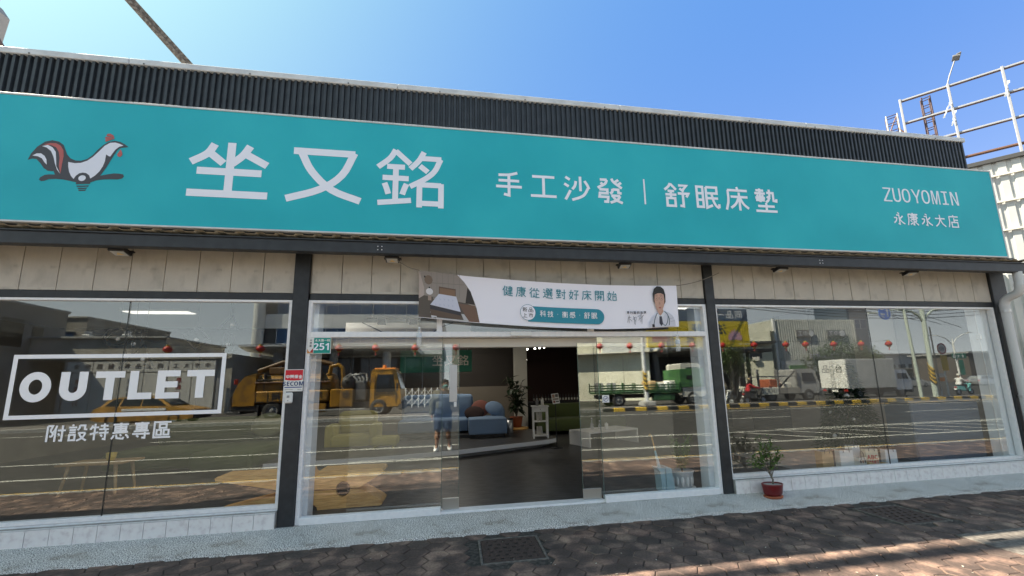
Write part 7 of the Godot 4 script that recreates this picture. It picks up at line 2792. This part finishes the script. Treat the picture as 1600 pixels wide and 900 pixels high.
	for k in 7:
		b.ribbon([Vector2(0.12 + k * 0.17, 0.66), Vector2(0.12 + k * 0.17, 0.92)], 0.03)
		b.ribbon([Vector2(0.12 + k * 0.17, 0.91 if k % 2 else 0.67), Vector2(0.22 + k * 0.17, 0.91 if k % 2 else 0.67)], 0.03)
	done(b, "board_marks", M.print, s)
	for x in [-2.9, -1.35, 0.2]:
		for z in [-1.0, 1.0]:
			part_box(s, "rack_post", x - 0.05, x + 0.05, 0.85, 2.3, z - 0.05, z + 0.05, M.mid_grey, 0.005)
	for z in [-1.0, 1.0]:
		part_box(s, "rack_rail", -2.95, 0.25, 1.75, 1.83, z - 0.03, z + 0.03, M.mid_grey, 0.005)
	b = B.new()
	b.cyl(Vector3(-1.3, 0.9, -0.9), Vector3(0.25, 2.2, -0.9), 0.06, -1, 8)
	done(b, "ramp_arm", M.dark_grey, s)
	part_box(s, "cargo", -1.7, -0.8, 0.85, 1.6, -0.6, 0.6, M.terracotta, 0.06)
	part_box(s, "cargo", -0.7, 0.1, 0.85, 1.35, -0.7, 0.5, M.offwhite, 0.1)
	truck_cab(s, 0.4, 2.3, 1.9, M.grey)
	for x in [-1.9, 1.15]:
		for z in [-0.85, 0.85]:
			wheel(s, x, z, 0.42, 0.28)
	# --- white box truck ---
	s = thing("box_truck", "white box truck with two dark characters on its rear doors", "truck", Vector3(31.7, -0.03, 23.2), "", -0.10)
	part_box(s, "chassis", -2.6, 4.2, 0.4, 0.7, -0.7, 0.7, M.black)
	part_box(s, "cargo_box", -2.7, 2.3, 0.75, 3.0, -1.1, 1.1, M.white_sheet, 0.03)
	for e in [-1, 1]:
		var d := part_box(s, "rear_door", -2.745, -2.705, 0.8, 2.95, e * 0.545 - 0.53, e * 0.545 + 0.53, M.white, 0.01)
		b = B.new()
		b.bx(-2.77, -2.745, 0.85, 2.9, e * 0.12 - 0.02, e * 0.12 + 0.02)
		done(b, "lock_bar", M.alu, d)
	b = B.new()
	b.F = Transform3D(Basis(Vector3.BACK, Vector3.UP, Vector3.LEFT), Vector3(-2.748, 0, 0))
	words(b, "台", -0.85, 2.6, 0.62, 1.0, 0.05)
	words(b, "品", 0.22, 2.6, 0.62, 1.0, 0.05)
	done(b, "characters", M.dark_grey, s)
	part_box(s, "tail_light", -2.74, -2.68, 0.55, 0.7, -1.0, -0.7, M.red)
	part_box(s, "tail_light", -2.74, -2.68, 0.55, 0.7, 0.7, 1.0, M.red)
	part_box(s, "number_plate", -2.74, -2.70, 0.5, 0.68, -0.25, 0.25, M.white)
	part_box(s, "corner_trim", -0.02, 0.0, 0.75, 3.0, -1.115, -1.1, M.alu, 0.0)
	truck_cab(s, 2.45, 2.15, 1.9, M.alu)
	for x in [-1.4, 3.0]:
		for z in [-0.8, 0.8]:
			wheel(s, x, z, 0.38, 0.26)
	# --- scooters ---
	scooter(thing("scooter", "black scooter under the rider in the red jacket", "scooter", Vector3(20.1, -0.03, 20.6)), M.dark_grey)
	scooter(thing("scooter", "pale teal scooter under the rider near the right end of the street", "scooter", Vector3(40.6, -0.03, 22.4)), M.teal_scooter)
	var st := ["white parked scooter by the pale-trunked tree", "dark parked scooter by the pale-trunked tree"]
	for i in 2:
		scooter(thing("scooter", st[i], "scooter", Vector3(17.6 + i * 0.9, -0.03, 20.4), "", 1.2 + 0.3 * i), [M.white, M.dark_grey][i])

func car_body(s: Node3D, m: Material) -> void:
	slab(s, "body", [Vector2(-2.3, 0.30), Vector2(-1.9, 0.22), Vector2(1.9, 0.22), Vector2(2.3, 0.32), Vector2(2.34, 0.58), Vector2(2.2, 0.74), Vector2(1.25, 0.93), Vector2(-2.05, 0.98), Vector2(-2.28, 0.86), Vector2(-2.34, 0.6)], 1.78, m, 0.0, 0.93, 0.6, 1.0)
	slab(s, "cabin", [Vector2(-2.05, 0.96), Vector2(1.25, 0.92), Vector2(0.55, 1.38), Vector2(0.2, 1.46), Vector2(-1.2, 1.46), Vector2(-1.75, 1.36)], 1.62, m, 0.0, 0.76, 0.95, 1.46)
	for w in [[Vector2(-1.85, 1.0), Vector2(-1.25, 1.0), Vector2(-1.2, 1.38), Vector2(-1.55, 1.34)], [Vector2(-1.15, 1.0), Vector2(-0.25, 0.99), Vector2(-0.28, 1.39), Vector2(-1.1, 1.39)], [Vector2(-0.17, 0.99), Vector2(0.95, 0.98), Vector2(0.42, 1.36), Vector2(-0.2, 1.39)]]:
		slab(s, "side_window", w, 1.635, M.dark_glass, 0.0, 0.77, 0.95, 1.46)
	slab(s, "windscreen", [Vector2(1.13, 1.0), Vector2(1.17, 1.0), Vector2(0.57, 1.40), Vector2(0.53, 1.40)], 1.45, M.dark_glass, 0.0, 0.8, 0.95, 1.46)
	for e in [-1, 1]:
		part_box(s, "headlight", 2.18, 2.32, 0.56, 0.70, e * 0.6 - 0.16, e * 0.6 + 0.16, M.lamp_lens, 0.03)
		part_box(s, "tail_light", -2.33, -2.2, 0.66, 0.86, e * 0.68 - 0.12, e * 0.68 + 0.12, M.red, 0.03)
	part_box(s, "bumper", 2.2, 2.38, 0.26, 0.5, -0.8, 0.8, M.dark_grey, 0.05)
	for x in [-1.42, 1.42]:
		for z in [-0.78, 0.78]:
			wheel(s, x, z, 0.31, 0.22)

func scooter(s: Node3D, m: Material) -> void:
	slab(s, "body", [Vector2(-0.75, 0.45), Vector2(-0.2, 0.35), Vector2(0.25, 0.28), Vector2(0.35, 0.28), Vector2(0.30, 0.35), Vector2(-0.05, 0.40), Vector2(-0.15, 0.72), Vector2(-0.8, 0.72)], 0.30, m)
	slab(s, "leg_shield", [Vector2(0.28, 0.30), Vector2(0.36, 0.30), Vector2(0.55, 0.92), Vector2(0.47, 0.95)], 0.36, m)
	part_box(s, "seat", -0.72, -0.05, 0.72, 0.80, -0.14, 0.14, M.black, 0.03)
	var b := B.new()
	b.cyl(Vector3(0.62, 0.25, 0), Vector3(0.45, 1.0, 0), 0.03, -1, 8)
	b.cyl(Vector3(0.42, 1.0, -0.32), Vector3(0.42, 1.0, 0.32), 0.02, -1, 8)
	done(b, "handlebar", M.black, s)
	part_box(s, "headlight", 0.52, 0.6, 0.82, 0.94, -0.08, 0.08, M.lamp_lens, 0.02)
	part_box(s, "tail_light", -0.84, -0.78, 0.58, 0.68, -0.1, 0.1, M.red)
	part_box(s, "number_plate", -0.87, -0.85, 0.40, 0.54, -0.1, 0.1, M.white)
	for x in [-0.6, 0.62]:
		wheel(s, x, 0.0, 0.24, 0.12)

# ---------- people: one smooth skin over tapered bones ----------
func net(b: B, bones: Array, k: float, cell: float, grow := 0.0, cuts := [], wrinkle := 0.0) -> void:
	var lo := Vector3.INF
	var hi := -Vector3.INF
	for w in bones:
		var r: float = maxf(w[2], w[3]) + grow
		for p in [w[0], w[1]]:
			lo = lo.min(p - Vector3.ONE * r)
			hi = hi.max(p + Vector3.ONE * r)
	lo -= Vector3.ONE * cell * 2.0
	hi += Vector3.ONE * cell * 2.0
	var n := Vector3i(((hi - lo) / cell).ceil()) + Vector3i.ONE
	var v := PackedFloat32Array()
	v.resize(n.x * n.y * n.z)
	v.fill(1.0)
	for w in bones:
		var a: Vector3 = w[0]
		var d: Vector3 = w[1] - a
		var l2 := maxf(d.length_squared(), 1e-9)
		var ra: float = w[2] + grow
		var rb: float = w[3] + grow
		var m := maxf(ra, rb) + k + cell * 2.0
		var p0 := Vector3i(((a.min(w[1]) - Vector3.ONE * m - lo) / cell).floor()).clamp(Vector3i.ZERO, n - Vector3i.ONE)
		var p1 := Vector3i(((a.max(w[1]) + Vector3.ONE * m - lo) / cell).ceil()).clamp(Vector3i.ZERO, n - Vector3i.ONE)
		for z in range(p0.z, p1.z + 1):
			for y in range(p0.y, p1.y + 1):
				var row := (z * n.y + y) * n.x
				for x in range(p0.x, p1.x + 1):
					var q := lo + Vector3(x, y, z) * cell - a
					var t := clampf(q.dot(d) / l2, 0.0, 1.0)
					var e := (q - d * t).length() - lerpf(ra, rb, t)
					var o := v[row + x]
					var h := maxf(k - absf(e - o), 0.0) / k
					v[row + x] = minf(e, o) - h * h * k * 0.25
	if cuts.size() or wrinkle > 0.0:
		for z in n.z:
			for y in n.y:
				for x in n.x:
					var i := (z * n.y + y) * n.x + x
					if absf(v[i]) < 0.25:
						var p := lo + Vector3(x, y, z) * cell
						if wrinkle > 0.0:
							v[i] += wrinkle * (sin(p.y * 55.0 + p.x * 18.0 + sin(p.z * 30.0) * 2.0) + 0.6 * sin(p.x * 47.0 - p.y * 31.0 + p.z * 40.0))
						for c in cuts:
							if c.size() == 3:   # a capsule cut away
								v[i] = maxf(v[i], c[2] - p.distance_to(Geometry3D.get_closest_point_to_segment(p, c[0], c[1])))
							else:
								v[i] = maxf(v[i], (c[0] as Vector3).dot(p) - c[1])
	var index := PackedInt32Array()
	index.resize(v.size())
	index.fill(-1)
	var verts := PackedVector3Array()
	var steps := [0, 1, n.x, n.x + 1, n.x * n.y, n.x * n.y + 1, n.x * n.y + n.x, n.x * n.y + n.x + 1]
	var corner := []
	for c in 8:
		corner.append(Vector3(c & 1, (c >> 1) & 1, (c >> 2) & 1))
	var edges := [[0, 1], [2, 3], [4, 5], [6, 7], [0, 2], [1, 3], [4, 6], [5, 7], [0, 4], [1, 5], [2, 6], [3, 7]]
	for z in n.z - 1:
		for y in n.y - 1:
			for x in n.x - 1:
				var i := (z * n.y + y) * n.x + x
				var neg := 0
				for c in 8:
					if v[i + steps[c]] < 0.0:
						neg += 1
				if neg == 0 or neg == 8:
					continue
				var sum := Vector3.ZERO
				var cnt := 0
				for e in edges:
					var va := v[i + steps[e[0]]]
					var vb := v[i + steps[e[1]]]
					if (va < 0.0) != (vb < 0.0):
						sum += (corner[e[0]] as Vector3).lerp(corner[e[1]], va / (va - vb))
						cnt += 1
				index[i] = verts.size()
				verts.append(lo + (Vector3(x, y, z) + sum / cnt) * cell)
	b.smooth(true)
	var dirs := [1, n.x, n.x * n.y]
	for z in range(1, n.z - 1):
		for y in range(1, n.y - 1):
			for x in range(1, n.x - 1):
				var i := (z * n.y + y) * n.x + x
				for a in 3:
					var va := v[i]
					var vb := v[i + dirs[a]]
					if (va < 0.0) == (vb < 0.0):
						continue
					var u: int = dirs[(a + 1) % 3]
					var w: int = dirs[(a + 2) % 3]
					var q := [index[i], index[i - u], index[i - u - w], index[i - w]]
					if q[0] < 0 or q[1] < 0 or q[2] < 0 or q[3] < 0:
						continue
					var out := Vector3.ZERO
					out[a] = 1.0 if va < 0.0 else -1.0
					b.fq(verts[q[0]], verts[q[1]], verts[q[2]], verts[q[3]], out)
	b.smooth(false)

func hand_bones(w: Vector3, along_dir: Vector3, palm: Vector3, thumb_side: Vector3, curl: float) -> Array:   # wrist, finger direction, palm normal, side of the thumb
	var f := along_dir.normalized()
	var t := (thumb_side - f * thumb_side.dot(f)).normalized()
	var p := (palm - f * palm.dot(f) - t * palm.dot(t)).normalized()
	var r := [[w - f * 0.03, w + f * 0.03, 0.026, 0.026]]
	for i in 4:
		var off := t * (0.027 - 0.018 * i)
		var base := w + f * (0.085 - 0.004 * absf(i - 1.3)) + off
		r.append([w + f * 0.02 + off * 0.8, base, 0.014, 0.0105])
		var d := f
		var at := base
		var l: float = [0.040, 0.045, 0.042, 0.033][i]
		for j in 3:
			d = (d * cos(curl) + p * sin(curl)).normalized()
			var nx: Vector3 = at + d * l * [1.0, 0.65, 0.5][j]
			r.append([at, nx, 0.0095 - 0.001 * j, 0.0088 - 0.001 * j])
			at = nx
	var tb := w + f * 0.03 + t * 0.026
	var t1 := tb + (f * 0.6 + t * 0.75 + p * 0.3).normalized() * 0.04
	var t2 := t1 + (f * 0.85 + t * 0.25 + p * 0.45).normalized() * 0.03
	r.append([tb - f * 0.015, t1, 0.014, 0.011])
	r.append([t1, t2, 0.011, 0.0085])
	return r

func head_bones(c: Vector3, q: Basis) -> Array:   # c: middle of the skull; looks along q * -z
	var P := func(x: float, y: float, z: float) -> Vector3: return c + q * Vector3(x, y, z)
	return [
		[P.call(0, 0.025, 0.012), P.call(0, 0.03, 0.03), 0.082, 0.080],
		[P.call(0, -0.03, -0.018), P.call(0, -0.085, -0.045), 0.066, 0.036],
		[P.call(-0.03, -0.07, -0.015), P.call(0.03, -0.07, -0.015), 0.038, 0.038],
		[P.call(0, -0.002, -0.082), P.call(0, -0.032, -0.098), 0.009, 0.014],
		[P.call(-0.045, -0.012, -0.058), P.call(-0.028, -0.03, -0.066), 0.022, 0.02],
		[P.call(0.045, -0.012, -0.058), P.call(0.028, -0.03, -0.066), 0.022, 0.02],
		[P.call(-0.018, -0.062, -0.082), P.call(0.018, -0.062, -0.082), 0.011, 0.011],
		[P.call(-0.078, 0.012, 0.008), P.call(-0.077, -0.03, 0.002), 0.013, 0.010],
		[P.call(0.078, 0.012, 0.008), P.call(0.077, -0.03, 0.002), 0.013, 0.010],
		[P.call(-0.04, 0.032, -0.066), P.call(0.04, 0.032, -0.066), 0.016, 0.016],
	]

func face_parts(s: Node3D, c: Vector3, q: Basis, hair: Material, full_hair: bool) -> void:
	var b: B
	for e in [-1, 1]:
		b = B.new(s.position)
		b.ball(c + q * Vector3(0.032 * e, 0.006, -0.073), Vector3(0.014, 0.008, 0.009), 10, 6, q)
		done(b, "eye", M.white, s)
		b = B.new(s.position)
		b.ball(c + q * Vector3(0.032 * e, 0.006, -0.079), Vector3(0.006, 0.007, 0.005), 8, 6, q)
		done(b, "pupil", M.black, s)
		b = B.new(s.position)
		b.box(c + q * Vector3(0.033 * e, 0.028, -0.080), Vector3(0.034, 0.007, 0.008), 0.002, q * Basis(Vector3.BACK, -0.12 * e))
		done(b, "eyebrow", hair, s)
	b = B.new(s.position)
	b.box(c + q * Vector3(0, -0.062, -0.093), Vector3(0.04, 0.006, 0.006), 0.002, q)
	done(b, "mouth", M.terracotta, s)
	if full_hair:
		b = B.new(s.position)
		var P := func(x: float, y: float, z: float) -> Vector3: return c + q * Vector3(x, y, z)
		net(b, [[P.call(0, 0.045, 0.02), P.call(0, 0.05, 0.035), 0.086, 0.084], [P.call(-0.05, 0.075, -0.03), P.call(0.05, 0.08, -0.03), 0.036, 0.034], [P.call(0, 0.0, 0.06), P.call(0, -0.04, 0.06), 0.05, 0.04], [P.call(-0.068, 0.03, 0.01), P.call(-0.07, -0.005, 0.01), 0.022, 0.012], [P.call(0.068, 0.03, 0.01), P.call(0.07, -0.005, 0.01), 0.022, 0.012]], 0.03, 0.008, 0.0, [], 0.0015)
		done(b, "hair", hair, s)

func people() -> void:
	var skin := mat("skin", 0.30, 0.165, 0.11, 0.5)
	skin.subsurf_scatter_enabled = true
	skin.subsurf_scatter_strength = 0.08
	var hair := mat("hair", 0.018, 0.014, 0.012, 0.5)
	var jacket := nmat("jacket", noise_tex(0.05, [[0.2, 0.05, 0.052, 0.043], [0.8, 0.085, 0.088, 0.073]], 256), 0.4, 0.85)
	var shirt := nmat("shirt", noise_tex(0.05, [[0.2, 0.028, 0.042, 0.07], [0.8, 0.042, 0.06, 0.095]], 256), 0.4, 0.9)
	var shorts := nmat("shorts", noise_tex(0.05, [[0.2, 0.013, 0.025, 0.06], [0.8, 0.022, 0.038, 0.08]], 256), 0.4, 0.9)
	var X := -0.36
	var Z := 5.60
	var s := thing("person", "person in grey-green jacket, navy shorts and teal mask holding up a phone", "person", Vector3(X, -0.03, Z))
	var o := s.position
	var J := {
		"pelvis": Vector3(X, 0.93, Z), "waist": Vector3(X, 1.08, Z - 0.01), "chest": Vector3(X, 1.28, Z), "neck": Vector3(X + 0.01, 1.45, Z - 0.005), "head": Vector3(X + 0.05, 1.615, Z - 0.045),
		"ls": Vector3(X - 0.185, 1.385, Z), "le": Vector3(X - 0.265, 1.11, Z + 0.015), "lw": Vector3(X - 0.275, 0.87, Z - 0.05),
		"rs": Vector3(X + 0.185, 1.385, Z), "re": Vector3(X + 0.29, 1.14, Z - 0.09), "rw": Vector3(X + 0.375, 1.415, Z - 0.325),
		"lh": Vector3(X - 0.095, 0.90, Z), "lk": Vector3(X - 0.125, 0.47, Z - 0.02), "la": Vector3(X - 0.155, 0.075, Z + 0.02),
		"rh": Vector3(X + 0.095, 0.90, Z), "rk": Vector3(X + 0.12, 0.47, Z - 0.02), "ra": Vector3(X + 0.165, 0.075, Z + 0.02),
	}
	var torso := [[J.pelvis - Vector3(0.07, 0, 0), J.pelvis + Vector3(0.07, 0, 0), 0.125, 0.125], [J.pelvis, J.waist, 0.14, 0.145], [J.waist + Vector3(0, 0, -0.05), J.waist + Vector3(0, 0.02, -0.03), 0.125, 0.125], [J.chest - Vector3(0.08, 0, 0), J.chest + Vector3(0.08, 0, 0), 0.128, 0.128], [J.waist, J.chest, 0.145, 0.13], [J.ls + Vector3(0.05, 0, 0), J.rs - Vector3(0.05, 0, 0), 0.075, 0.075], [J.chest, J.neck, 0.11, 0.066], [J.neck, J.head + Vector3(0, -0.05, 0.02), 0.058, 0.055]]
	var arms := [[J.ls, J.le, 0.062, 0.048], [J.le, J.lw, 0.046, 0.031], [J.rs, J.re, 0.062, 0.048], [J.re, J.rw, 0.046, 0.031]]
	var legs := [[J.lh, J.lk, 0.093, 0.058], [J.lk, J.lk.lerp(J.la, 0.35), 0.057, 0.060], [J.lk.lerp(J.la, 0.3), J.la, 0.060, 0.038], [J.rh, J.rk, 0.093, 0.058], [J.rk, J.rk.lerp(J.ra, 0.35), 0.057, 0.060], [J.rk.lerp(J.ra, 0.3), J.ra, 0.060, 0.038]]
	var hq := Basis(Vector3.UP, -0.12) * Basis(Vector3.RIGHT, -0.10)
	var b := B.new(o)
	net(b, torso + arms + legs + [[J.la, J.la + Vector3(-0.01, -0.04, -0.12), 0.036, 0.028], [J.ra, J.ra + Vector3(0.01, -0.04, -0.12), 0.036, 0.028]], 0.04, 0.016)
	net(b, head_bones(J.head, hq) + [[J.neck, J.head + Vector3(0, -0.05, 0.02), 0.056, 0.054]], 0.018, 0.007)
	net(b, hand_bones(J.lw, Vector3(0.02, -1, -0.12), Vector3(1, 0, 0.1), Vector3(0, 0, -1), 0.28), 0.008, 0.004)
	net(b, hand_bones(J.rw, Vector3(0.0, 0.9, -0.5), Vector3(-1, 0.0, -0.4), Vector3(-0.4, 0.2, 0.9), 0.5), 0.008, 0.004)
	done(b, "body", skin, s)
	face_parts(s, J.head, hq, hair, true)
	b = B.new(o)
	var H := func(x: float, y: float, z: float) -> Vector3: return J.head + hq * Vector3(x, y, z)
	net(b, [[H.call(-0.03, -0.035, -0.075), H.call(0.03, -0.035, -0.075), 0.034, 0.034], [H.call(-0.03, -0.075, -0.06), H.call(0.03, -0.075, -0.06), 0.036, 0.036], [H.call(0, -0.03, -0.098), H.call(0, -0.07, -0.088), 0.02, 0.02]], 0.02, 0.006)
	done(b, "face_mask", mat("mask_teal", 0.16, 0.42, 0.42, 0.8), s)
	b = B.new(o)
	net(b, torso.slice(0, 6) + [[J.chest, J.neck + Vector3(0, -0.05, 0), 0.115, 0.095]], 0.05, 0.014, 0.018, [[Vector3.UP, 1.445], [Vector3.DOWN, -0.86]], 0.0012)
	done(b, "shirt", shirt, s)
	b = B.new(o)
	net(b, torso.slice(1, 6) + arms.slice(0, 1) + [[J.le, J.lw, 0.047, 0.038]] + arms.slice(2, 3) + [[J.re, J.rw - (J.rw - J.re) * 0.1, 0.047, 0.038], [J.chest, J.neck, 0.12, 0.085]], 0.04, 0.014, 0.026, [[Vector3.UP, 1.475], [Vector3.DOWN, -0.88], [Vector3(X + 0.0, 0.85, Z - 0.25), Vector3(X + 0.01, 1.25, Z - 0.22), 0.125], [Vector3(X + 0.01, 1.2, Z - 0.22), Vector3(X + 0.01, 1.5, Z - 0.16), 0.105]], 0.003)
	done(b, "jacket", jacket, s)
	b = B.new(o)
	net(b, [torso[0], torso[1]] + [[J.lh, J.lk + Vector3(0, 0.02, 0), 0.105, 0.088], [J.rh, J.rk + Vector3(0, 0.02, 0), 0.105, 0.088]], 0.03, 0.014, 0.016, [[Vector3.UP, 1.0], [Vector3.DOWN, -0.50]], 0.0015)
	done(b, "shorts", shorts, s)
	for e in ["la", "ra"]:
		var a: Vector3 = J[e]
		var sd := -1.0 if e == "la" else 1.0
		b = B.new(o)
		net(b, [[a + Vector3(0, -0.045, 0.035), a + Vector3(0.02 * sd, -0.062, -0.15), 0.048, 0.040], [a + Vector3(0, 0.0, 0.01), a + Vector3(0, -0.04, 0.0), 0.05, 0.05], [a + Vector3(0, -0.03, 0.0), a + Vector3(0.015 * sd, -0.06, -0.1), 0.046, 0.040]], 0.02, 0.010, 0.004, [[Vector3.DOWN, 0.012]])
		done(b, "shoe", M.white, s)
		b = B.new(o)
		b.cyl(a + Vector3(0, 0.03, 0.005), a + Vector3(0, 0.10, 0.0), 0.05, 0.048, 14)
		done(b, "sock", M.dark_grey, s)
	var ph := thing("phone", "black phone held up sideways before the face of the person", "phone", Vector3(-0.055, 1.53, 5.235))
	b = B.new()
	b.box(Vector3.ZERO, Vector3(0.150, 0.073, 0.008), 0.003)
	done(b, "case", M.black_plastic, ph)
	b = B.new()
	for p in [Vector2(0.055, 0.012), Vector2(0.055, -0.012), Vector2(0.037, 0.0)]:
		b.cyl(Vector3(p.x, p.y, -0.004), Vector3(p.x, p.y, -0.0065), 0.008, -1, 12)
	done(b, "lens", M.dark_glass, ph)
	rider(Vector3(19.95, -0.03, 20.6), "person on a scooter in a red jacket and tan helmet, riding by the median", mat("red_jacket", 0.50, 0.015, 0.025, 0.8), mat("tan_helmet", 0.52, 0.40, 0.22, 0.4), skin, hair)
	rider(Vector3(40.45, -0.03, 22.4), "person on the pale teal scooter in a white jacket and white helmet", M.white, M.offwhite, skin, hair)

func rider(at: Vector3, label: String, jacket: Material, helmet: Material, skin: Material, hair: Material) -> void:
	var s := thing("person", label, "person", at)
	var o := at
	var P := func(x: float, y: float, z: float) -> Vector3: return at + Vector3(x, y, z)
	var torso := [[P.call(-0.3, 0.88, -0.07), P.call(-0.3, 0.88, 0.07), 0.12, 0.12], [P.call(-0.3, 0.88, 0), P.call(-0.22, 1.22, 0), 0.13, 0.125], [P.call(-0.22, 1.24, -0.12), P.call(-0.22, 1.24, 0.12), 0.09, 0.09], [P.call(-0.22, 1.26, 0), P.call(-0.18, 1.44, 0), 0.08, 0.055]]
	var arms := []
	var legs := []
	for e in [-1.0, 1.0]:
		arms.append([P.call(-0.22, 1.28, 0.19 * e), P.call(0.02, 1.10, 0.26 * e), 0.058, 0.046])
		arms.append([P.call(0.02, 1.10, 0.26 * e), P.call(0.36, 1.03, 0.27 * e), 0.046, 0.032])
		legs.append([P.call(-0.26, 0.86, 0.10 * e), P.call(0.20, 0.80, 0.14 * e), 0.09, 0.062])
		legs.append([P.call(0.20, 0.80, 0.14 * e), P.call(0.16, 0.38, 0.13 * e), 0.06, 0.042])
		legs.append([P.call(0.16, 0.36, 0.13 * e), P.call(0.33, 0.33, 0.13 * e), 0.04, 0.035])
	var b := B.new(o)
	net(b, torso + arms + legs, 0.04, 0.02)
	var hc: Vector3 = P.call(-0.15, 1.56, 0)
	var q := Basis(Vector3.UP, -PI / 2)
	net(b, head_bones(hc, q), 0.02, 0.010)
	for e in [-1.0, 1.0]:
		net(b, hand_bones(P.call(0.36, 1.03, 0.27 * e), Vector3(1, 0, 0), Vector3(0, -1, 0), Vector3(0, 0, -e), 0.6), 0.008, 0.006)
	done(b, "body", skin, s)
	face_parts(s, hc, q, hair, false)
	b = B.new(o)
	net(b, torso.slice(0, 3) + arms, 0.04, 0.02, 0.022)
	done(b, "jacket", jacket, s)
	b = B.new(o)
	net(b, [torso[0]] + legs, 0.04, 0.02, 0.016)
	done(b, "trousers", M.dark_grey, s)
	b = B.new(o)
	b.ball(hc + Vector3(-0.012, 0.045, 0), Vector3(0.125, 0.115, 0.115), 18, 10)
	done(b, "helmet", helmet, s)
